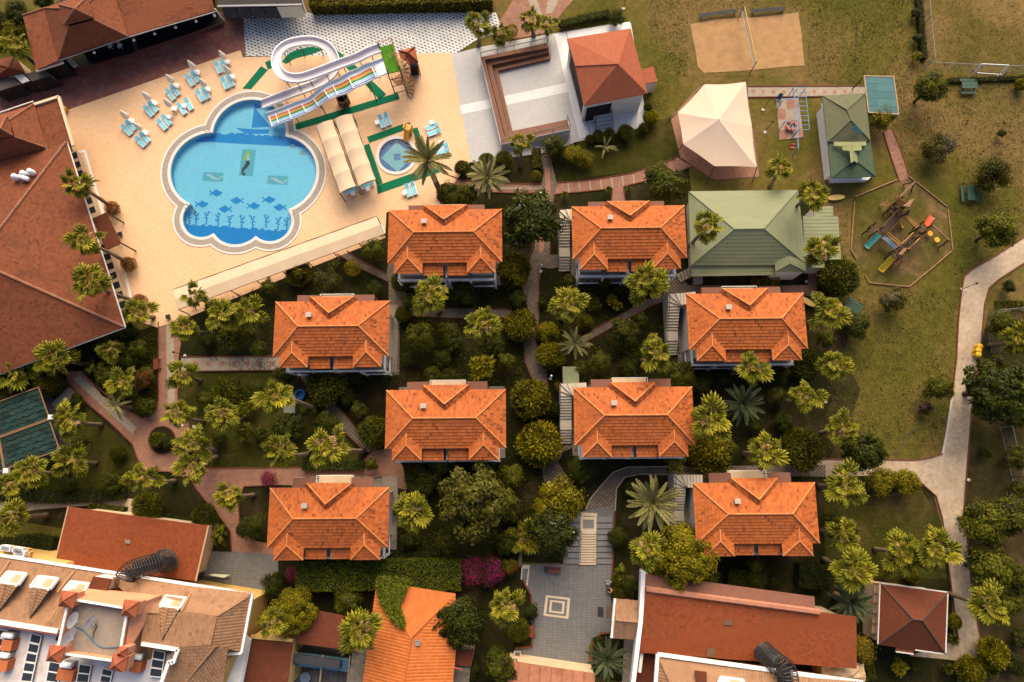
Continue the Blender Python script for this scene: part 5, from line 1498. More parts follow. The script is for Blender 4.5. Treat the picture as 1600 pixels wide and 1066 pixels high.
def dormer(t,F,tail,zf,tz=None):
 a,b,c,d=F
 lo,hi=zf,zf+1.25
 A,B,C_,D=at(*a,lo),at(*b,lo),at(*c,hi),at(*d,hi)
 m=MB()
 for p,q in((A,B),(B,C_),(C_,D),(D,A)):m.beam(p,q,.22,.22)
 o=m.build('dormer',WHITE,t)
 m=MB();k=[A.lerp((A+B+C_+D)/4,.1)-up*.05,B.lerp((A+B+C_+D)/4,.1)-up*.05,C_.lerp((A+B+C_+D)/4,.1)-up*.1,D.lerp((A+B+C_+D)/4,.1)-up*.1]
 mid0,mid1=k[0].lerp(k[1],.45),k[3].lerp(k[2],.45)
 m.face([k[0],mid0,mid1,k[3]]);m.build('shutter',M('pale_shutter',(.5,.47,.42),.1,3,.7),o)
 m=MB();m.face([mid0,k[1],k[2],mid1]);m.build('pane',M('tan_blind',(.42,.28,.17),.1,3,.6),o)
 T_=at(*tail,tz or zf+1.35);rg=C_.lerp(D,.5)+up*.28
 roofing(t,[[D,rg,T_],[rg,C_,T_]],T_HOTEL,.28,.3,.03,name='dormer_roof',ridges=[(rg,T_)],th_slab=.05,cap=.06)
 m=MB();m.beam(D-up*.05,T_-up*.02,.12,.1);m.beam(C_-up*.05,T_-up*.02,.12,.1);m.build('dormer_gutter',DARKM,t)
dormer(ht,[Zs(60,215),Zs(205,230),Zs(140,318),Zs(-10,300)],Zs(-12,520),HZ+.9)
dormer(ht,[Zs(300,250),Zs(450,268),Zs(385,350),Zs(235,328)],Zs(232,565),HZ+.9)
dormer(ht,[Zs(548,290),Zs(690,308),Zs(640,385),Zs(490,362)],Zs(480,480),HZ+.9)
dormer(ht,[Zt(295,400),Zt(448,418),Zt(398,500),Zt(248,480)],Zt(262,735),HZ+1.15,RZ+.4)
TZ_=11.3
tq=[at(*Zs(*p),TZ_)for p in((528,412),(1000,490),(925,915),(432,845))]
m=MB()
for i in range(4):
 p,q=tq[i],tq[(i+1)%4]
 m.prism([p,q,q.lerp(sum(tq,Vector())/4,.07),p.lerp(sum(tq,Vector())/4,.07)],6.0,TZ_)
m.build('tower_wall',PINK,ht)
m=MB();m.face(fix([Vector((p.x,p.y,TZ_-.75))for p in tq]));m.build('terrace_floor',CONC,ht)
tc=sum(tq,Vector())/4
m=MB()
for i in range(4):
 p,q=tq[i],tq[(i+1)%4]
 n=9
 for k in range(n):
  a,b=p.lerp(q,k/n),p.lerp(q,(k+1)/n-.005)
  m.prism([a,b,b.lerp(tc,.08),a.lerp(tc,.08)],TZ_,TZ_+.12+.02*(k%2))
m.build('coping_stones',WHITE,ht)
for x,y,s in((522,427,1),(1005,497,1),(918,918,1),(430,848,1),(948,828,.55)):
 c=at(*Zs(x,y),TZ_+.5);h=.66*s
 m=MB();m.box((c.x,c.y,TZ_-.9),(2*h*.85,2*h*.85,1.4),R(-8));o=m.build('turret',PINK,ht)
 cs=[c+Vector((math.cos(R(37+90*k)),math.sin(R(37+90*k)),0))*h*1.41 for k in range(4)]
 roofing(o,[[cs[k],cs[(k+1)%4],c+up*.55]for k in range(4)],T_STAGE,.25,.25,.02,name='turret_roof',ridges=[(q,c+up*.55)for q in cs],cap=.05)
m=MB();m.slab([tq[1]-up*.1,at(*Zt(245,402),TZ_-2.6),at(*Zt(150,640),TZ_-3.2),at(*Zt(0,960),TZ_-3.2),tq[2]-up*.1],.3);m.build('pink_side_slope',PINK,ht)
m=MB();m.slab([tq[0]-up*.1,at(*Zs(690,345),TZ_-2.4),at(*Zt(245,400),TZ_-2.65),tq[1]-up*.1],.3);m.build('pink_back_slope',PINK,ht)
DISH=M('dish_white',(.66,.66,.68),.05,2,.4,.5,0)
def dish(px,py,rx,lab,tilt):
 c=at(*Zs(px,py),TZ_+.05);t=thing('satellite_dish',lab,'satellite dish',(c.x,c.y,TZ_-.75),'satellite dishes on the hotel terrace')
 ax=Vector((math.cos(tilt),math.sin(tilt),.04)).normalized();s=ax.cross(up).normalized();u=s.cross(ax)
 m=MB();n=20;rr_=[.02,.35,.65,1.0]
 P=[]
 for r_ in rr_:P.append([c+(s*math.cos(2*math.pi*k/n)+u*math.sin(2*math.pi*k/n))*rx*r_+ax*(.18*r_*r_)for k in range(n)])
 for i in range(3):
  for k in range(n):m.face([P[i][k],P[i][(k+1)%n],P[i+1][(k+1)%n],P[i+1][k]])
 for k in range(n):m.face([P[0][k],P[0][(k+1)%n],c])
 m.build('reflector',DISH,t,uv=False,smooth=True)
 m=MB();m.tube([c,c+ax*.7],.025,5);m.tube([c-ax*.05,Vector((c.x,c.y,TZ_-.75))-ax*.2],.04,6);m.box(tuple(c+ax*.7-up*.06),(.14,.14,.14));m.build('feed_arm',GREYM,t)
dish(545,585,.72,'white satellite dish highest on the roof terrace by the turret',R(-12))
dish(515,712,.85,'white satellite dish by the lower terrace wall',R(-20))
dish(676,592,.62,'smaller white satellite dish standing out on the terrace floor',R(-26))
m=MB();cpts=[at(*Zs(x,y),TZ_-.68)for x,y in((580,640),(640,660),(690,715),(740,770),(800,800),(915,795))]
m.tube(cat(cpts),.05,6);solo(m.build('blue_hose',M('blue_hose',(.06,.14,.22),.1,3,.5)),'blue hose curving across the hotel roof terrace','hose')
m=MB();m.tube(cat([at(*Zs(x,y),TZ_-.66)for x,y in((700,610),(745,630),(720,690),(718,730))]),.03,5);solo(m.build('black_cable',DARKM),'black cable lying beside the small satellite dish','cable')
m=MB();cc=at(*Zs(992,605),TZ_-.66)
for k in range(4):m.tube([cc+Vector((math.cos(a*.35)*(.35-.04*k),math.sin(a*.35)*(.6-.06*k),.06*k))for a in range(19)],.05,5)
solo(m.build('hose_coil',M('coil_grey',(.3,.25,.2),.2,3,.7)),'coiled grey hose by the terrace wall of the hotel','hose')
m=MB();m.face(fix(pts([(-60,972),(92,988),(86,1000),(200,1040),(270,1020),(262,1100),(-60,1100)],RZ-1.6)));m.build('service_deck',M('white_membrane',(.60,.56,.55),.1,.8,.6,.3,.1,(.42,.24,.13),.6),ht)
PANEL=M('solar_panel',(.03,.033,.04),.2,3,.25,.5,0)
def solar(P,n,lab,nm='solar_panel'):
 t=building('solar_row',lab,'solar panels',P,RZ-1.2);t.location.z=RZ-1.6
 A,B,C_,D=(at(*p,RZ-1.0)for p in P)
 for k in range(n):
  a,b,c,d=A.lerp(D,k/n+.01),B.lerp(C_,k/n+.01),B.lerp(C_,(k+1)/n-.01),A.lerp(D,(k+1)/n-.01)
  m=MB();m.slab([a,b-up*.3,c-up*.3,d],.06);o=m.build(nm,PANEL,t)
  m=MB()
  for p,q in((a,b-up*.3),(b-up*.3,c-up*.3),(c-up*.3,d),(d,a)):m.beam(p+up*.02,q+up*.02,.07)
  m.build('frame',WHITE,o)
 m=MB();m.beam(A-up*.3,D-up*.3,.06);m.beam(B-up*.5,C_-up*.5,.06);m.build('stand',GREYM,t)
solar([Zs(245,685),Zs(305,712),Zs(225,1075),Zs(160,1060)],5,'row of dark solar panels nearest the middle on the white service deck')
solar([Zs(0,655),Zs(42,675),Zs(-40,1000),Zs(-90,980)],5,'row of dark solar panels cut by the edge of the picture')
solar([Zs(385,905),Zs(460,930),Zs(430,1080),Zs(355,1060)],2,'row of two dark solar panels under the lower turret')
solar([Zs(615,925),Zs(690,945),Zs(665,1080),Zs(590,1066)],2,'row of two solar panels below the middle of the terrace')
solar([Zs(795,955),Zs(855,985),Zs(835,1080),Zs(770,1066)],2,'row of two solar panels below the tower corner')
solar([Zt(200,815),Zt(275,840),Zt(245,1040),Zt(165,1020)],3,'row of three dark solar panels inside the red edged notch')
hg='orange boiler boxes on the hotel deck'
for x,y,f,lab in((60,780,Zs,'orange boiler box beside the edge solar panels, upper'),(25,935,Zs,'orange boiler box beside the edge solar panels, lower'),(510,1010,Zs,'wide orange boiler box below the terrace wall'),(65,945,Zt,'orange boiler box by the pink tower side')):
 c=at(*f(x,y),RZ-.8);t=thing('boiler_box',lab,'boiler',(c.x,c.y,RZ-1.6),hg)
 w=1.5 if 'wide' in lab else 1.0
 m=MB();m.box((c.x,c.y,RZ-1.6),(w,.95,1.0),R(-8));m.build('body',M('orange_render',(.42,.12,.04),.15,2,.8),t)
 m=MB();m.tube([c+Vector((-.5,.9,.1)),c+Vector((.5,.8,.1))],.28,10);m.build('water_cylinder',WHITEP,t,smooth=True)
 m=MB();m.box((c.x,c.y+.85,RZ-1.6),(.9,.5,.55),R(-8));m.build('cylinder_stand',GREYM,t)
m=MB()
for k in range(4):
 a=at(*Zt(790-k*8,870+k*70),4.5);b=at(*Zt(930-k*8,760+k*75),4.5)
for z in(2.4,5.0):m.slab(pts([Zt(905,700),Zt(950,740),Zt(880,1100),Zt(760,1100),Zt(790,860),Zt(880,840)],z),.2)
m.build('balcony_slab',WHITE,ht)
m=MB();railing(m,[at(*Zt(948,742),5.0),at(*Zt(880,1100),5.0)],.95,.25,.03,.05);m.build('balcony_rail',WHITE,ht)
def tube_cage(name,P,r,label):
 c=P[0]
 t=thing(name,label,'fire escape',(c.x,c.y,0))
 C_=cat(P,6)
 fr=[]
 for i,p in enumerate(C_):
  d=(C_[min(i+1,len(C_)-1)]-C_[max(i-1,0)]).normalized()
  s=d.cross(up).normalized();u=s.cross(d)
  fr.append((s,u))
 m=MB()
 for i in range(0,len(C_)):
  s,u=fr[i]
  for h in(0,):
   if i+h>len(C_)-1:continue
   p=C_[i].lerp(C_[min(i+1,len(C_)-1)],h)
   m.tube([p+(s*math.cos(a*math.pi/6)+u*math.sin(a*math.pi/6))*r for a in range(13)],.042,4,cap=False)
 m.build('hoop',DARKM,t)
 m=MB()
 for a in range(8):
  m.tube([p+(f[0]*math.cos(a*math.pi/4)+f[1]*math.sin(a*math.pi/4))*r for p,f in zip(C_,fr)],.03,4)
 m.build('bar',DARKM,t)
 m=MB()
 for i in range(len(C_)-1):m.beam(C_[i]-up*r*.8,C_[i+1]-up*r*.8,r*1.2,.06)
 m.build('tread_plate',DARK,t)
 for p in(C_[2],C_[len(C_)//2]):
  m=MB();m.tube([p-up*r,Vector((p.x,p.y,0))],.07,6);m.build('leg',DARKM,t)
 return t
r5=building('rust_shed','low shed with a plain rust red shingle roof behind the hotel','shed',[(106,793),(325,825),(308,900),(86,880)])
rf5=[at(107,792,4.6),at(326,822,4.6),at(306,908,3.9),at(86,879,3.9)]
T_RUST=M_tile('rust_shingle',(0.18,0.042,0.014),(0.235,0.056,0.019),(0.29,0.075,0.026),.8,(.15,.055,.026),.55,.5)
roofing(r5,[rf5],T_RUST,.3,.25,.02,stain=.02)
walls(r5,rf5,3.8,CREAM,k=.12)
m=MB();m.beam(rf5[1],rf5[2],.16,.14);m.beam(rf5[0],rf5[3],.12,.12);m.build('edge_trim',M('tan_edge',(.46,.3,.17),.1,2,.8),r5)
m=MB();m.slab([at(195,818+25,4.45),at(204,845,4.45),at(203,850,4.4),at(196,849,4.4)],.06);m.build('roof_hatch',M('hatch_grey',(.25,.2,.15),.1,3,.7),r5)
tube_cage('caged_stair',[at(196,903,8.4),at(203,893,8.3),at(222,886,7.6),at(245,879,6.6),at(258,873,5.6),at(262,884,4.8)],.92,'black caged fire escape running from the hotel roof over the rust shed')
t=building('roof_hut','small dark red roof hut at the end of the caged stair','hut',[Zs(718,255),Zs(865,275),Zs(830,358),Zs(680,338)]);f=[at(*Zs(*p),HZ+1.9)for p in((718,252),(860,272),(830,358),(682,338))]
t.location.z=HZ
roofing(t,[f],T_BROWN,.25,.25,.02);
m=MB();m.prism([(p.x,p.y)for p in inset(f,.06)],HZ,HZ+1.85);m.build('wall',WALLW,t)
m=MB()
for k in range(9):m.beam(at(*Zs(865+k*1,262+k*10),HZ+1.4-k*.1),at(*Zs(928-k*2,258+k*10),HZ+1.4-k*.1),.12,.05)
m.build('slat',WOODL,t)
t=building('black_gate','black slatted gate with a pale roof plate by the grey yard','gate',[(305,900),(372,903),(360,915),(310,912)])
for k in range(18):
 m=MB();a=at(305+k*3.3,900+k*.15,0);m.box((a.x,a.y,0),(.08,.05,2.2));m.build('slat',DARKM,t)
m=MB();m.slab(pts([Zt(620,240),Zt(655,232),Zt(785,238),Zt(740,262)],2.4),.08);m.build('roof_plate',M('pale_green_plate',(.4,.42,.28),.1,2,.7),t)
t=building('dark_red_annex','flat dark red roof next to the hotel balconies','annex',[(394,994),(462,1000),(448,1090),(383,1090)])
Zm=lambda x,y:(380+x/7.84,930+y/7.84)
f=[at(*Zm(*p),4.4)for p in((100,505),(612,552),(530,1150),(-10,1150))]
roofing(t,[f],T_BROWN,.4,.3,.012,stain=.0);walls(t,f,4.3,YELLOW,k=.01)
m=MB();m.beam(f[0]+up*.05,f[1]+up*.05,.3,.25);m.build('yellow_parapet',YELLOW,t)
t=building('skylit_court','court with blue glass skylights and dark red roof round it','court',[(462,1005),(545,1020),(540,1080),(455,1080)])
f=[at(*Zm(*p),4.0)for p in((655,540),(850,180),(1220,250),(1420,690),(1260,672),(640,590))]
m=MB();m.slab(f,.15);r_=m.build('roof',T_BROWN,t);
f1=[at(*Zm(*p),4.0)for p in((655,545),(855,260),(1240,300),(1260,668))];m=MB();tiles(m,f1,.3,.25,.012);m.build('roof_tiles',T_BROWN,r_,kind='stuff')
m=MB();m.prism(pts([Zm(640,590),Zm(1300,680),Zm(1290,780),Zm(640,690)]),0,3.6);m.build('back_wall',M('slate_wall',(.035,.035,.04),.2,1.5,.7),t)
m=MB();m.face(fix(pts([Zm(600,680),Zm(1300,780),Zm(1260,1200),Zm(560,1200)],.06)));m.build('court_floor',M_pave('timber_boards',(.12,.10,.085),(.2,.17,.145),(.03,.025,.02),.16,1.6,.02,R(-6),.8,(.03,.02,.015),.5,.2),t)
SKY=M('blue_glass',(.07,.15,.19),.15,2,.2,.5,0)
for x0,x1,dy0,dy1 in((650,965,0,30),(980,1295,40,72)):
 for j in range(4):
  y0=700+dy0+j*42
  m=MB();m.slab([at(*Zm(x0-j*4,y0),3.3-j*.2),at(*Zm(x1-j*4,y0+dy1-dy0+6),3.3-j*.2),at(*Zm(x1-4-j*4,y0+38+dy1-dy0+6),3.12-j*.2),at(*Zm(x0-4-j*4,y0+38),3.12-j*.2)],.05)
  m.build('glass_pane',SKY,t)
m=MB()
for a,b in(((652,690),(590,1150)),((976,735),(930,1150)),((1310,745),(1270,1150)),((648,800),(1285,885))):m.beam(at(*Zm(*a),3.3),at(*Zm(*b),2.6),.14,.14)
m.build('mullion',M('tan_frame',(.25,.19,.13),.2,3,.7),t)
c=at(*Zm(758,1015),.8);t2=thing('round_table','round blue grey table inside the skylit court','table',(c.x,c.y,.06));m=MB();m.cyl((c.x,c.y,.75),.55,.05,20);m.build('table_top',M('bluegrey',(.16,.2,.26),.1,2,.5),t2);m=MB();m.cyl((c.x,c.y,.06),.06,.7,8);m.build('leg',DARKM,t2)
m=MB();m.prism(pts([Zm(1340,700),Zm(1530,715),Zm(1480,1200),Zm(1265,1200)],3.6),0,3.6);solo(m.build('concrete_block',M('rough_concrete',(.14,.115,.09),.35,2,.9,.1,.5,(.05,.04,.03),.6)),'rough grey concrete flat roof beside the orange tiled roof','building')
ob=building('orange_roof_house','house with bright orange tiled roof partly covered by ivy','house',[(588,915),(710,930),(712,1060),(570,1060)])
Zo=lambda x,y:(400+x/4.0,800+y/4.0)
oz=4.6;o1,o2,o3=at(*Zo(970,785),oz+1.5),at(*Zo(940,1040),oz+1.5),at(*Zo(915,1120),oz+1.5)
roofing(ob,[[at(*Zo(755,440),oz),at(*Zo(945,465),oz),at(*Zo(1245,512),oz),o1],[at(*Zo(755,440),oz),o1,o3,at(*Zo(660,1130),oz)],[o1,at(*Zo(1245,512),oz),at(*Zo(1250,860),oz),at(*Zo(1225,1130),oz),o3]],T_ORANGE,.3,.34,.03,[(o1,at(*Zo(1245,512),oz)),(o1,o3),(at(*Zo(755,440),oz),o1)],stain=0)
walls(ob,[at(*Zo(p[0],p[1]),oz)for p in((760,450),(1240,520),(1220,1130),(665,1130))],oz-.1,CREAM,k=.1)
m=MB();c=at(*Zo(1012,820),oz+1.3);m.box((c.x,c.y,c.z-.6),(.45,.4,.75));m.beam(c+Vector((-.3,.3,.2)),c+Vector((.3,.3,.2)),.06);m.build('roof_vent',GREYM,ob)
m=MB();m.slab([at(*Zo(1250,868),3.6),at(*Zo(1362,862),3.6),at(*Zo(1345,965),3.6),at(*Zo(1240,960),3.6)],.1);m.build('side_roof',T_BROWN,ob);walls(ob,[at(*Zo(*p),3.6)for p in((1252,870),(1360,865),(1345,962),(1242,958))],3.5,CREAM,k=.03,name='side_wall')
m=MB();m.slab([at(*Zo(1236,968),3.2),at(*Zo(1340,965),3.2),at(*Zo(1330,1100),3.2),at(*Zo(1228,1100),3.2)],.1);m.build('grey_terrace',M('rough_concrete',(.14,.115,.09),.35,2,.9),ob)
c=at(*Zo(1262,965),4.2);t=thing('flag','small red and white flag at the side of the orange roof','flag',(c.x-.3,c.y,3.3));m=MB();m.tube([(c.x-.3,c.y,3.3),(c.x-.3,c.y,4.8)],.02,5);m.build('flag_pole',GREYM,t)
m=MB();canvas_grid(m,Vector((c.x-.28,c.y,4.7)),Vector((c.x+.5,c.y-.25,4.6)),Vector((c.x+.5,c.y-.3,4.15)),Vector((c.x-.28,c.y,4.25)),6,3,lambda u,v:.04*math.sin(u*7));m.build('flag_cloth',M('flag_red',(.55,.12,.1),.3,4,.8),t,uv=False)
Zq=lambda x,y:(780+x/6.957,960+y/6.957)
t=building('salmon_annex','low salmon flat roof with stains below the slate plaza','annex',[(792,1035),(925,1052),(925,1090),(788,1090)])
f=[at(*Zq(*p),3.2)for p in((100,505),(1040,645),(1040,1000),(40,1000))]
m=MB();m.slab(f,.2);r_=m.build('roof',M('salmon_roof',(.40,.16,.085),.15,1.2,.8,.2,.15,(.19,.06,.035),.7),t);walls(t,f,3.1,CREAM,k=.02)
m=MB()
for k in range(1,8):m.beam(f[0].lerp(f[1],k/8)+up*.02,f[3].lerp(f[2],k/8)+up*.02,.05,.04)
m.build('roof_seam',M('seam_brown',(.22,.09,.05),.2,3,.8),r_)
m=MB();m.slab([at(*Zq(*p),3.23)for p in((145,610),(185,608),(198,715),(130,715))],.03);m.build('roof_patch',M('patch_brown',(.12,.05,.03),.2,3,.9),r_)
m=MB();m.prism(pts([Zq(365,505),Zq(770,560),Zq(768,600),Zq(362,545)]),.05,1.0);o=m.build('counter',CREAM,t)
m=MB();m.prism(pts([Zq(808,552),Zq(975,578),Zq(1000,640),Zq(815,610)]),.05,1.0);o=m.build('counter',CREAM,t);m=MB();m.slab(pts([Zq(865,568),Zq(935,578),Zq(945,608),Zq(872,598)],1.03),.03);m.build('grille',DARKM,o)
gt=building('gatehouse','gatehouse with tan and brown tiled ridge roof at the plaza edge','gatehouse',[(960,936),(1000,940),(995,998),(956,994)])
Z7=lambda x,y:(800+x/4.0,800+y/4.0)
gq=[at(*Z7(*p),4.4)for p in((645,542),(798,556),(785,798),(625,786))];g1,g2=at(*Z7(648,676),5.2),at(*Z7(790,688),5.2)
roofing(gt,[[gq[0],gq[1],g2,g1],[g1,g2,gq[2],gq[3]]],T_HOTEL,.26,.34,.03,[(g1,g2)],stain=.05)
walls(gt,gq,4.3,CREAM,k=.35)
m=MB();m.beam(at(*Z7(643,542),4.5),at(*Z7(622,786),4.5),.22,.3);m.build('white_bargeboard',WHITE,gt)
wz=5.3
m=MB();P=[at(*Z7(*p),wz)for p in((820,375),(812,560),(804,680),(756,1080))]
m.strip(P,.34,wz-1.1,wz);m.strip(P,.42,wz,wz+.08);m.strip([p.lerp(at(1100,960,wz),.12)for p in P],.3,0,wz-1.1);solo(m.build('white_boundary_wall',WHITE),'tall white boundary wall between the gatehouse and the rust roof','wall')
sheet('gate_walk',[Z7(700,800),Z7(790,800),Z7(765,1100),Z7(675,1100)],.055,LANE)
ls=building('long_rust_shed','long rust red shed roof with a brown lean-to strip above','shed',[(1005,900),(1330,970),(1335,1040),(1000,1020)])
Zr=lambda x,y:(970+x/3.721,880+y/3.721)
lz_=4.6
lf=[at(*Zr(*p),z)for p,z in(((145,150),lz_+.9),((1370,312),lz_+.9),((1370,612),lz_),((100,520),lz_))]
roofing(ls,[lf],T_RUST,.3,.25,.02,stain=.03)
lb=[at(*Zr(*p),z)for p,z in(((130,60),lz_+.1),((1125,195),lz_+.1),((1130,290),lz_+.85),((140,155),lz_+.85))]
roofing(ls,[lb],T_PORCH,.3,.25,.02,stain=.0,name='lean_to_roof')
m=MB();caps(m,lf[0]+up*.05,lf[0].lerp(lf[1],.82)+up*.05,.28,1.2);m.build('ridge_cap',M('salmon_cap',(.36,.15,.09),.15,2,.8),ls,kind='stuff')
walls(ls,[lf[0],lf[1],lf[2],lf[3]],lz_-.1,CREAM,k=.1)
for P in(((600,335),(650,333),(655,362),(598,360)),((500,495),(550,498),(550,548),(498,545)),((1185,465),(1205,425),(1218,432),(1198,473))):
 zz=lambda y:lz_+.9-.9*(y-230)/330+.1
 m=MB();m.slab([at(*Zr(*p),zz(p[1]))for p in P],.03);m.build('roof_patch',M('patch_grey',(.15,.085,.05),.2,3,.9),ls)
hw_=building('hotel_wing','hotel wing with tan tiled roof and white parapet at the bottom edge','hotel',[(1025,1022),(1340,1066),(1340,1100),(1015,1100)])
wz2=7.2
w0,w1,w2,w3=at(*Zr(212,528),wz2),at(*Zr(1400,692),wz2),at(*Zr(1400,1000),wz2+2.5),at(*Zr(190,1000),wz2+2.5)
roofing(hw_,[[w0,w1,w2,at(*Zr(420,1000),wz2+2.5)]],T_HOTEL,.28,.34,.03,stain=.02)
roofing(hw_,[[w0,at(*Zr(420,1000),wz2+2.5),at(*Zr(180,1000),wz2+.2)]],T_HOTEL,.28,.34,.03,stain=.02,name='end_roof',ridges=[(w0,at(*Zr(420,1000),wz2+2.5))])
m=MB();m.beam(w0+up*.1,w1+up*.1,.32,.34);m.beam(w0+up*.1,at(*Zr(180,1000),wz2+.3),.32,.34);m.build('white_parapet',WHITE,hw_)
walls(hw_,pts([(1040,1046),(1330,1088),(1330,1160),(1036,1160)],wz2),wz2-.3,YELLOW,k=0)
dormer(hw_,[Zr(585,662),Zr(712,680),Zr(690,735),Zr(560,720)],Zr(580,860),wz2+.6)
m=MB();m.slab([at(*Zr(*p),wz2+1.0)for p in((432,628),(500,636),(500,700),(440,700))],.25);m.build('brown_hatch',T_BROWN,hw_)
dk=building('dark_red_yard','dark red paved yard between the white wall and hotel wing','yard',[(998,1020),(1022,1024),(1015,1100),(992,1100)])
m=MB();m.prism(pts([Zr(100,525),Zr(205,535),Zr(185,1000),Zr(60,1000)],2.8),0,2.8);m.build('flat_roof',T_BROWN,dk)
tube_cage('caged_stair',[at(*Zr(820,505),6.2),at(*Zr(860,545),6.9),at(*Zr(910,585),7.6),at(*Zr(960,625),8.4),at(*Zr(978,720),8.6),at(*Zr(980,800),8.6)],.95,'black caged fire escape between the long rust shed and the hotel wing')
m=MB();rh=random.Random(5)
c=at(*Zr(1290,640),3.0)
G=[[Vector((c.x+(i-5)*.42,c.y+(j-3)*.3,3.0+rh.uniform(-.12,.2)+.5*math.exp(-((i-5)**2)/14-((j-3)**2)/6)))for j in range(7)]for i in range(11)]
for i in range(10):
 for j in range(6):m.face([G[i][j],G[i+1][j],G[i+1][j+1],G[i][j+1]])
m.prism([(c.x-1.8,c.y-.8),(c.x+1.8,c.y-.8),(c.x+1.8,c.y+.8),(c.x-1.8,c.y+.8)],0,2.8)
solo(m.build('tarpaulin',M('dusty_tarp',(.46,.32,.20),.2,1.5,.9,.1,.3,(.4,.14,.06),.5)),'dusty cream tarpaulin heaped at the end of the long rust shed','tarpaulin')
Zl=lambda x,y:(x/6.271,590+y/6.271)
az=3.2
def scallops(label,A,B,C_,D,nu,nv):
 A,B,C_,D=(at(*Zl(*p),az)for p in(A,B,C_,D))
 c=(A+B+C_+D)/4
 t=thing('scalloped_canopy',label,'canopy',(c.x,c.y,0),'green scalloped canopies')
 rn=random.Random(nu*7+nv)
 for j in range(nv):
  for i in range(nu):
   o=.5 if j%2 else 0
   u0,u1=(i+o)/nu-.004,(i+o+1)/nu+.004
   u0,u1=max(0,min(1,u0)),max(0,min(1,u1))
   if u1-u0<.02:continue
   v0,v1=j/nv,min(1.0,(j+1.25)/nv)
   F=lambda u,v:A.lerp(B,u).lerp(D.lerp(C_,u),v)
   m=MB();P=[]
   n=7
   lift=.05*(1-0)
   for k in range(n):
    s=k/(n-1);P.append(F(u0+(u1-u0)*s,v1-(1-math.sin(math.pi*(.15+.7*s)))*.5/nv)+up*(.10+rn.uniform(-.015,.03)))
   m.slab([F(u1,v0)+up*.02,F(u0,v0)+up*.02]+P,.02,tone=rn.random())
   m.build('cloth_scale',T_AWN,t)
 m=MB()
 for p,q in((A,B),(B,C_),(C_,D),(D,A)):m.beam(p+up*.1,q+up*.1,.09,.1)
 m.build('frame',WOODL,t)
 for p in(B,C_,D):
  m=MB();m.box((p.x,p.y,0),(.14,.14,az));m.build('post',WOOD,t)
 return t
scallops('upper green scalloped canopy at the left edge of the garden',(-90,270),(385,95),(490,400),(-60,600),6,6)
scallops('lower green scalloped canopy at the left edge of the garden',(0,592),(490,415),(590,710),(55,895),6,6)
scallops('green scalloped canopy cut by the edge of the picture',(-260,690),(-8,600),(45,905),(-220,1000),4,6)
for x,y,lab in((492,388,'white square lantern on the upper canopy corner'),(590,712,'white square lantern on the lower canopy corner by the palms'),(52,915,'white square lantern on the canopy corner at the bottom')):
 c=at(*Zl(x,y),az+.3);t=thing('box_lantern',lab,'lantern',(c.x,c.y,az-.1),'white box lanterns on the canopies')
 m=MB();m.box((c.x,c.y,az-.05),(.5,.5,.35));m.build('body',WHITEP,t);m=MB();m.box((c.x,c.y,az+.3),(.36,.36,.06));m.build('cap',WHITEP,t)
bs_=building('garden_steps','grey garden steps leading from the canopies up to the path','steps',[Zl(560,240),Zl(690,100),Zl(760,150),Zl(640,300)])
for k in range(8):
 t0,t1=k/8,(k+1)/8
 a,b=Vector(Zl(505,255)),Vector(Zl(690,95));c,d=Vector(Zl(600,330)),Vector(Zl(758,150))
 m=MB();P=[a.lerp(b,t0),a.lerp(b,t1),c.lerp(d,t1),c.lerp(d,t0)]
 m.prism(pts([(p.x,p.y)for p in P]),.02,.12+k*.03);m.build('step',M('garden_step_grey',(.19,.165,.14),.15,2,.8),bs_)
sheet('canopy_yard',[Zl(-300,250),Zl(400,100),Zl(540,230),Zl(640,620),Zl(720,700),Zl(560,760),Zl(0,980),Zl(-300,1050)],.03,M('dark_tile_floor',(.05,.045,.045),.2,1.5,.7))
ws=building('plaza_stairs','wide grey stairs with a cream middle flight above the plaza','stairs',[(885,800),(955,800),(955,882),(884,882)])
GS=M('grey_step_stone',(.17,.16,.152),.1,1.5,.7,.3,.1)
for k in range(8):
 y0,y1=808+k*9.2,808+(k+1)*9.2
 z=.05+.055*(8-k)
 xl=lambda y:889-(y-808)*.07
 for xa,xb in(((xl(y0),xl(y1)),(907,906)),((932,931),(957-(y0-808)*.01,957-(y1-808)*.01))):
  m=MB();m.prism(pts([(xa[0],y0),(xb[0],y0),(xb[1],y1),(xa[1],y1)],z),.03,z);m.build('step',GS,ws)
  m=MB();m.beam(at(xa[1]+.5,y1-.3,z+.006),at(xb[1]-.5,y1-.3,z+.006),.05,.03);m.build('step_shade_strip',DARKM,ws)  # dark strip drawing the riser shade along the step edge
for k in range(13):
 y0,y1=831+k*4,831+(k+1)*4
 z=.10+.032*(13-k)
 m=MB();m.prism(pts([(907-k*.15,y0),(932,y0),(931.5,y1),(906.6-k*.15,y1)],z),.03,z);m.build('step',INLAY,ws)
 m=MB();m.beam(at(907.3-k*.15,y1-.2,z+.006),at(931,y1-.2,z+.006),.045,.03);m.build('step_shade_strip',WOODL,ws)  # tan strip drawing the riser shade on the cream flight
m=MB();m.prism(pts([(907,808),(932,808),(932,831),(907,831)],.5),.03,.5);m.build('landing',INLAY,ws)
m=MB();m.prism(pts([(911,812),(928,812),(928,826),(911,826)],.51),.5,.51);m.build('landing_inlay',GS,ws)
for x0,x1 in((907.5,905),(932,931)):
 m=MB();railing(m,[at(x0,830,.5),at(x1,884,.06)],.8,.6,.03,.05);m.build('hand_rail',WOOD,ws)
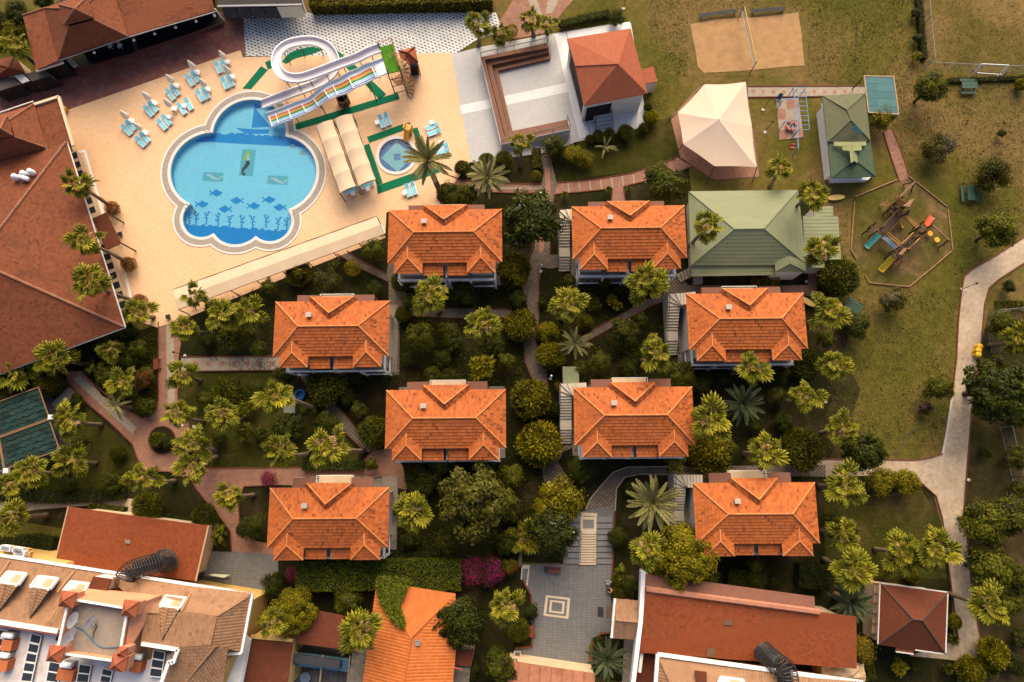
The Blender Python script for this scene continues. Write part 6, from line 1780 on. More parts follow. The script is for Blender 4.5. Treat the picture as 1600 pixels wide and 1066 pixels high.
# ------------------------------------------------------------------ vegetation
import numpy as np
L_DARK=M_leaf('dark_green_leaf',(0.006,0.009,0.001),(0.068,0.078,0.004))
L_MID=M_leaf('mid_green_leaf',(0.008,0.012,0.001),(0.130,0.130,0.006))
L_YEL=M_leaf('yellow_green_leaf',(0.010,0.014,0.001),(0.29,0.24,0.006))
L_OLIVE=M_leaf('olive_leaf',(0.008,0.010,0.0015),(0.105,0.098,0.010))
L_GREY=M_leaf('grey_green_leaf',(0.03,0.038,0.02),(0.16,0.165,0.085))
L_DRY=M_leaf('dry_leaf',(0.18,0.10,0.045),(0.52,0.31,0.16),transl=.1)
L_TWIG=M_leaf('grey_twig',(0.06,0.045,0.03),(0.17,0.13,0.095),transl=.05)
L_RED=M_leaf('red_flower',(0.08,0.006,0.003),(0.33,0.025,0.008))
L_ORF=M_leaf('orange_flower',(0.16,0.05,0.004),(0.5,0.17,0.012))
L_MAG=M_leaf('magenta_flower',(0.2,0.004,0.06),(0.58,0.02,0.2))
L_PNK=M_leaf('pink_flower',(0.2,0.07,0.06),(0.5,0.22,0.2))
L_WHT=M_leaf('white_flower',(0.4,0.36,0.28),(0.8,0.76,0.66))
L_GOLD=M_leaf('golden_leaf',(0.06,0.05,0.003),(0.34,0.24,0.012))
L_PALM=M_leaf('fan_palm_leaf',(0.018,0.026,0.002),(0.225,0.215,0.015),transl=.25,rough=.45)
L_PALMC=M_leaf('young_palm_leaf',(0.042,0.052,0.003),(0.35,0.305,0.022),transl=.25,rough=.45)
L_DATE=M_leaf('date_palm_leaf',(0.08,0.08,0.025),(0.32,0.285,0.11),transl=.2)
L_CYC=M_leaf('blue_green_leaf',(0.03,0.042,0.018),(0.125,0.145,0.065),transl=.2)
L_IVY=M_leaf('ivy_leaf',(0.016,0.026,0.002),(0.165,0.19,0.010))
def cloud(name,P,N,size,tone,mat,aspect=.5,rng=None,mats=None,mi=None,axis=None):
 n=len(P)
 rng=rng or np.random.default_rng(1)
 N=N/np.maximum(np.linalg.norm(N,axis=1,keepdims=True),1e-6)
 A=rng.normal(size=(n,3))if axis is None else axis+rng.normal(size=(n,3))*.35;A-=N*(A*N).sum(1,keepdims=True)
 A/=np.maximum(np.linalg.norm(A,axis=1,keepdims=True),1e-6)
 B=np.cross(N,A)
 s=size[:,None]
 V=np.empty((n,4,3))
 V[:,0]=P-A*s*.5;V[:,1]=P+B*s*aspect*.5+A*s*.05;V[:,2]=P+A*s*.5;V[:,3]=P-B*s*aspect*.5+A*s*.05
 V[:,2]-=N*s*.12;V[:,0]-=N*s*.08
 me=bpy.data.meshes.new(name)
 me.vertices.add(n*4);me.vertices.foreach_set('co',V.reshape(-1))
 me.loops.add(n*4);me.loops.foreach_set('vertex_index',np.arange(n*4,dtype=np.int32))
 me.polygons.add(n);me.polygons.foreach_set('loop_start',np.arange(0,n*4,4,dtype=np.int32))
 try:me.polygons.foreach_set('loop_total',np.full(n,4,dtype=np.int32))
 except Exception:pass
 if mi is not None:me.polygons.foreach_set('material_index',mi.astype(np.int32))
 me.update(calc_edges=True)
 a=me.attributes.new('tone','FLOAT','FACE');a.data.foreach_set('value',tone.astype(np.float32))
 for m in(mats or[mat]):me.materials.append(m)
 return me
def sphere_dirs(rng,n,up_bias=0.0):
 d=rng.normal(size=(n,3));d[:,2]+=up_bias
 return d/np.linalg.norm(d,axis=1,keepdims=True)
def crown_lumpy(name,seed,R_,H_,clumps,per,leaf,mat,flower=None,ff=0.0,ragged=.25,crad=.36,bare=None):
 rng=np.random.default_rng(seed)
 D=sphere_dirs(rng,clumps,.35)
 rad=rng.uniform(.42,.86,clumps)
 P,N,T=[],[],[]
 for k in range(clumps):
  c=D[k]*rad[k]*np.array([R_,R_,H_])
  r=R_*crad*rng.uniform(.7,1.25)
  q=sphere_dirs(rng,per,.25)
  rr=r*rng.uniform(.55,1.08+ragged*.4,per)**1.0
  P.append(c+q*rr[:,None]*np.array([1,1,.85]));N.append(q+D[k]*.4+rng.normal(size=(per,3))*.45+np.array([0,0,.45]))
  T.append(np.clip(rng.normal(.5+rng.uniform(-.2,.2),.17,per),0,1))
 P,N,T=np.vstack(P),np.vstack(N),np.hstack(T)
 n=len(P)
 mi=None;mats=None
 size=leaf*rng.uniform(.6,1.25,n)
 if flower is not None:
  mats=[mat,flower];mi=(rng.random(n)<ff)&(np.linalg.norm(P/np.array([R_,R_,H_]),axis=1)>.7)
  cl=np.sin(P[:,0]*2.1/R_*1.5+seed)+np.sin(P[:,1]*2.6/R_*1.5+seed*2)>-.3
  mi=(mi&(cl|(ff>.4)&(ff<.45))).astype(int)
 if bare is not None:
  mats=[mat,bare];side=(P[:,0]/R_*.6+P[:,2]/H_*.7+rng.normal(size=n)*.25)>.55
  mi=side.astype(int);size=np.where(side,size*.7,size)
 return cloud(name,P,N,size,T,mat,.5,rng,mats,mi)
def crown_ball(name,seed,R_,H_,n,leaf,mat,rough=.1,mat2=None,f2=0.0):
 rng=np.random.default_rng(seed)
 q=sphere_dirs(rng,n,.15)
 b=np.zeros(n)
 for k in range(9):
  d=sphere_dirs(rng,1)[0];b+=.05*np.sin(5*(q@d)+k)
 rr=(1+b*rough*10*.35+rng.normal(size=n)*rough*.45-np.abs(rng.normal(size=n))*rough*.7)
 P=q*rr[:,None]*np.array([R_,R_,H_])
 N=rng.normal(size=(n,3))+np.array([0,0,.9])-q*.2
 T=np.clip(rng.normal(.5,.24,n)+b,0,1)
 mi=(rng.random(n)<f2).astype(int)if mat2 else None
 return cloud(name,P,N,leaf*rng.uniform(.6,1.3,n),T,mat,.30,rng,[mat,mat2]if mat2 else None,mi,q+np.array([0,0,.25]))
def crown_spiky(name,seed,R_,heads,blades,mat):
 rng=random.Random(seed);m=MB()
 for h in range(heads):
  a=rng.uniform(0,6.28);r=R_*.55*math.sqrt(rng.random())if heads>1 else 0
  c=Vector((r*math.cos(a),r*math.sin(a),rng.uniform(-.3,.4)*R_*.5))
  L=R_*(.6 if heads>1 else 1.0)
  for b in range(blades):
   az=rng.uniform(0,6.28);el=rng.uniform(-.2,1.3)
   d=Vector((math.cos(az)*math.cos(el),math.sin(az)*math.cos(el),math.sin(el)));s=Vector((-math.sin(az),math.cos(az),0))*L*.055
   l=L*rng.uniform(.75,1.1);t=rng.uniform(.1,.95)
   p1=c+d*l*.55;p2=c+d*l-Vector((0,0,.18*l))
   m.face([c-s*.6,c+s*.6,p1+s,p1-s],t);m.face([p1-s,p1+s,p2],t)
 return m.mesh(name,uv=False),mat
SPECS={}
def spec(k,me,mat=None,trunk=True):
 if mat is not None and not me.materials:me.materials.append(mat)
 SPECS.setdefault(k,[]).append(me)
for s in range(3):
 spec('citrus',crown_lumpy('crown',10+s,2.0,1.7,40,220,.28,L_MID))
 spec('dark',crown_lumpy('crown',20+s,2.0,1.6,30,190,.25,L_DARK))
 spec('olive',crown_lumpy('crown',30+s,2.0,1.6,32,190,.24,L_OLIVE))
 spec('yellow',crown_lumpy('crown',40+s,2.0,1.7,34,190,.26,L_YEL))
for s in range(2):
 spec('ball',crown_ball('crown',50+s,1.6,1.4,5500,.34,L_YEL,.16))
 spec('balldark',crown_ball('crown',55+s,1.6,1.4,6000,.28,L_MID,.16))
 spec('ballgold',crown_ball('crown',58+s,1.0,.95,3500,.13,L_GOLD,.1,L_YEL,.55))
 spec('magnolia',crown_lumpy('crown',60+s,3.2,2.6,60,150,.40,L_DARK,L_WHT,.012,crad=.27))
 spec('bigdark',crown_lumpy('crown',65+s,3.2,2.6,130,90,.40,L_DARK,crad=.2))
 spec('magolive',crown_lumpy('crown',68+s,3.6,2.8,150,90,.40,L_OLIVE,crad=.16))
 spec('pine',crown_lumpy('crown',70+s,2.8,2.0,170,120,.19,L_YEL,crad=.16))
 spec('whiteflower',crown_lumpy('crown',75+s,1.9,1.5,34,180,.22,L_MID,L_WHT,.03))
 spec('halfdead',crown_lumpy('crown',80+s,1.9,1.3,30,170,.2,L_OLIVE,bare=L_TWIG,crad=.3))
 spec('feather',crown_lumpy('crown',85+s,2.0,1.2,40,150,.3,L_YEL,ragged=1.2,crad=.3))
 spec('redflower',crown_lumpy('crown',88+s,1.8,1.2,30,180,.2,L_MID,L_RED,.3))
 spec('orangeflower',crown_ball('crown',91+s,.9,.75,2600,.13,L_OLIVE,.16,L_ORF,.38))
 spec('magenta',crown_lumpy('crown',94+s,1.8,.9,30,200,.2,L_DARK,L_MAG,.445,ragged=1.4,crad=.42))
 spec('pink',crown_lumpy('crown',97+s,1.0,.9,18,120,.17,L_OLIVE,L_PNK,.5))
 spec('goldsparse',crown_lumpy('crown',99+s,1.8,1.6,30,70,.2,L_GOLD,ragged=1.5,crad=.34))
 me,mt=crown_spiky('crown',110+s,1.6,9,60,L_MID);spec('yucca',me,mt)
 me,mt=crown_spiky('crown',115+s,1.0,1,90,L_MID);spec('cycad',me,mt)
 me,mt=crown_spiky('crown',118+s,1.6,7,46,L_YEL);spec('yuccaY',me,mt)
def banana(seed):
 rng=random.Random(seed);m=MB()
 for k in range(26):
  az=rng.uniform(0,6.28);el=rng.uniform(.1,1.0);L=rng.uniform(.8,1.5);w=L*.2;t=rng.uniform(.2,1)
  c=Vector((rng.uniform(-.7,.7),rng.uniform(-.7,.7),rng.uniform(-.3,.5)))
  h=Vector((math.cos(az),math.sin(az),0));s=Vector((-h.y,h.x,0));prev=None
  for i in range(5):
   u=i/4;p=c+h*(L*u*math.cos(el))+up*(L*(u*math.sin(el)-.7*u*u));ww=w*math.sin(math.pi*(.08+.88*u))
   q=(p-s*ww+up*ww*.3,p,p+s*ww+up*ww*.3)
   if prev:m.face([prev[0],prev[1],q[1],q[0]],t);m.face([prev[1],prev[2],q[2],q[1]],t)
   prev=q
 return m.mesh('crown',uv=False)
for s in range(2):spec('banana',banana(130+s),L_MID)
BASE_R=dict(citrus=2.35,dark=2.35,olive=2.35,yellow=2.35,ball=1.65,balldark=1.65,ballgold=1.02,magnolia=3.5,bigdark=3.4,magolive=3.7,pine=2.9,whiteflower=2.2,halfdead=2.1,feather=2.4,redflower=2.1,orangeflower=.95,magenta=2.1,pink=1.15,goldsparse=2.1,yucca=1.6,yuccaY=1.6,cycad=1.0,banana=1.7)
NAMES=dict(citrus='citrus_tree',dark='dark_shrub',olive='olive_shrub',yellow='leafy_shrub',ball='clipped_shrub',balldark='clipped_shrub',ballgold='clipped_shrub',magnolia='magnolia_tree',bigdark='broadleaf_tree',magolive='broadleaf_tree',pine='pine_tree',whiteflower='flowering_shrub',halfdead='dry_shrub',
   feather='feathery_shrub',redflower='flowering_shrub',orangeflower='flowering_shrub',magenta='bougainvillea',pink='flowering_shrub',goldsparse='sparse_shrub',yucca='yucca',yuccaY='yucca',cycad='cycad',banana='banana_plant')
CATS=dict(citrus='tree',magnolia='tree',bigdark='tree',magolive='tree',pine='tree',yucca='plant',yuccaY='plant',cycad='plant',banana='plant')
TRUNKME={}
def plant(kind,px,py,rpx,label,zc=None,group=None,seed=[0]):
 seed[0]+=1;rn=random.Random(seed[0]*13)
 r=rpx/15.2
 tree=kind in('citrus','magnolia','bigdark','magolive','pine','goldsparse')
 if zc is None:zc=r*(1.25 if tree else .75)+(.35 if not tree else .6)
 c=at(px,py,zc)
 t=thing(NAMES[kind],label,CATS.get(kind,'shrub'),(c.x,c.y,0),group)
 k=r/BASE_R[kind]
 me=rn.choice(SPECS[kind])
 o=bpy.data.objects.new('crown',me);lnk(o,t)
 o.location=(0,0,zc);o.rotation_euler=(0,0,rn.uniform(0,6.28));o.scale=(k*rn.uniform(.94,1.06),k*rn.uniform(.94,1.06),k*rn.uniform(.9,1.08))
 m=MB();h=zc;tr=max(.04,r*(.07 if tree else .05))
 m.tube([(0,0,0),(rn.uniform(-.05,.05),rn.uniform(-.05,.05),h*.5),(0,0,h)],[tr*1.3,tr,tr*.8],7)
 for i in range(4):
  a=i*1.6+rn.random();m.tube([(0,0,h*.55),(math.cos(a)*r*.3,math.sin(a)*r*.3,h*.85),(math.cos(a)*r*.55,math.sin(a)*r*.55,h)],[tr*.7,tr*.5,tr*.25],5)
 q=m.mesh('trunk',uv=False);q.materials.append(BARK);lnk(bpy.data.objects.new('trunk',q),t)
 return t
def fan_leaf(seed,dry=False):
 rng=random.Random(seed);m=MB()
 L,Rr=rng.uniform(.85,1.25),rng.uniform(.86,1.0);nk=rng.uniform(.82,.95)
 pr=None
 for i in range(5):
  u=i/4;p=Vector((L*u,0,-.10*L*u*u));w=.05*(1-u*.45)
  q=(p+Vector((0,-w,0)),p+Vector((0,0,w*.8)),p+Vector((0,w,0)))
  if pr:m.face([pr[0],pr[1],q[1],q[0]],.95);m.face([pr[1],pr[2],q[2],q[1]],.95)
  pr=q
 c=Vector((L,0,-.10*L));n=13;span=R(106)
 droop=rng.uniform(.22,.5)if not dry else .7;cup=rng.uniform(.2,.75)
 ring=[]
 for k in range(n+1):
  a=-span+2*span*k/n
  ring.append((a,Rr*(.5+.5*math.cos(a*.8))*rng.uniform(.94,1.05),-.02+cup*.3*abs(math.sin(a))*Rr,.09*(1 if k%2 else-1)))
 for k in range(n):
  a0,r0,z0,f0=ring[k];a1,r1,z1,f1=ring[k+1]
  pt_=lambda a,r,z:c+Vector((math.cos(a)*r,math.sin(a)*r,z))
  m0,m1=pt_(a0,r0*.6,z0*.7+f0),pt_(a1,r1*.6,z1*.7+f1)
  t=rng.uniform(.25,.6)
  m.face([c,m0,m1],t)
  am=(a0+a1)/2;rt=(r0+r1)/2*rng.uniform(.9,1.1);zm=(z0+z1)/2
  e0,e1=pt_(a0*.75+am*.25,rt*nk,zm-droop*rt*.35),pt_(a1*.75+am*.25,rt*nk,zm-droop*rt*.35)
  m.face([m0,e0,e1,m1],min(1,t+.15));m.face([e0,pt_(am,rt*1.08,zm-droop*rt*rng.uniform(.7,1.3)),e1],min(1,t+.35))  # tone rises towards the tips: sunlit blade ends put into the colour
 me=m.mesh('frond',uv=False);return me
FANS=[fan_leaf(200+i)for i in range(6)]
for me in FANS[:4]:me.materials.append(L_PALM)
for me in FANS[4:]:me.materials.append(L_PALMC)
DRYF=[fan_leaf(220+i,True)for i in range(2)]
for me in DRYF:me.materials.append(L_DRY)
def trunk_mesh(base,top,r0,r1,seed):
 rn=random.Random(seed);m=MB();P,rr=[],[]
 n=9;bow=Vector((rn.uniform(-.25,.25),rn.uniform(-.25,.25),0))*min(1,(top-base).length/8)
 for i in range(n+1):
  u=i/n;P.append(base.lerp(top,u)+bow*math.sin(math.pi*u));rr.append(r0+(r1-r0)*u+(.10*math.exp(-u*9))+(.06 if i%2 else 0)*.5)
 m.tube(P,rr,9);me=m.mesh('trunk',base,uv=False,smooth=True);me.materials.append(TRUNK);return me
def palm(px,py,label,base=None,z=None,size=1.0,dry=4,nf=21,seed=[0]):
 seed[0]+=1;rn=random.Random(900+seed[0])
 if base is not None:zc=zof((px,py),base)if z is None else z;b=at(base[0],base[1],0)
 else:zc=z or 6.0;c0=at(px,py,zc);b=Vector((c0.x,c0.y,0))+Vector((rn.uniform(-.3,.3),rn.uniform(-.3,.3),0))
 c=at(px,py,zc)
 t=thing('fan_palm',label,'palm tree',b,'fan palms of the garden')
 lnk(bpy.data.objects.new('trunk',trunk_mesh(b,c,.20,.15,seed[0])),t)
 cl=c-b
 m=MB();ax=cl.normalized()
 m.tube([cl-ax*min(1.3,zc*.3),cl-ax*.5,cl+ax*.1],[.22,.34,.2],9);me=m.mesh('trunk_thatch',uv=False);me.materials.append(L_DRY);lnk(bpy.data.objects.new('thatch',me),t)
 nf=int(nf*min(1.15,size+.1))
 for i in range(nf):
  u=i/nf
  az=i*2.39996+rn.uniform(-.25,.25)
  el=R(72-104*u**.8+rn.uniform(-12,12))
  me=rn.choice(FANS[4:])if u<.3 else rn.choice(FANS[:4])
  o=bpy.data.objects.new('frond',me);lnk(o,t)
  o.location=cl;k=size*rn.uniform(.75,1.3)*(.62 if u<.2 else 1)
  o.rotation_euler=(rn.uniform(-1.05,1.05),-el,az);o.scale=(k,k,k)
 for i in range(dry):
  az=rn.uniform(0,6.28);el=R(rn.uniform(-25,28))
  o=bpy.data.objects.new('dry_frond',rn.choice(DRYF));lnk(o,t)
  o.location=cl-ax*.15;k=size*rn.uniform(.5,.78);o.rotation_euler=(rn.uniform(-.9,.9),-el,az);o.scale=(k,k,k)
 return t
PALMS=[(22,72,'fan palm at the left side wall of the restaurant',None,4.5,.9),(745,37,'tall fan palm standing on the checked pavement edge',(748,72),None,.85),(830,30,'fan palm on the brick square, nearer the hedge',(834,57),None,.75),(855,38,'shorter fan palm on the brick square beside another',None,2.2,.75),
 (784,52,'small fan palm behind the top bleacher rail',None,2.0,.7),(811,223,'fan palm at the lower bleacher corner',(813,262),None,.75),(1220,262,'fan palm standing above the sage green hall',(1203,292),None,.85),(1270,305,'fan palm at the upper corner of the sage green hall',None,7.5,.9),
 (1105,354,'fan palm whose crown covers the sage green roof',(1069,392),None,.9),(1285,391,'fan palm over the side annex of the green hall',None,7,.95),(670,462,'fan palm directly below the pool deck villa',None,9,1.0),(755,505,'fan palm in the dark garden court between four villas',None,9,1.0),
 (887,476,'fan palm beside the central path, left of the curved path',None,7.5,1.0),(1011,443,'fan palm in front of the villa with side stairs by the hall',None,8.5,1.0),(1025,550,'fan palm beside the stairs of the villa below the hall',None,7.5,.9),(1175,574,'fan palm in front of the villa below the hall',None,8,.95),
 (1112,655,'fan palm close to the shed corner villa, on its lawn side',None,8,1.0),(1194,709,'fan palm above the back path of the lower villa',None,7,.95),(1055,725,'small low fan palm under the eave of the shed corner villa',None,2.4,.65),(1297,487,'fan palm beside the yellow board and the lawn villa',None,6,.95),
 (1307,571,'fan palm at the lawn edge, higher of the row of three',None,7,.85),(1260,621,'fan palm at the lawn edge, second of the row of three',None,7,.9),(1317,671,'fan palm at the lawn edge, lowest of the row of three',None,6,.85),(1322,762,'fan palm next to the bright feathery shrub',None,6.5,1.0),
 (1320,836,'fan palm on the green lawn beside the lower villa',None,6,.95),(1335,893,'fan palm right above the blue green date palm',None,7,1.0),(1410,866,'leaning fan palm with its round foot on the lawn',(1366,858),None,.95),(1460,860,'wide fan palm hanging over the service lane',None,7,1.15),
 (1545,947,'fan palm leaning over the lane beside the brown pavilion',(1484,928),None,1.05),(815,842,'fan palm left of the wide plaza stairs',(812,885),None,.9),(787,950,'fan palm at the planter beside the slate plaza',None,8,1.0),(645,798,'fan palm right of the villa above the ivy',None,8,1.0),
 (560,988,'fan palm between the skylit court and the orange roof',None,8.5,.95),(426,972,'fan palm at the yellow corner of the hotel',None,7,.75),(1012,860,'fan palm touching the bubbly pine, half dry',None,8,.95),(432,620,'tall fan palm with a blue ring near its trunk',(496,641),None,.95),
 (437,706,'fan palm nearest the magenta bougainvillea',(482,709),None,.85),(512,700,'tall fan palm with many dry leaves left of the middle villa',(569,705),None,1.05),(357,775,'fan palm beside the path bend near the villa above the ivy',None,6,.85),(285,586,'fan palm beside the wooden bench path',(313,596),None,.8),
 (277,646,'fan palm above the round planter ring',(318,659),None,.85),(347,649,'fan palm in the yucca lawn',(381,656),None,.85),(300,693,'fan palm right of the round planter',(340,706),None,.95),(300,731,'fan palm below the round planter, trunk leaning',(341,712),None,.85),
 (107,659,'fan palm over the edge of the green canopies',(160,664),None,.95),(47,737,'fan palm below the lower green canopy',(108,740),None,1.0),(111,720,'fan palm with a round foot on the lawn by the canopies',(151,724),None,.85),(222,747,'fan palm above the pale south west walk',(274,752),None,.9),
 (87,561,'fan palm at the lower corner of the west building',(130,568),None,1.0),(20,581,'fan palm at the left edge under the west building',(60,585),None,1.0),(20,808,'fan palm at the left edge above the hotel roof',(75,805),None,.9),(14,757,'fan palm cut by the left edge below the canopies',None,4.5,.8),
 (172,546,'fan palm in the flower bed beside the brick promenade, upper',(205,545),None,.8),(190,597,'fan palm in the flower bed with red flowers',(222,607),None,.85),(123,290,'upper fan palm leaning over the red roof from a flower pot',(178,326),None,.9),(133,378,'middle fan palm leaning over the red roof from a flower pot',(201,412),None,.95),
 (141,443,'lower fan palm leaning over the red roof from a flower pot',(213,472),None,.95),(215,489,'fan palm at the gate from deck to brick promenade',None,3.5,.8),(306,463,'fan palm at the end of the long awning',None,4.5,.75),(287,512,'fan palm at the gate corner of the garden',(322,522),None,.95),
 (346,492,'fan palm in the bed under the long awning, middle',(378,508),None,.9),(389,487,'fan palm in the bed under the long awning, inner',(415,497),None,.85),(1592,532,'fan palm at the right edge beside the fence',(1545,540),None,1.0)]
for p in PALMS:
 palm(p[0],p[1],p[2],p[3],p[4],p[5]*random.Random(p[1]).uniform(.88,1.08),9 if('dry' in p[2]or 'middle fan' in p[2]or 'court' in p[2]or 'directly' in p[2])else random.Random(p[0]).choice((2,3,4,6)))
def feather(seed,L,drp,pairs,ll):
 rng=random.Random(seed);m=MB()
 F=lambda u:Vector((L*(u-.12*u*u),0,L*(.22*u-drp*u*u)))
 for i in range(6):
  a,b=F(i/6),F((i+1)/6);w=.045*(1-i/7)
  m.face([a+Vector((0,-w,0)),a+Vector((0,w,0)),b+Vector((0,w*.85,0)),b+Vector((0,-w*.85,0))],.9)
 for i in range(pairs):
  u=.12+.88*i/pairs;p=F(u);l=ll*math.sin(math.pi*(.18+.72*u))*rng.uniform(.85,1.1)
  for s in(-1,1):
   t=rng.uniform(.2,.85);d=Vector((.62,s*.8,.28)).normalized();e=p+d*l-Vector((0,0,.22*l));w=Vector((.055,-s*.02,0))*(ll/.55)
   q=p+d*l*.5
   m.face([p-w*.6,p+w*.6,q+w,q-w],t);m.face([q-w,q+w,e],t)
 return m.mesh('frond',uv=False)
FD=[feather(300+i,3.0,.33,42,.36)for i in range(3)]
for me in FD:me.materials.append(L_DATE)
FC_=[feather(310+i,2.5,.30,40,.30)for i in range(3)]
for me in FC_:me.materials.append(L_CYC)
def date_palm(px,py,z,size,label,base=None,blue=False,nf=36,name='date_palm',seed=[0]):
 seed[0]+=1;rn=random.Random(500+seed[0])
 c=at(px,py,z);b=at(base[0],base[1],0)if base else Vector((c.x,c.y,0))
 t=thing(name,label,'palm tree',b,'feather palms')
 lnk(bpy.data.objects.new('trunk',trunk_mesh(b,c,.32*min(1,size),.27*min(1,size),70+seed[0])),t)
 for i in range(nf):
  u=i/nf;az=i*2.39996+rn.uniform(-.2,.2);el=R(80-95*u**.8+rn.uniform(-8,8))
  o=bpy.data.objects.new('frond',rn.choice(FC_ if blue else FD));lnk(o,t);o.location=c-b
  k=size*rn.uniform(.85,1.1)*(.7 if u<.15 else 1);o.rotation_euler=(rn.uniform(-.3,.3),-el,az);o.scale=(k,k,k)
 return t
date_palm(668,252,5.5,1.05,'large date palm spreading over the paddling pool',(690,305))
date_palm(762,278,3.8,.92,'date palm beside the pink path below the bleachers')
date_palm(1019,785,4.2,1.12,'large date palm with orange heart beside the curved path')
date_palm(1160,630,2.4,1.05,'blue green date palm on the lawn by the shed corner villa',blue=True)
date_palm(898,537,2.2,.72,'small date palm at the foot of the curved diagonal path',nf=22)
date_palm(1328,940,3.2,1.05,'blue green date palm beside the brown pavilion',blue=True)
date_palm(946,230,1.0,.55,'sparse young palm on the lawn below the stage house',nf=9)
date_palm(948,1030,2.8,.95,'grey green date palm in the corner bed of the plaza',blue=True,nf=34)
date_palm(182,634,3.4,.6,'thin young palm leaning beside the brick junction',(205,638),nf=12)
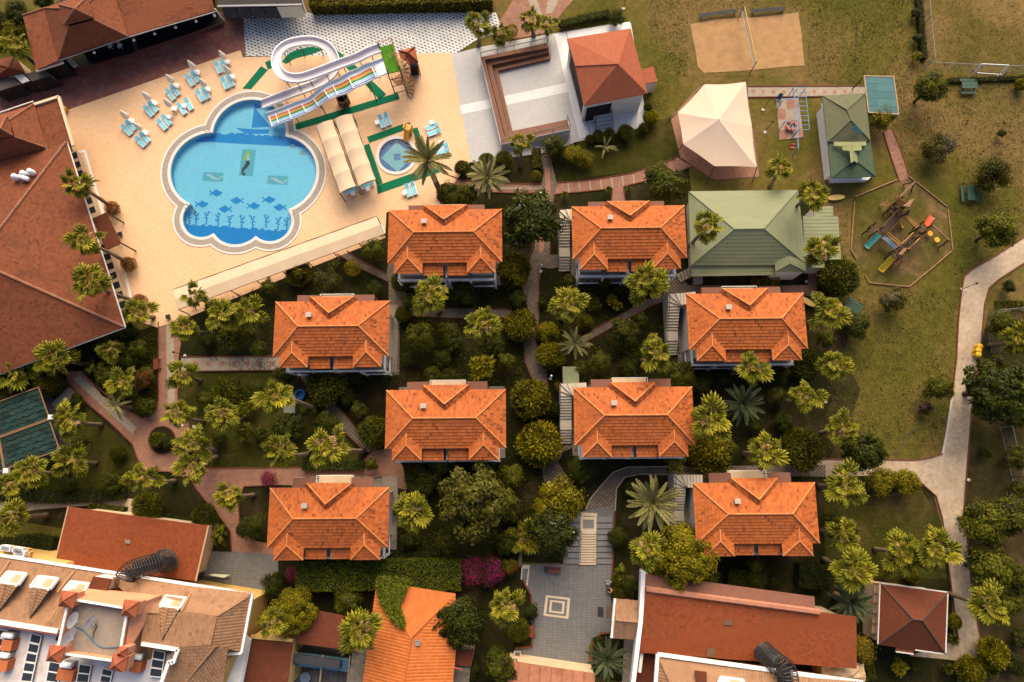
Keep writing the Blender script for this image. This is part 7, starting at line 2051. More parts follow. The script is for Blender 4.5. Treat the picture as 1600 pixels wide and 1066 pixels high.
SH=[('citrus',640,470,14,'small green shrub beside the courtyard path palm'),('citrus',700,515,18,'green shrub between the court palms'),('citrus',790,565,20,'green shrub left of the central path, above the clipped ball'),('citrus',675,585,16,'green shrub above the middle villa entrance'),('citrus',905,575,14,'green shrub beside the small green shed roof'),('citrus',1000,500,16,'green shrub under the diagonal path near the side stairs'),('citrus',890,440,14,'green shrub in front of the upper side stairs villa'),('citrus',945,440,13,'green shrub under the upper side stairs villa balcony'),('citrus',560,640,18,'green shrub left of the middle villa'),('citrus',480,640,16,'green shrub beside the pump box'),('citrus',620,800,8,'little shrub beside the villa above the ivy'),('citrus',690,720,24,'green shrub below the middle villa balconies'),('citrus',800,745,22,'green shrub above the large olive tree'),('citrus',1140,700,14,'green shrub beside the clipped ball on the lawn side'),('citrus',1215,620,16,'green shrub right of the blue green date palm'),('citrus',1290,530,18,'green shrub at the corner of the lawn villa'),('citrus',160,540,18,'green shrub below the west building gutter'),('citrus',215,545,18,'green shrub in the bed beside the promenade kerb'),('citrus',165,590,18,'green shrub among the flower bed palms'),('citrus',330,480,16,'green shrub under the awning end palms'),('citrus',420,450,16,'green shrub below the long awning near the clipped ball'),('citrus',385,520,18,'green shrub left of the awning villa'),('citrus',130,690,12,'green shrub beside the lower canopy'),('citrus',60,700,10,'green shrub under the lower canopy edge'),('citrus',1250,800,6,'tiny shrub by the lower villa wall'),('citrus',1300,810,16,'green shrub between the lower villa and the lawn palm'),('citrus',1110,905,18,'green shrub left of the hedge blocks'),('citrus',1180,880,16,'green shrub between the lower villa and the hedge blocks'),('dark',1590,655,22,'dark bush at the right edge below the large broadleaf tree'),('citrus',1592,715,20,'bush at the right edge behind the mesh fence, upper'),('dark',1594,765,18,'bush at the right edge behind the mesh fence, lower'),('citrus',1580,940,20,'bush behind the leaning palm at the right edge'),('dark',1585,1040,22,'bush in the bottom right corner'),('dark',690,560,20,'low dark shrub in the court above the middle villa'),('citrus',935,565,20,'low shrub above the shed corner villa, near the small date palm'),('dark',980,575,20,'low dark shrub above the shed corner villa'),('dark',555,585,20,'low dark shrub below the awning villa balconies'),('dark',545,620,18,'dark shrub right of the diagonal path'),('citrus',700,845,22,'green shrub under the large olive tree'),('dark',640,845,18,'dark shrub below the palm right of the villa above the ivy'),('dark',800,800,22,'dark shrub right of the large olive tree'),('dark',790,850,22,'dark shrub left of the plaza stairs palm'),('dark',1150,745,12,'low dark shrub above the lower villa roof'),('dark',1225,660,22,'dark shrub between two lawn edge palms'),('dark',1180,665,16,'low dark shrub below the blue green date palm'),('citrus',320,625,16,'green shrub on the palm lawn beside the dome shrub'),('dark',400,610,20,'dark shrub left of the tall palm with the ring pool'),('dark',410,680,20,'dark shrub behind the palm lawn yuccas'),('dark',325,530,18,'dark shrub at the gate corner palm'),('citrus',405,545,16,'green shrub above the villa path'),('dark',445,935,20,'dark shrub against the yellow hotel wall'),('dark',28,22,30,'dark shrub in the top corner above the brown hut'),('dark',70,2,22,'dark shrub against the top edge behind the restaurant'),('yellow',22,50,22,'bright leafy shrub above the corner palm by the restaurant'),('dark',-2,35,24,'dark shrub cut by the left edge at the top'),
 ('ballgold',800,48,11,'golden upright shrub behind the bleachers'),('dark',964,28,19,'dark flowering shrub at the top corner of the stage house'),('balldark',935,213,10,'ball shrub, second along the stage house lawn hedge'),('balldark',952,210,10,'ball shrub, third along the stage house lawn hedge'),('balldark',978,208,14,'largest ball shrub along the stage house lawn hedge'),
 ('balldark',1005,201,9,'ball shrub, last along the stage house lawn hedge'),('balldark',921,218,8,'ball shrub, first along the stage house lawn hedge'),('balldark',1012,168,8,'small ball shrub at the stage house corner'),('ball',1017,184,13,'ball shrub beside the stage house corner'),
 ('whiteflower',866,229,25,'white flowering oleander at the gate below the plaza'),('yellow',895,242,20,'yellow green shrub next to the oleander, nearer the lawn'),('yellow',914,248,19,'yellow green shrub on the lawn next to the oleander group'),('balldark',761,252,14,'dark shrub below the bleachers, nearer the pool'),('balldark',788,250,15,'dark shrub below the bleachers by the palm'),('balldark',722,262,13,'dark shrub at the corner of deck and pink path'),
 ('citrus',702,305,26,'bushy citrus above the pool deck villa, left half'),('citrus',728,303,26,'bushy citrus above the pool deck villa, right half'),('magnolia',828,346,58,'large dark magnolia with white flowers between the two upper villas'),('citrus',1030,276,27,'light citrus tree below the tent, upper'),('citrus',1046,292,36,'light citrus tree below the tent, lower and wider'),('cycad',951,297,9,'small dark cycad beside the pink path'),('cycad',983,296,8,'small dark cycad right of the pink path branch'),
 ('ballgold',838,274,9,'yellow flowering shrub at the path crossing'),('cycad',882,305,10,'low cycad above the villa with side stairs'),('ball',803,423,27,'large clipped ball beside the magnolia'),('dark',811,468,19,'dark shrub between two clipped balls on the central path'),('ball',814,509,27,'large clipped ball at the middle of the central path'),('ball',856,520,17,'small clipped ball right of the central path'),('ball',860,556,23,'clipped ball in the bend of the central path'),
 ('ball',830,622,31,'clipped ball left of the shed corner villa'),('ball',844,694,33,'big clipped ball above the lower path'),('yellow',872,780,44,'big yellow green tree above the plaza stairs'),('magnolia',862,832,42,'dark tree with white flowers left of the plaza stairs'),('yuccaY',960,474,17,'round yucca beside the diagonal villa path'),('dark',846,473,10,'small dark shrub at the path bend near the palm'),('yucca',926,472,17,'dark yucca between palm and round yucca'),('citrus',975,518,29,'citrus shrub below the diagonal path'),('ball',914,502,13,'little clipped ball under the central palm'),
 ('balldark',1310,434,32,'dark round tree under the green hall annex'),('dark',1332,508,31,'dark tree on the lawn beside the yellow board palm'),('ball',466,426,20,'clipped ball nearest the long awning'),('ballgold',551,419,15,'golden clipped ball below the long awning'),('olive',512,442,30,'olive shrub between the two clipped balls under the awning'),('banana',522,413,15,'banana plant above the olive shrub'),('citrus',582,392,23,'dark citrus at the end of the long awning'),('dark',586,452,18,'low dark shrub left of the courtyard path'),('balldark',626,441,17,'clipped ball at the corner of the pool deck villa'),
 ('dark',725,458,30,'very dark shrub under the balconies of the pool deck villa'),('balldark',630,491,14,'small ball at the bend of the courtyard path'),('citrus',655,528,28,'citrus shrub right of the awning villa'),('dark',705,530,26,'dark shrub in the court below the path'),('dark',775,540,22,'dark shrub below the court palm'),('dark',445,582,22,'dark shrub at the corner of the awning villa'),('balldark',511,600,31,'dark round tree below the awning villa'),('dark',510,662,26,'dark shrub right of the blue ring palm'),('dark',450,668,32,'dark shrub in the palm lawn'),('balldark',584,674,25,'dark round tree at the corner of the middle villa'),
 ('citrus',581,725,13,'small green shrub where the paths meet by the middle villa'),('yuccaY',750,573,27,'spiky yucca above the middle villa'),('dark',660,748,34,'dark shrub below the middle villa'),('magolive',745,785,66,'largest tree, olive leaved, below the middle villa'),('magenta',420,748,15,'small magenta bougainvillea by the villa path'),('dark',965,838,19,'dark shrub right of the plaza stairs'),('banana',970,893,18,'broad leaved plant above the gatehouse'),('balldark',967,906,10,'small ball shrub above the gatehouse, upper'),('balldark',966,927,10,'small ball shrub above the gatehouse, lower'),('dark',985,915,18,'dark shrub against the white boundary wall'),
 ('pine',1068,868,56,'bubbly crowned pine above the long rust shed'),('ball',1110,711,32,'clipped ball at the corner of the shed corner villa'),('citrus',1062,588,28,'citrus beside the palm above the shed corner villa'),('dark',1092,600,26,'dark shrub right of the citrus by the shed corner villa'),('balldark',1252,702,31,'round dark tree above the lower villa path'),('bigdark',1349,708,37,'round dark tree where the path meets the lane'),('feather',1375,752,26,'bright feathery shrub, left half, below the round dark tree'),('feather',1412,752,26,'bright feathery shrub, right half, at the lane corner'),('citrus',1467,607,25,'small tree on the lawn beside the lane'),('pink',1447,639,14,'pink flowering shrub on the lawn beside the lane'),
 ('bigdark',1558,608,56,'large dark broadleaf tree right of the lane'),('dark',1540,707,13,'low dark shrub between lane and mesh fence'),('citrus',1536,815,40,'tree right of the lane below the mesh fence, nearer the lane'),('citrus',1576,808,40,'tree right of the lane below the mesh fence, nearer the edge'),('balldark',1255,568,25,'dark round shrub at the end of the lawn villa'),('dark',1218,585,22,'dark shrub in front of the lawn villa'),('citrus',1557,360,34,'tree on the lawn above the lane bend'),('olive',1548,271,34,'tree on the lawn below the upper picnic table'),('dark',1576,448,14,'small shrub inside the lane bend'),('halfdead',1395,468,28,'half dry shrub below the playground'),('citrus',1566,507,24,'shrub in the fenced corner right of the lane'),
 ('citrus',1452,138,30,'round tree at the corner of the football fence'),('yellow',1374,184,28,'round tree over the teal shelter'),('halfdead',1467,232,34,'half dry tree between two lawn trees'),('dark',1565,208,9,'tiny shrub on the lawn by the picnic tables'),('ball',1596,132,11,'small shrub at the right edge by the goal'),('citrus',1545,890,38,'tree right of the lane above the leaning palm'),('citrus',1590,905,26,'tree at the right edge above the leaning palm'),('ball',1552,1022,22,'oval clipped shrub at the bottom of the lane'),('ball',1516,1047,20,'oval clipped shrub at the bottom edge of the lane'),('yuccaY',1407,1042,15,'round yucca below the brown pavilion'),('dark',1432,1040,13,'dark shrub beside the yucca below the pavilion'),
 ('ball',1491,972,11,'small clipped ball at the pavilion side'),('cycad',1490,1000,12,'dark cycad at the pavilion corner'),('goldsparse',1347,1012,26,'sparse golden shrub at the end of the rust shed'),('ball',1426,898,12,'small clipped ball above the brown pavilion'),('dark',1596,1000,20,'dark shrub at the right edge below'),('cycad',1388,896,11,'dark cycad on the lawn left of the small ball'),('cycad',1550,1050,14,'dark cycad at the bottom edge right of the lane'),('cycad',1482,1045,11,'dark cycad between pavilion and lane bottom'),
 ('balldark',231,792,23,'clipped ball at the rust shed, nearer the palm'),('balldark',320,808,20,'clipped ball at the end of the rust shed'),('banana',342,836,20,'broad leaved bed plant beside the path to the yard'),('dark',392,824,26,'dark shrub left of the villa above the ivy'),('ball',76,599,20,'clipped ball at the green canopies'),('dark',94,600,14,'dark shrub behind the clipped ball at the canopies'),('balldark',246,687,13,'clipped ball inside the round planter'),('dark',262,692,13,'dark shrub inside the round planter'),('balldark',184,708,13,'clipped ball on the lawn beside the promenade'),('dark',107,757,17,'low dark shrub below the canopy palms'),('dark',172,755,22,'low dark shrub on the lawn by the pale walk'),
 ('balldark',357,616,27,'wide low dome shrub on the palm lawn',.7),('banana',150,574,24,'banana plants beside the west building corner'),('redflower',226,592,24,'red flowering shrub along the promenade'),('yucca',182,612,24,'spiky shrub between palms in the flower bed'),('dark',228,636,20,'dark shrub at the point of the flower bed'),('redflower',180,582,16,'smaller red flowering shrub in the flower bed'),('dark',205,560,24,'dark shrub in the upper flower bed'),('dark',121,625,14,'dark shrub beside the garden steps'),('yucca',386,640,20,'spiky yucca on the palm lawn, upper'),('yucca',382,676,21,'spiky yucca on the palm lawn, lower'),('dark',342,684,16,'dark shrub between yucca and round planter'),('yucca',362,530,28,'spiky shrub bed beside the awning villa'),('dark',200,520,22,'dark shrub at the gate to the promenade'),
 ('orangeflower',177,326,12,'orange flowering pot shrub, upper on the pool deck'),('orangeflower',202,413,13,'orange flowering pot shrub, middle on the pool deck'),('orangeflower',220,471,12,'orange flowering pot shrub, lower on the pool deck'),('pine',461,956,44,'bubbly crowned pine over the skylit court'),('whiteflower',542,938,28,'white flowering shrub beside the bubbly pine'),('dark',428,915,24,'dark shrub at the hotel corner'),('magenta',462,898,16,'pink flowering climber at the left end of the ivy'),('bigdark',717,972,45,'dark tree beside the bright orange roof'),('magenta',738,892,25,'magenta bougainvillea spilling off the right end of the ivy'),('magenta',768,895,24,'magenta bougainvillea beside the ivy end, nearer the plaza'),('citrus',778,1040,30,'green shrub below the planter palm'),('redflower',797,885,18,'dark flowering shrub above the plaza bench'),('dark',735,1045,20,'dark shrub beside the orange roof side terrace'),
 ('dark',830,955,14,'dark plant in the planter behind the plaza benches, upper'),('balldark',812,985,16,'dark plant in the planter behind the plaza benches, lower'),('redflower',950,1052,12,'red flowers under the corner bed palm'),('dark',935,1003,12,'low dark shrub in the plaza corner bed'),('dark',1180,905,20,'dark shrub above the long rust shed, middle'),('dark',1215,905,16,'dark shrub above the long rust shed between hedges'),('dark',640,560,16,'low dark shrub between awning villa and middle villa'),('dark',700,590,18,'dark low shrub above the middle villa corner'),('dark',870,640,14,'dark shrub under the shed corner villa stairs'),('redflower',875,606,13,'red flowering shrub at the small green shed'),
 ('dark',905,735,26,'dark shrub in the shade below the shed corner villa'),('dark',985,765,14,'dark low shrub inside the path bend'),('dark',1130,590,16,'dark shrub left of the lawn villa palm'),('dark',1210,520,6,'tiny shrub against the lawn villa wall'),('dark',1430,20,10,'low green growth along the football fence, upper'),('olive',1434,60,11,'low green growth along the football fence, middle'),('yellow',1432,88,10,'low green growth along the football fence, lower'),('ballgold',1180,440,8,'golden plant in the bed below the green hall, left'),('ballgold',1195,439,8,'golden plant in the bed below the green hall, middle'),('ballgold',1210,438,9,'golden plant in the bed below the green hall, right'),('ballgold',8,618,14,'golden shrub at the left edge above the canopies')]
for s_ in SH:plant(s_[0],s_[1],s_[2],s_[3],s_[4],s_[5]if len(s_)>5 else None)
for px,py,lab in((177,326,'upper'),(202,413,'middle'),(220,471,'lower')):
 c=at(px,py,0);m=MB();m.tube([(c.x,c.y,.08),(c.x,c.y,.6),(c.x,c.y,.62)],[.55,.75,.7],14);solo(m.build('round_pot',M('terracotta_pot',(.3,.12,.06),.2,2,.8)),'round terracotta pot under the %s orange flowering shrub'%lab,'pot','round pots on the deck')
def hedge(name,px,w,h,n,mat,label,z0=0.0,leaf=.16,flower=None,ff=0.0,cat_='hedge'):
 rng=np.random.default_rng(len(label)*31+n)
 P=[np.array(at(*p,z0))for p in px]
 seg=[np.linalg.norm(P[i+1]-P[i])for i in range(len(P)-1)];tot=sum(seg)
 Q,N=[],[]
 for i in range(len(P)-1):
  k=int(n*seg[i]/tot);d=(P[i+1]-P[i])/seg[i];s=np.array([-d[1],d[0],0])
  u=rng.random(k)[:,None];base=P[i]+(P[i+1]-P[i])*u
  side=rng.random(k)
  off=np.where(side<.5,rng.uniform(-1,1,k),np.where(side<.75,-1,1))*w/2
  zz=np.where(side<.5,h,rng.uniform(.05,1,k)*h)
  bump_=.10*np.sin(u[:,0]*seg[i]*2.3)+.07*np.sin(u[:,0]*seg[i]*5.1+off*3)
  zz=zz+bump_*h*.5+rng.normal(size=k)*.05
  Q.append(base+s*(off+rng.normal(size=k)*.06)[:,None]+np.array([0,0,1])*zz[:,None])
  nn=np.where((side<.5)[:,None],np.array([0,0,1.0]),s*np.sign(off)[:,None]);N.append(nn+rng.normal(size=(k,3))*.6)
 Q,N=np.vstack(Q),np.vstack(N);k=len(Q)
 o=Q.mean(0);o[2]=z0
 mi=(rng.random(k)<ff).astype(int)if flower else None
 me=cloud('hedge_leaves',Q-o,N,leaf*rng.uniform(.6,1.3,k),np.clip(rng.normal(.5,.2,k),0,1),mat,.55,rng,[mat,flower]if flower else None,mi)
 t=thing(name,label,cat_,tuple(o))
 lnk(bpy.data.objects.new('foliage',me),t)
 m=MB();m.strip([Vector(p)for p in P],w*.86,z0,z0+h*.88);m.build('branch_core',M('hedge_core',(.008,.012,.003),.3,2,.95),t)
 return t
hedge('hedge',[(490,14),(600,12),(770,8)],1.9,2.0,9000,L_YEL,'thick yellow flecked hedge along the top edge above the checked pavement',leaf=.24,flower=L_ORF,ff=.04)
hedge('hedge',[(873,44),(915,33),(952,26)],.8,.9,2200,L_MID,'low hedge above the stage plaza at the lawn')
hedge('hedge',[(838,236),(839,266)],.9,.8,1500,L_MID,'low box hedge with yellow tips at the plaza gate',flower=L_GOLD,ff=.15)
hedge('hedge',[(1240,894),(1289,900)],2.3,1.6,4200,L_DARK,'dark rectangular hedge block above the rust shed, larger',leaf=.14)
hedge('hedge',[(1132,897),(1172,904)],1.7,1.5,3000,L_DARK,'dark rectangular hedge block above the rust shed beside the pine',leaf=.14)
hedge('hedge',[(475,728),(570,727)],.9,.8,2600,L_DARK,'low dark hedge above the path of the villa above the ivy')
hedge('hedge',[(145,792),(200,797)],.7,.8,1500,L_MID,'low hedge along the rust shed with a golden end',flower=L_GOLD,ff=.1)
hedge('hedge',[(250,806),(302,814)],.6,.7,1300,L_DARK,'low dark hedge at the edge of the rust shed roof')
hedge('hedge',[(2,772),(110,776),(200,770)],1.4,.8,4500,L_DARK,'low dark hedge along the pale south west walk')
hedge('hedge',[(0,850),(60,846),(92,850)],1.6,1.2,2600,L_DARK,'dark hedge behind the hotel parapet')
hedge('hedge',[(470,868),(590,866),(690,868)],.8,1.0,2500,L_DARK,'dark low hedge just below the villa above the ivy')
hedge('ivy_pergola',[(474,895),(560,893),(640,892),(724,893)],2.9,2.7,15000,L_IVY,'ivy covered pergola strip between the villa and the bottom roofs',leaf=.17,cat_='pergola')
hedge('hedge',[(1432,-10),(1436,40),(1441,95)],.7,.6,2500,L_OLIVE,'weedy strip growing along the football mesh fence')
hedge('hedge',[(1478,128),(1600,124)],.5,.35,2200,L_OLIVE,'weedy strip along the lower football fence')
rng=np.random.default_rng(77);Q=[]
poly=[(590,900),(640,905),(634,925),(624,945),(634,975),(630,985),(610,968),(596,945),(588,920)]
def inpoly(x,y,P):
 c=False
 for i in range(len(P)):
  (x0,y0),(x1,y1)=P[i],P[i-1]
  if(y0>y)!=(y1>y)and x<(x1-x0)*(y-y0)/(y1-y0)+x0:c=not c
 return c
rr=random.Random(9)
while len(Q)<4200:
 x,y=rr.uniform(585,642),rr.uniform(898,988)
 if inpoly(x+rr.gauss(0,1.5),y+rr.gauss(0,1.5),poly):
  zz=4.75+1.5*max(0,min(1,(y-910)/86))*max(0,min(1,1-abs(x-642)/60))+rr.uniform(.3,.55)
  Q.append(tuple(at(x,y,zz)))
Q=np.array(Q);o=Q.mean(0)
me=cloud('ivy',Q-o,rng.normal(size=Q.shape)*.6+np.array([0,.3,1]),.2*rng.uniform(.6,1.3,len(Q)),np.clip(rng.normal(.6,.2,len(Q)),0,1),L_IVY,.7,rng)
ob_=bpy.data.objects.new('ivy',me);lnk(ob_);ob_.location=o;tag(ob_,'bright ivy mat creeping over the corner of the orange roof','ivy')
def scatter(name,polys,n,size,mat,label,zlo=.03,zhi=.25,avoid=(),seed=5,z0=0.0,clump=0.0):
 rn=random.Random(seed);rng=np.random.default_rng(seed);Q=[]
 area=[]
 for P in polys:
  a=abs(sum(P[i][0]*P[i-1][1]-P[i-1][0]*P[i][1]for i in range(len(P))))/2;area.append(a)
 for P,a in zip(polys,area):
  k=int(n*a/sum(area));xs=[p[0]for p in P];ys=[p[1]for p in P];c=0;tries=0
  while c<k and tries<k*12:
   tries+=1
   x,y=rn.uniform(min(xs),max(xs)),rn.uniform(min(ys),max(ys))
   if not inpoly(x,y,P)or any(inpoly(x,y,A)for A in avoid):continue
   if clump and math.sin(x*.11+seed)+math.sin(y*.13+seed*2)+math.sin((x+y)*.05)<clump+rn.uniform(-.8,.8):continue
   Q.append(tuple(at(x,y,z0+rn.uniform(zlo,zhi))));c+=1
 Q=np.array(Q)
 me=cloud(name,Q,rng.normal(size=Q.shape)*.6+np.array([0,0,.9]),size*rng.uniform(.5,1.4,len(Q)),np.clip(rng.normal(.45,.22,len(Q)),0,1),mat,.45,rng)
 o=bpy.data.objects.new(name,me);lnk(o);tag(o,label,'ground cover',kind='stuff')
NOG=[[(1075,18),(1262,18),(1262,118),(1075,118)],[(1045,120),(1190,120),(1190,285),(1045,285)],[(1195,120),(1275,120),(1275,225),(1195,225)],[(1325,275),(1492,275),(1492,452),(1325,452)]]
PATHS=[[(v.co.x,v.co.y)for v in[]]]
def px_of(o):
 return o
AV=[[(844,243),(866,270),(871,289),(861,340),(859,398),(897,400),(897,415),(845,420),(842,500),(842,555),(856,606),(832,600),(818,540),(816,452),(827,408),(848,306)],
 [(903,529),(1013,467),(1050,440),(1090,446),(1275,446),(1275,464),(1060,464),(1018,480),(912,538)],[(690,268),(848,286),(985,269),(1058,244),(1084,261),(985,291),(977,318),(953,318),(930,300),(800,304),(698,288)],
 [(525,396),(543,391),(604,426),(618,406),(632,453),(650,476),(800,482),(800,499),(648,496),(624,508),(624,588),(608,588),(605,440),(558,420)],[(460,575),(480,575),(588,704),(572,709),(504,636)],
 [(845,730),(880,692),(910,693),(874,722),(890,750),(872,764),(848,754)],[(911,802),(936,760),(957,736),(980,728),(1290,724),(1290,747),(1000,743),(965,764),(962,802)],
 [(550,703),(615,700),(640,768),(420,760),(300,764),(310,730),(560,729)],[(246,500),(284,499),(282,650),(303,690),(320,732),(400,731),(400,760),(376,780),(430,850),(433,870),(358,862),(300,752),(217,724),(205,694),(100,600),(130,578),(222,654),(248,630)]]
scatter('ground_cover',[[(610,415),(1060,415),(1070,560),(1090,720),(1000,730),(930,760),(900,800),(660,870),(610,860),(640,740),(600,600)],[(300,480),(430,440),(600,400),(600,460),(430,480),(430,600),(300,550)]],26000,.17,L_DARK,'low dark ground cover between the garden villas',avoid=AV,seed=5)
scatter('low_plants',[[(640,420),(800,420),(800,480),(640,478)],[(640,500),(815,500),(820,600),(630,600)],[(870,425),(1050,425),(1000,470),(900,525),(870,540)],[(900,545),(1060,500),(1070,590),(880,600)],[(650,720),(850,720),(850,860),(620,860)]],15000,.2,L_MID,'scattered low green plants in the garden beds',avoid=AV,seed=6,clump=.3)
scatter('lawn_tufts',[[(1015,0),(1440,0),(1440,130),(1300,130),(1080,130),(1020,200)],[(1390,130),(1600,130),(1600,370),(1500,430),(1495,620),(1470,705),(1290,700),(1300,420),(1330,300),(1400,280)],[(1300,780),(1440,765),(1480,900),(1300,900)],[(1445,0),(1600,0),(1600,120),(1445,120)]],26000,.17,M_leaf('lawn_blade',(.06,.055,.008),(.17,.14,.028),transl=.1),'mown dry lawn grass with uneven tufts',zlo=.0,zhi=.06,seed=7,clump=.0,avoid=NOG)
scatter('bed_plants',[[(140,560),(240,520),(246,635),(222,650),(160,600)],[(1345,940),(1370,1060),(1350,1066),(1335,1000)],[(1555,470),(1600,470),(1600,540),(1555,540)]],4500,.24,L_MID,'mixed low planting along the edges',seed=8,clump=.2)
scatter('lawn_weeds',[[(1015,0),(1440,0),(1440,130),(1080,130),(1020,200)],[(1390,130),(1600,130),(1600,370),(1500,430),(1490,620),(1470,705),(1320,700),(1320,470),(1400,460)]],1300,.22,L_OLIVE,'dark green weeds dotted over the lawns',zlo=.0,zhi=.1,seed=17,clump=.9,avoid=NOG)
scatter('fallen_leaves',[[(1380,720),(1470,712),(1500,560),(1530,540),(1505,800),(1470,800),(1440,755),(1380,742)],[(1480,850),(1510,850),(1530,1030),(1500,1030)]],900,.13,L_TWIG,'dry leaves littering the pale lane',zlo=.045,zhi=.06,seed=18,clump=.2)
# ------------------------------------------------------------------ lawn furniture, playground, lamps, people
def bench(label,a,b,mat=WOOD,w=.45,back=True,z=.05,group=None,back_side=1):
 a,b=at(*a),at(*b);a.z=b.z=0;c=(a+b)/2;d=(b-a).normalized();n=Vector((-d.y,d.x,0))*back_side
 t=thing('bench',label,'bench',(c.x,c.y,z),group)
 for k in range(3):
  o=n*(k-1)*w/3;m=MB();m.slab([a+o-n*w*.14+up*(.46+z),b+o-n*w*.14+up*(.46+z),b+o+n*w*.14+up*(.46+z),a+o+n*w*.14+up*(.46+z)],.04);m.build('seat_slat',mat,t)
 if back:
  for k in range(2):
   m=MB();o=n*w*.56;m.beam(a+o+up*(.62+.2*k+z),b+o+up*(.62+.2*k+z),.04,.14);m.build('back_slat',mat,t)
 for p in(a.lerp(b,.06),a.lerp(b,.94)):
  m=MB()
  for s in(-.4,.4):m.box(tuple(p+n*w*s+up*z),(.07,.07,.44),math.atan2(d.y,d.x))
  if back:m.beam(p+n*w*.5+up*z,p+n*w*.6+up*(.9+z),.06)
  m.build('leg_frame',DARKM,t)
 return t
REDW=M('red_brown_bench',(.20,.055,.03),.2,3,.6,.3,.1)
bench('red brown bench on the plaza edge, upper of two by the planter',(833,946),(833,964),REDW,.6,back_side=1)
bench('red brown bench on the plaza edge, lower of two by the planter',(831,976),(831,994),REDW,.6,back_side=1)
bench('brown bench under the trees at the top of the plaza',(856,889.5),(876,891),REDW,.55,back_side=1)
bench('red brown bench beside the brick promenade',(247,562),(248,578),REDW,.6,back_side=1)
bench('dark bench where two people sit beside the plaza',(956,906),(957,926),WOOD,.5,back_side=-1)
for a,b,lab in(((1091,28),(1150,20.5),'long grey bench beside the sand court, left of the net'),((1172,21),(1224,17),'long grey bench beside the sand court, right of the net')):
 bench(lab,a,b,M('weathered_grey_board',(.05,.047,.042),.2,3,.85),.55,back=False,z=0,group='long benches by the sand court')
n0_,n1_=at(1163,9,2.4),at(1182,97,2.4)
t=thing('volleyball_net','volleyball net with yellow tape across the sand court','net',((n0_+n1_)/2-up*2.4))
for p in(n0_,n1_):
 m=MB();m.tube([Vector((p.x,p.y,0)),p+up*.15],.05,6);m.build('post',DARKM,t)
m=MB();dn_=(n1_-n0_)
for k in range(50):q=n0_.lerp(n1_,k/49);m.beam(q,q-up*.95,.012)
for k in range(9):m.beam(n0_-up*.118*k,n1_-up*.118*k,.012)
m.build('net_mesh',M('net_cord',(.35,.3,.22),.1,3,.9),t)
for z,c in((0,(.55,.38,.12)),(.95,(.5,.45,.38))):
 m=MB();m.beam(n0_-up*z,n1_-up*z,.07,.08);m.build('net_tape',M('net_tape_%d'%int(z*10),c,.1,3,.8),t)
t=thing('football_goal','white football goal at the edge of the brown pitch','goal',at(1552,110))
A,B=at(1534,100,2.0),at(1576,102,2.0);A0,B0=at(1526,114),at(1567,117)
for a,b in((A,B),(A,Vector((A.x,A.y,0))+Vector((0,-.3,0))),(B,Vector((B.x,B.y,0))+Vector((0,-.3,0))),(A,A0),(B,B0),(A0,B0)):
 m=MB();m.tube([a,b],.06,6);m.build('bar',WHITEP,t)
def mesh_fence(label,px,h,step,mat,grp=None,posts=True,rails=(1.0,)):
 P=pts(px);c=sum(P,Vector())/len(P)
 t=thing('mesh_fence',label,'fence',(c.x,c.y,0),grp)
 for a,b in zip(P,P[1:]):
  k=max(1,int((b-a).length/step))
  for i in range(k+1):
   p=a.lerp(b,i/k);m=MB();m.tube([p,p+up*h],.045,6);m.build('post',mat,t)
  for r_ in rails:
   m=MB();m.beam(a+up*h*r_,b+up*h*r_,.035);m.build('rail',mat,t)
  m=MB();kk=int((b-a).length/.35)
  for i in range(kk+1):
   p=a.lerp(b,i/kk);q=a.lerp(b,min(1,(i+3)/kk));m.beam(p,q+up*h,.010);m.beam(q,p+up*h,.010)
  m.build('wire_mesh',GREYM,t,kind='stuff')
 return t
FEN=M('pale_fence_metal',(.22,.20,.17),.15,3,.6)
mesh_fence('grey mesh fence along the side of the brown pitch',[(1432,-12),(1437,45),(1443,108)],2.4,3.0,GREYM)
mesh_fence('grey mesh fence along the bottom of the brown pitch',[(1443,109),(1520,113),(1640,117)],1.6,3.2,GREYM)
mesh_fence('pale framed mesh fence of the corner beside the lane',[(1650,482),(1580,486),(1546,489),(1543,520),(1549,552)],1.6,2.2,FEN,rails=(1.0,.05))
mesh_fence('pale framed mesh fence running down right of the big tree',[(1562,668),(1580,745),(1598,826),(1612,900)],2.0,2.2,FEN,rails=(1.0,.05))
GRN=M('dark_green_paint',(.018,.06,.038),.2,3,.55,.4,.05)
def picnic(label,c,ang,L=1.8):
 o=at(*c);a=px_dir(c,ang);d=Vector((math.cos(a),math.sin(a),0));n=Vector((-d.y,d.x,0))
 t=thing('picnic_table',label,'picnic table',(o.x,o.y,0),'green picnic tables')
 for k in range(4):
  m=MB();q=o+n*(k-1.5)*.21;m.slab([q-d*L/2-n*.1+up*.75,q+d*L/2-n*.1+up*.75,q+d*L/2+n*.1+up*.75,q-d*L/2+n*.1+up*.75],.05);m.build('table_board',GRN,t)
 for s in(-1,1):
  m=MB();q=o+n*s*.8;m.slab([q-d*L/2-n*.16+up*.45,q+d*L/2-n*.16+up*.45,q+d*L/2+n*.16+up*.45,q-d*L/2+n*.16+up*.45],.05);m.build('bench_board',GRN,t)
  m=MB();e=o+d*s*L*.36;m.beam(e-n*.85+up*.03,e-n*.3+up*.72,.08);m.beam(e+n*.85+up*.03,e+n*.3+up*.72,.08);m.beam(e-n*.85+up*.38,e+n*.85+up*.38,.08);m.build('leg',GRN,t)
picnic('green picnic table near the football goal',(1509,138),0)
picnic('green picnic table on the lawn right of the playground',(1511,305),86)
t=picnic('green picnic table half hidden beside the yellow board palm',(1328,483),32)
Zw=lambda x,y:(1195+x/8.2,120+y/8.2)
pad=thing('play_pad','pink and cream paved pad under the blue frame','pad',at(1235,185))
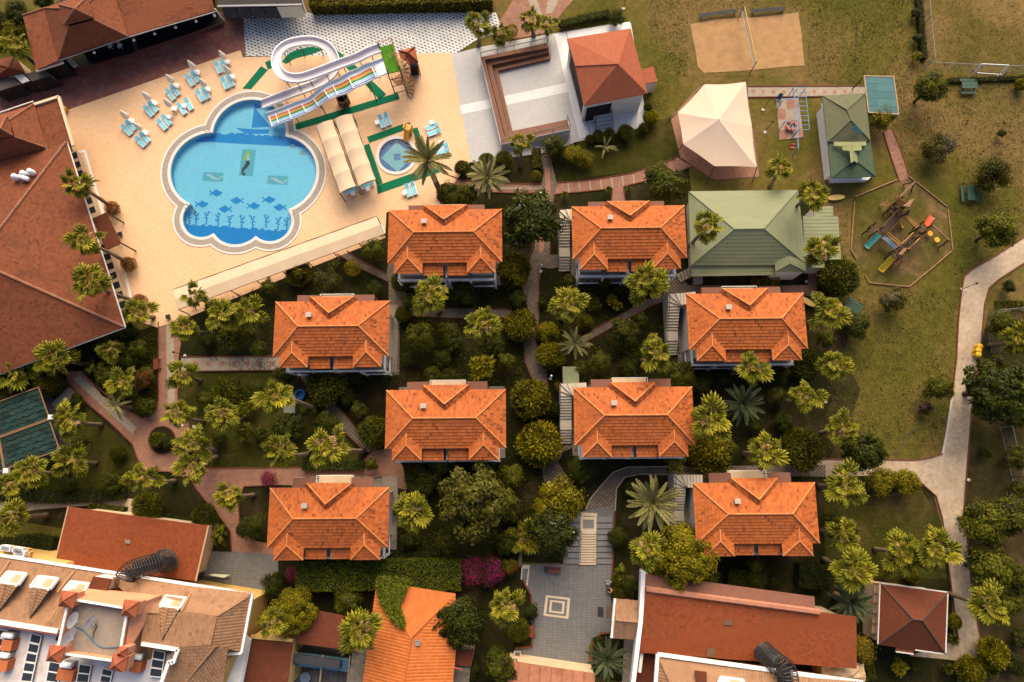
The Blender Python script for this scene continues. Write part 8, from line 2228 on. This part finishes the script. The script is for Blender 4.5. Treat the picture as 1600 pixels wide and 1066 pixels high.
m=MB();m.prism(pts([Zw(140,285),Zw(425,280),Zw(495,780),Zw(190,810)]),0,.07);m.build('pad_base',PAVEG,pad)
for i,P in enumerate(([(285,295),(420,292),(432,405),(275,408)],[(160,415),(268,412),(262,545),(178,552)],[(190,680),(300,676),(310,785),(205,800)],[(420,660),(480,655),(492,775),(440,780)],[(300,548),(440,540),(450,640),(310,650)])):
 sheet('pink_slab',[Zw(*p)for p in P],.078,PAVEP,pad)
BLU=M('blue_steel',(.10,.24,.42),.1,3,.4,.5,0)
sw=thing('swing_set','blue steel swing and climbing frame over the paved pad','swing',at(1245,185))
hz=2.3
G_=lambda x,y,z:at(*Zw(x,y),z)
for a,b in((G_(370,140,hz),G_(415,550,hz)),(G_(415,550,hz),G_(430,920,hz)),(G_(235,295,hz*.95),G_(385,275,hz)),(G_(262,568,hz*.95),G_(412,550,hz)),(G_(370,140,hz),G_(285,275,0)),(G_(235,295,hz*.95),G_(155,415,0)),(G_(262,568,hz*.95),G_(185,680,0)),(G_(430,680,hz),G_(335,800,0)),(G_(430,920,hz),G_(360,1005,0))):
 m=MB();m.tube([a,b],.055,6);m.build('frame_tube',BLU,sw)
lad=thing('climbing_ladder','pale blue horizontal climbing ladder beside the swing frame','climbing frame',at(1258,175))
for a,b in((G_(420,140,2.0),G_(450,680,2.0)),(G_(520,140,2.0),G_(572,678,2.0))):
 m=MB();m.tube([a,b],.04,6);m.build('rail',BLU,lad)
for k in range(10):
 a,b=G_(420,140,2.0).lerp(G_(450,680,2.0),k/9),G_(520,140,2.0).lerp(G_(572,678,2.0),k/9);m=MB();m.tube([a,b],.03,5);m.build('rung',BLU,lad)
for x,y in((425,150),(520,150),(448,670),(570,672)):
 p=G_(x,y,2.0);m=MB();m.tube([p,Vector((p.x,p.y,0))],.045,6);m.build('post',BLU,lad)
sp_=thing('spring_car','small red and grey spinning seat on the play pad','play seat',G_(330,640,.08))
c=G_(330,640,.3);REDP=M('red_plastic',(.48,.06,.035),.15,3,.4,.5,0)
m=MB();m.cyl((c.x,c.y,.3),.5,.08,14);m.build('disc',GREYM,sp_)
for k in range(4):
 a=k*1.57+.4;m=MB();m.box((c.x+.52*math.cos(a),c.y+.52*math.sin(a),.3),(.45,.22,.35),a+1.57);m.build('seat',REDP,sp_)
m=MB();m.cyl((c.x,c.y,.08),.08,.9,8);m.build('pillar',DARKM,sp_)
c=G_(352,892,.1);m=MB();m.box((c.x,c.y,.0),(.42,.5,.12));m.box((c.x,c.y+.18,.12),(.42,.1,.22));solo(m.build('plastic_stool',REDP),'small red plastic seat lying on the grass','seat')
c=G_(190,262,.4);t=thing('blue_slide','small dark blue play slide beside the walk','slide',(c.x,c.y,0));a,b=G_(218,215,1.1),G_(172,290,.15);d=(b-a).normalized();n=Vector((-d.y,d.x,0)).normalized()
m=MB();m.slab([a-n*.22,a+n*.22,b+n*.3,b-n*.3],.05);m.build('chute',M('dark_blue_plastic',(.03,.10,.22),.1,3,.4),t);m=MB();m.tube([a-n*.2,Vector((a.x,a.y,0))],.035,5);m.tube([a+n*.2,Vector((a.x,a.y,0))+n*.2],.035,5);m.build('ladder',DARKM,t)
Zy=lambda x,y:(1320+x/5.611,270+y/5.611)
Y=lambda x,y,z=0:at(*Zy(x,y),z)
pg_=thing('playground_set','large wooden playground with linked towers, bridges and slides','playground',Y(480,500))
def deck_(P,z,name='deck',mat=None,th=.1):m=MB();m.slab([Y(x,y,z)for x,y in P],th);return m.build(name,mat or WOOD,pg_)
def posts(P,z,zr=0):
 for x,y in P:
  p=Y(x,y,z);m=MB();m.box((p.x,p.y,0),(.12,.12,z+zr));m.build('post',WOOD,pg_)
D1=M('dark_boards',(.055,.034,.022),.3,4,.85);ORT=M('orange_timber',(.42,.18,.035),.25,4,.6)
T1=[(480,235),(535,270),(490,330),(425,290)];T2_=[(430,285),(480,320),(430,365),(380,330)]
T3_=[(470,315),(545,345),(500,380),(450,350)];T4_=[(250,455),(310,495),(260,530),(200,505)]
T5=[(660,450),(725,480),(680,530),(630,495)];T6_=[(620,500),(675,540),(630,575),(590,545)];T7=[(450,670),(530,640),(540,690),(470,755),(415,710)]
for P,z in((T1,1.5),(T2_,1.1),(T3_,1.5),(T4_,1.3),(T5,1.5),(T6_,1.3),(T7,1.6)):
 deck_(P,z);posts(P,z,.9)
def bridge(A,B,C_,D,n,z0,z1,sag):
 for k in range(n):
  t0,t1=k/n,(k+.88)/n
  f=lambda u:Y(*A,z0).lerp(Y(*D,z1),u)-up*sag*math.sin(math.pi*u);g=lambda u:Y(*B,z0).lerp(Y(*C_,z1),u)-up*sag*math.sin(math.pi*u)
  m=MB();m.slab([f(t0),g(t0),g(t1),f(t1)],.05);m.build('plank',D1,pg_)
 for P,Q in((A,D),(B,C_)):
  m=MB();m.tube([Y(*P,z0).lerp(Y(*Q,z1),k/8)+up*(.8-sag*math.sin(math.pi*k/8))for k in range(9)],.05,6);m.build('bridge_rail',WOOD,pg_)
bridge((440,345),(490,400),(360,535),(295,500),16,1.5,1.3,.25)
bridge((600,545),(650,575),(540,665),(490,635),12,1.3,1.6,.2)
for a,b in(((600,525),(495,625)),((660,570),(555,672))):m=MB();m.beam(Y(*a,2.0),Y(*b,2.1),.1,.14);m.build('orange_rail',ORT,pg_)
for a,b,c,d in(((545,360),(515,385),(625,490),(660,460)),):
 for k in range(8):
  p,q=Y(*a,1.9).lerp(Y(*d,1.9),(k+.5)/8),Y(*b,1.9).lerp(Y(*c,1.9),(k+.5)/8);m=MB();m.tube([p,q],.05,6);m.build('ladder_rung',ORT,pg_)
 for p,q in((a,d),(b,c)):m=MB();m.beam(Y(*p,1.9),Y(*q,1.9),.09);m.build('ladder_rail',WOOD,pg_)
for a,b in(((380,520),(490,620)),((365,535),(475,632))):m=MB();m.tube([Y(*a,1.5),Y(*b,1.6)],.06,6);m.build('orange_bar',ORT,pg_)
m=MB();A,B,C_,D=Y(320,575,.9),Y(350,560,.9),Y(450,630,.9),Y(400,680,.9);canvas_grid(m,A,B,C_,D,6,6,lambda u,v:.35*math.sin(math.pi*v));m.build('tunnel',M('grey_tunnel',(.14,.13,.12),.15,3,.6),pg_,uv=False)
m=MB();m.tube([Y(330,565,1.5),Y(440,670,1.5)],.05,6);m.tube([Y(345,555,1.5),Y(455,660,1.5)],.05,6);m.build('blue_bar',BLU,pg_)
for P,z in(([(565,240),(610,245),(570,345),(510,290)],2.6),([(515,660),(535,690),(480,755),(470,715)],2.6)):
 q=[Y(x,y,z)for x,y in P];r1,r2=q[0].lerp(q[1],.5)+up*.6,q[3].lerp(q[2],.5)+up*.6
 for f in([q[0],r1,r2,q[3]],[r1,q[1],q[2],r2]):m=MB();m.slab(f,.06);m.build('roof_board',WOODL,pg_)
 for p in q:m=MB();m.box((p.x,p.y,0),(.12,.12,z));m.build('post',WOOD,pg_)
deck_([(420,705),(475,720),(465,755),(420,745)],2.4,'tower_cap',D1)
def pslide(a,b,w,z0,col,nm):
 A,B=Y(*a,z0),Y(*b,.25);d=(B-A);h=Vector((d.x,d.y,0)).normalized();n=Vector((-h.y,h.x,0))*w/2
 P=[A,A.lerp(B,.12)-up*.05,A.lerp(B,.5)-up*.12,A.lerp(B,.88)-up*.12,B]
 m=MB()
 for p,q in zip(P,P[1:]):
  m.slab([p-n,p+n,q+n,q-n],.05)
  for s in(-1,1):m.slab([p+n*s+up*.16,p+n*s*1.22+up*.18,q+n*s*1.22+up*.18,q+n*s+up*.16],.2)
 m.build(nm,M(nm,col,.06,2,.35,.5,0),pg_)
pslide((300,540),(185,655),.5,1.35,(.10,.38,.32),'teal_slide');pslide((425,745),(312,862),.55,1.6,(.75,.50,.02),'yellow_slide')
pslide((488,395),(515,478),.4,1.3,(.66,.38,.12),'cream_slide');pslide((712,462),(765,385),.5,1.5,(.70,.09,.04),'red_slide')
for P in([(380,255),(310,280),(300,305)],[(400,280),(340,290),(315,310)],[(500,750),(515,770),(480,800)],[(460,770),(480,795),(475,815)],[(370,250),(385,270),(400,290)]):
 m=MB();m.tube([Y(*P[0],1.4),Y(*P[1],1.2),Y(*P[2],.05)],.05,6);m.build('arched_bar',ORT,pg_)
for k in range(6):
 m=MB();a=Y(460+k*14,212+k*8,2.2);b=Y(440+k*14,240+k*8,1.6);m.beam(a,b,.07);m.build('guard_slat',ORT,pg_)
m=MB();m.beam(Y(612,82,2.4),Y(480,212,2.3),.16);m.build('swing_beam',WOODL,pg_)
for a,b in(((612,82),(512,102)),((612,82),(582,165))):m=MB();m.beam(Y(*a,2.4),Y(*b,0),.12);m.build('swing_leg',WOOD,pg_)
m=MB();m.beam(Y(765,455,2.3),Y(915,592,2.3),.12);m.build('swing_beam',WOODL,pg_)
for b in((815,662),(880,610)):m=MB();m.beam(Y(915,592,2.3),Y(*b,0),.12);m.build('swing_leg',WOOD,pg_)
for x,y in((745,534),(808,588)):
 m=MB();c=Y(x,y,.5);m.cyl((c.x,c.y,.45),.3,.12,12);m.build('yellow_swing_seat',YEL,pg_);m=MB();e=Y(x+55,y-45,2.3);m.tube([c,e],.015,4);m.build('swing_rope',DARKM,pg_)
lb_=thing('log_border','low weathered log border round the playground','border',Y(500,500))
for P in([(85,215),(240,150),(462,60)],[(555,25),(700,140),(895,295)],[(905,320),(930,520),(945,675)],[(940,685),(760,840),(565,1000)],[(560,1000),(400,985),(215,965),(180,895)],[(100,750),(55,680),(70,470),(85,255)]):
 for a,b in zip(P,P[1:]):
  m=MB();m.tube([Y(*a,.12),Y(*b,.12)],.07,7);m.build('log',WOODK,lb_)
for c_,an_,lab in(((1306,309),175,'small yellow board on the grass by the hall palm'),((1262,472),30,'long yellow board against the lawn villa')):
 c=at(*c_,.3);a=px_dir(c_,an_);d=Vector((math.cos(a),math.sin(a),0));t=thing('yellow_board',lab,'board',(c.x,c.y,0),'yellow boards')
 m=MB();n=Vector((-d.y,d.x,0));m.slab([c+d*1.0*math.cos(k*.393)+n*.32*math.sin(k*.393)+up*.12 for k in range(16)],.16);m.build('hull',M('pale_yellow',(.66,.43,.12),.1,3,.5),t)
 m=MB();m.slab([c+d*.8*math.cos(k*.393)+n*.2*math.sin(k*.393)-up*.05 for k in range(16)],.25);m.build('keel',DARKM,t)
for i,(x,y)in enumerate(((1529,542),(1527,548),(1527,554.5))):
 c=at(x,y,.5);t=thing('yellow_bin','yellow round bin by the lane fence, %s of three'%('highest','middle','lowest')[i],'bin',(c.x,c.y,.04),'yellow bins by the lane')
 m=MB();m.tube([(c.x,c.y,.04),(c.x,c.y,.7)],[.26,.32],12);m.build('body',M('bin_yellow',(.70,.40,.02),.1,3,.5),t);m=MB();m.tube([(c.x,c.y,.7),(c.x,c.y,.82),(c.x,c.y,.88)],[.35,.3,.12],12);m.build('lid',M('bin_yellow',(.70,.40,.02),.1,3,.5),t,smooth=True)
t=building('green_shed','small shed with flat sage roof beside the villa corner','shed',[(880,573),(905,573),(905,598),(880,598)]);f=[at(879,573,2.2),at(904,573,2.2),at(905,599,2.1),at(880,599,2.1)]
roofing(t,[f],T_GREEN,.6,.4,.015,stain=0);walls(t,f,2.1,CREAM,k=.06)
c=at(469,617,.3);t=thing('ring_pool','blue inflatable ring pool under the tall palm','paddling pool',(c.x,c.y,.02));m=MB()
m.tube([c+Vector((math.cos(a*math.pi/12),math.sin(a*math.pi/12),0))*.5 for a in range(25)],.16,8,cap=False);m.build('ring',M('ring_blue',(.01,.09,.26),.1,3,.4),t,smooth=True);m=MB();m.cyl((c.x,c.y,.02),.5,.06,16);m.build('floor',M('ring_blue',(.01,.09,.26),.1,3,.4),t)
t=building('pump_box','grey flat pump box under the tall palm','pump box',[(448,618),(463,620),(464,646),(447,645)]);m=MB();m.prism(pts([(450,618),(464,619),(464,646),(448,645)]),0,.8);m.build('body',M('pump_grey',(.18,.19,.15),.15,2,.8),t);m=MB();m.prism(pts([(449,617),(465,618),(465,647),(447,646)]),.8,.88);m.build('lid',M('pump_grey',(.18,.19,.15),.15,2,.8),t)
t=building('hall_steps','grey steps at the corner of the sage green hall','steps',[(1060,428),(1078,420),(1080,432),(1064,442)])
for k in range(5):
 a0,b0_,a1,b1_=Vector((1056.5,429)),Vector((1080,419)),Vector((1062,442)),Vector((1082,433))
 P=[a0.lerp(b0_,k/5),a0.lerp(b0_,(k+.92)/5),a1.lerp(b1_,(k+.92)/5),a1.lerp(b1_,k/5)];m=MB();m.prism(pts([(p.x,p.y)for p in P]),0,.2+k*.17);m.build('step',M('step_pale',(.30,.26,.22),.1,2,.8),t)
c=at(1090.5,438,.6);t=thing('air_conditioner','grey air conditioner box below the green hall canopy','air conditioner',(c.x,c.y,.02));m=MB();m.box((c.x,c.y,.02),(.95,.75,.8));m.build('casing',M('ac_grey',(.26,.24,.2),.1,3,.6),t);m=MB();m.box((c.x,c.y,.82),(.85,.65,.03));m.build('top_grille',GREYM,t)
for x,y,lab in((8,857,'air conditioner box on the hotel ledge at the left edge'),(27,860,'air conditioner box on the hotel ledge, wider'),(30,865,'air conditioner box on the hotel ledge, lower')):
 c=at(x,y,7.0);t=thing('air_conditioner',lab,'air conditioner',(c.x,c.y,6.4),'air conditioners on the hotel ledge');m=MB();m.box((c.x,c.y,6.4),(1.0,.5,.6),R(-8));m.build('casing',WHITE,t);m=MB();m.box((c.x,c.y,7.0),(.8,.35,.03),R(-8));m.build('top_grille',GREYM,t)
 m=MB();m.box((c.x,c.y-.3,5.9),(1.2,.9,.5),R(-8));m.build('bracket',YELLOW,t)
for x,y,lab in((691,314,'black floodlight at the corner of the pool deck villa'),(188,366,'black floodlight on the deck by the entrance canopy'),(263,495,'black floodlight at the gate of the deck'),(419,431,'black floodlight below the long awning')):
 c=at(x,y,.3);t=thing('floodlight',lab,'floodlight',(c.x,c.y,.08),'black floodlights');m=MB();m.box((c.x,c.y,.35),(.5,.42,.12),R(15));m.build('lamp_head',DARKM,t);m=MB();m.box((c.x,c.y,.08),(.3,.1,.3));m.build('bracket',DARKM,t)
 m=MB();m.slab([Vector((c.x-.2,c.y-.16,.49)),Vector((c.x+.2,c.y-.16,.49)),Vector((c.x+.2,c.y+.16,.49)),Vector((c.x-.2,c.y+.16,.49))],.015);m.build('lens',GLASS,t)
for x,y,bx_,by_,lab in((289,556,272,551,'path lamp at the corner of promenade and villa path'),(1503,452,1515,448,'lamp post leaning over the bend of the lane'),(845,424,846,413,'white globe lamp at the central path bend'),(1260,440,1270,437,'lamp at the corner of the hall walk'),(1513,750,1527,749,'double armed lamp beside the lane'),(747,72,746,62,'spot lamp at the corner of the stage plaza'),(1192,172,1198,160,'lamp with white foot beside the tent'),(1195,207,1202,196,'second lamp with white foot beside the tent'),(303,667,312,664,'white globe lamp right of the round planter'),(1290,628,1300,624,'thin lamp on the lawn edge between palms'),(974,14,975,3,'lamp on a concrete foot at the top lawn'),(860,592,858,585,'white globe lamp at the small green shed path')):
 b=at(x,y);tz=at(bx_,by_,2.6);t=thing('path_lamp',lab,'lamp',(b.x,b.y,0),'path lamps')
 m=MB();m.tube([b,b+up*2.4],.035,6);m.build('pole',DARKM,t)
 m=MB();m.tube([b+up*2.4,b+up*2.5,b+up*2.65,b+up*2.75],[.04,.11,.11,.03],10);m.build('globe',WHITEP if 'globe' in lab else DARKM,t,smooth=True)
 m=MB();m.cyl((b.x,b.y,0),.17,.1,10);m.build('foot',WALLW,t)
m=MB();m.tube(cat([at(x,y,.05)for x,y in((1440,660),(1432,670),(1418,678),(1412,688),(1408,700),(1396,708))]),.03,5);solo(m.build('garden_hose',M('green_hose',(.07,.09,.07),.1,3,.6)),'garden hose snaking over the lawn from the pink shrub','hose')
def ring(m,c,ax,r,tr,n=24):
 s=ax.cross(up).normalized()if abs(ax.z)<.9 else Vector((1,0,0));u=s.cross(ax).normalized()
 m.tube([c+(s*math.cos(2*math.pi*k/n)+u*math.sin(2*math.pi*k/n))*r for k in range(n+1)],tr,5,cap=False)
b0_,b1_=at(1507.5,866),at(1508.5,882);d=(b1_-b0_);d.z=0;L_=1.05;d.normalize();c=(b0_+b1_)/2
tilt=Vector((d.y,-d.x,0));tilt=tilt if tilt.x>0 else-tilt
lean=(up*.75+tilt*.55).normalized();ax=d.cross(lean).normalized()
bk=thing('bicycle','dark bicycle lying against the kerb of the lane','bicycle',(c.x,c.y,.05))
w0_,w1_=c-d*L_/2+lean*.34+up*.04,c+d*L_/2+lean*.34+up*.04
for w_ in(w0_,w1_):
 m=MB()
 ring(m,w_,ax,.33,.025);o=m.build('wheel',DARKM,bk)
 m=MB()
 s=ax.cross(up).normalized();u=s.cross(ax).normalized()
 for k in range(10):m.beam(w_,w_+(s*math.cos(k*.628)+u*math.sin(k*.628))*.32,.008)
 m.build('spoke',GREYM,o)
crank=c+lean*.3+up*.04;seat_=c-d*.22+lean*.85;head=c+d*.35+lean*.85
m=MB()
for a,b in((w0_,crank),(w0_,seat_),(crank,seat_),(crank,head),(seat_,head),(head,w1_)):m.tube([a,b],.022,6)
m.build('frame',GREYM,bk)
m=MB();m.beam(head+lean*.12-ax*.28,head+lean*.12+ax*.28,.03);m.tube([head,head+lean*.12],.02,5);m.build('handlebar',DARKM,bk)
m=MB();m.slab([seat_+lean*.1-d*.13-ax*.08,seat_+lean*.1+d*.13-ax*.02,seat_+lean*.1+d*.13+ax*.02,seat_+lean*.1-d*.13+ax*.08],.05);m.build('saddle',DARKM,bk)
m=MB();m.tube([crank-ax*.12,crank+ax*.12],.02,5);m.beam(crank+ax*.1,crank+ax*.1+d*.16,.03);m.beam(crank-ax*.1,crank-ax*.1-d*.16,.03);m.build('pedal',DARKM,bk)
SKIN=M('skin',(.42,.24,.16),.06,4,.6,.3,0)
def skin_mesh(name,V,E,Rr,mat,parent,sub=1):
 me=bpy.data.meshes.new(name);me.from_pydata(V,E,[]);me.materials.append(mat)
 o=bpy.data.objects.new(name,me);lnk(o,parent)
 md=o.modifiers.new('skin','SKIN');sv=me.skin_vertices[0].data
 for i,r in enumerate(Rr):sv[i].radius=(r,r);sv[i].use_root=(i==0)
 md.use_smooth_shade=True
 s=o.modifiers.new('sub','SUBSURF');s.levels=sub;s.render_levels=sub
 return o
def person(label,px,py,face,top,trousers,hair,lean_f=.05,arm=0):
 b=at(px,py,.5);t=thing('person',label,'person',(b.x,b.y,.05),'people on the plaza bench')
 t.rotation_euler=(0,0,face)
 V=[(0,0,.50),(.02,0,.72),(.04+lean_f,0,.98),(.05+lean_f,0,1.08),(.07+lean_f,0,1.17),(.08+lean_f,0,1.28)]
 E=[(0,1),(1,2),(2,3),(3,4),(4,5)];Rr=[.13,.12,.13,.055,.085,.075]
 for s in(-1,1):
  k=len(V)
  V+=[(.03,.09*s,.50),(.42,.12*s,.50),(.44,.12*s,.10),(.56,.13*s,.06)];E+=[(0,k),(k,k+1),(k+1,k+2),(k+2,k+3)];Rr+=[.09,.065,.045,.04]
  k=len(V)
  ex,ez=(.12,.78)if arm*s<=0 else(.2,.82)
  V+=[(.04+lean_f,.19*s,.96),(ex,.24*s,ez-.06),(.34,.17*s,.66)];E+=[(2,k),(k,k+1),(k+1,k+2)];Rr+=[.06,.042,.032]
  h=len(V)-1
  for f in range(5):
   a=(f-2)*.3;l=(.05,.08,.09,.085,.07)[f];q=len(V)
   V+=[(.34+l*.6,.17*s+math.sin(a)*l*.6,.65),(.34+l,.17*s+math.sin(a)*l,.63)];E+=[(h,q),(q,q+1)];Rr+=[.011,.009]
 skin_mesh('body',V,E,Rr,SKIN,t)
 V2=[(0,0,.52),(.02,0,.72),(.04+lean_f,0,.99)];E2=[(0,1),(1,2)];R2=[.15,.145,.15]
 for s in(-1,1):k=len(V2);V2+=[(.04+lean_f,.2*s,.97),(.1,.235*s,.82)];E2+=[(2,k),(k,k+1)];R2+=[.078,.065]
 skin_mesh('shirt',V2,E2,R2,top,t)
 V3=[(0,0,.50)];E3=[];R3=[.145]
 for s in(-1,1):k=len(V3);V3+=[(.06,.09*s,.51),(.43,.12*s,.51),(.445,.12*s,.26)];E3+=[(0,k),(k,k+1),(k+1,k+2)];R3+=[.105,.082,.066]
 skin_mesh('trousers',V3,E3,R3,trousers,t)
 hm=MB();hc=Vector((.045+lean_f,0,1.25))
 for i in range(6):
  pass
 hm.tube([hc+Vector((-.02,0,-.06)),hc+Vector((-.02,0,0)),hc+Vector((-.015,0,.08)),hc+Vector((-.01,0,.13))],[.095,.112,.10,.03],12)
 me=hm.mesh('hair',uv=False,smooth=True);me.materials.append(hair);lnk(bpy.data.objects.new('hair',me),t)
 fm=MB();fx=.155+lean_f
 for y,z,w,h in((-.035,1.235,.02,.012),(.035,1.235,.02,.012),(0,1.18,.045,.012)):fm.box((fx,y,z),(.012,w,h))
 me=fm.mesh('face_features',uv=False);me.materials.append(DARKM);lnk(bpy.data.objects.new('face_features',me),t)
 fm=MB();fm.box((fx+.008,0,1.2),(.03,.02,.035));me=fm.mesh('nose',uv=False);me.materials.append(SKIN);lnk(bpy.data.objects.new('nose',me),t)
 return t
NAVY=M('navy_cloth',(.008,.018,.06),.2,5,.9);MUST=M('mustard_cloth',(.32,.17,.05),.2,5,.9);DKR=M('dark_red_cloth',(.05,.012,.012),.2,5,.9);TEALC=M('pale_teal_cloth',(.28,.42,.44),.1,5,.9)
person('person in navy top and pale trousers sitting at the upper end of the bench',954.5,910,R(184),NAVY,TEALC,M('dark_hair',(.012,.01,.009),.2,5,.6),.04,1)
person('person in mustard top sitting at the lower end of the bench',955,922,R(176),MUST,DKR,M('tan_hair',(.22,.1,.04),.2,5,.6),.02,-1)
c=at(853,889,.3);m=MB();m.tube([(c.x,c.y,.05),(c.x,c.y,.65),(c.x,c.y,.7)],[.2,.24,.18],12);solo(m.build('litter_bin',DARKM),'black litter bin beside the top plaza bench','bin')
c=at(831.5,970,.3);m=MB();m.tube([(c.x,c.y,.05),(c.x,c.y,.65),(c.x,c.y,.7)],[.2,.24,.18],12);solo(m.build('litter_bin',DARKM),'black litter bin between the two plaza side benches','bin')
c=at(837.5,1030,.4);m=MB();m.cyl((c.x,c.y,.05),.16,.6,10);m.cyl((c.x,c.y,.65),.2,.08,10);solo(m.build('yellow_bollard',M('bin_yellow',(.7,.4,.02),.1,3,.5)),'small yellow bollard in front of the salmon annex','bollard')
c=at(883,1041,1.1);m=MB();m.tube([(c.x,c.y,1.0),(c.x,c.y,1.25)],[.12,.16],10);m.box((c.x-.15,c.y,1.0),(.2,.18,.12));solo(m.build('white_jar',WHITEP),'white jar standing on the cream counter of the annex','jar')
t=building('notice_board','white framed notice board at the lower corner of the plaza','board',[(803,1018),(814,1018),(813,1026),(803,1026)]);m=MB();m.slab([at(803,1018,1.3),at(814,1018,1.3),at(814,1026,.9),at(803,1026,.9)],.05);m.build('frame',WHITE,t);m=MB();m.slab([at(805,1019.5,1.29),at(812.5,1019.5,1.29),at(812.5,1024.5,1.04),at(805,1024.5,1.04)],.02);m.build('panel',M('board_grey',(.15,.13,.11),.2,4,.6),t)
for o in t.children:
 if o.name.startswith('panel'):o.location.z+=.04
m=MB();c=at(808,1022);m.box((c.x,c.y,.05),(.1,.1,1.0));m.build('post',DARKM,t)
c=at(809,1031,.5);m=MB();m.box((c.x,c.y,.05),(1.1,.5,.7),R(-6));m.box((c.x-.2,c.y,.75),(.5,.4,.12),R(-6));solo(m.build('wooden_crate',WOODL),'wooden crate and box against the annex wall','crate')
pl2=sheet('plaza_planter_bed',[(800,905),(817,906),(830,930),(831,1010),(806,1010),(795,960)],.07,SOIL);kerb(pl2,[(817,906),(830,930),(831,1010),(806,1012)],.16,.25)
pl3=sheet('plaza_corner_bed',[(957,988),(940,989),(930,996),(926,1010),(923,1055),(972,1066),(975,1000)],.07,SOIL);kerb(pl3,[(957,988),(940,989),(930,996),(926,1010),(923,1055)],.16,.25)
kerb(bpy.data.objects['slate_plaza'],[(960,802),(958,860),(956,900),(957,940)],.16,.2)
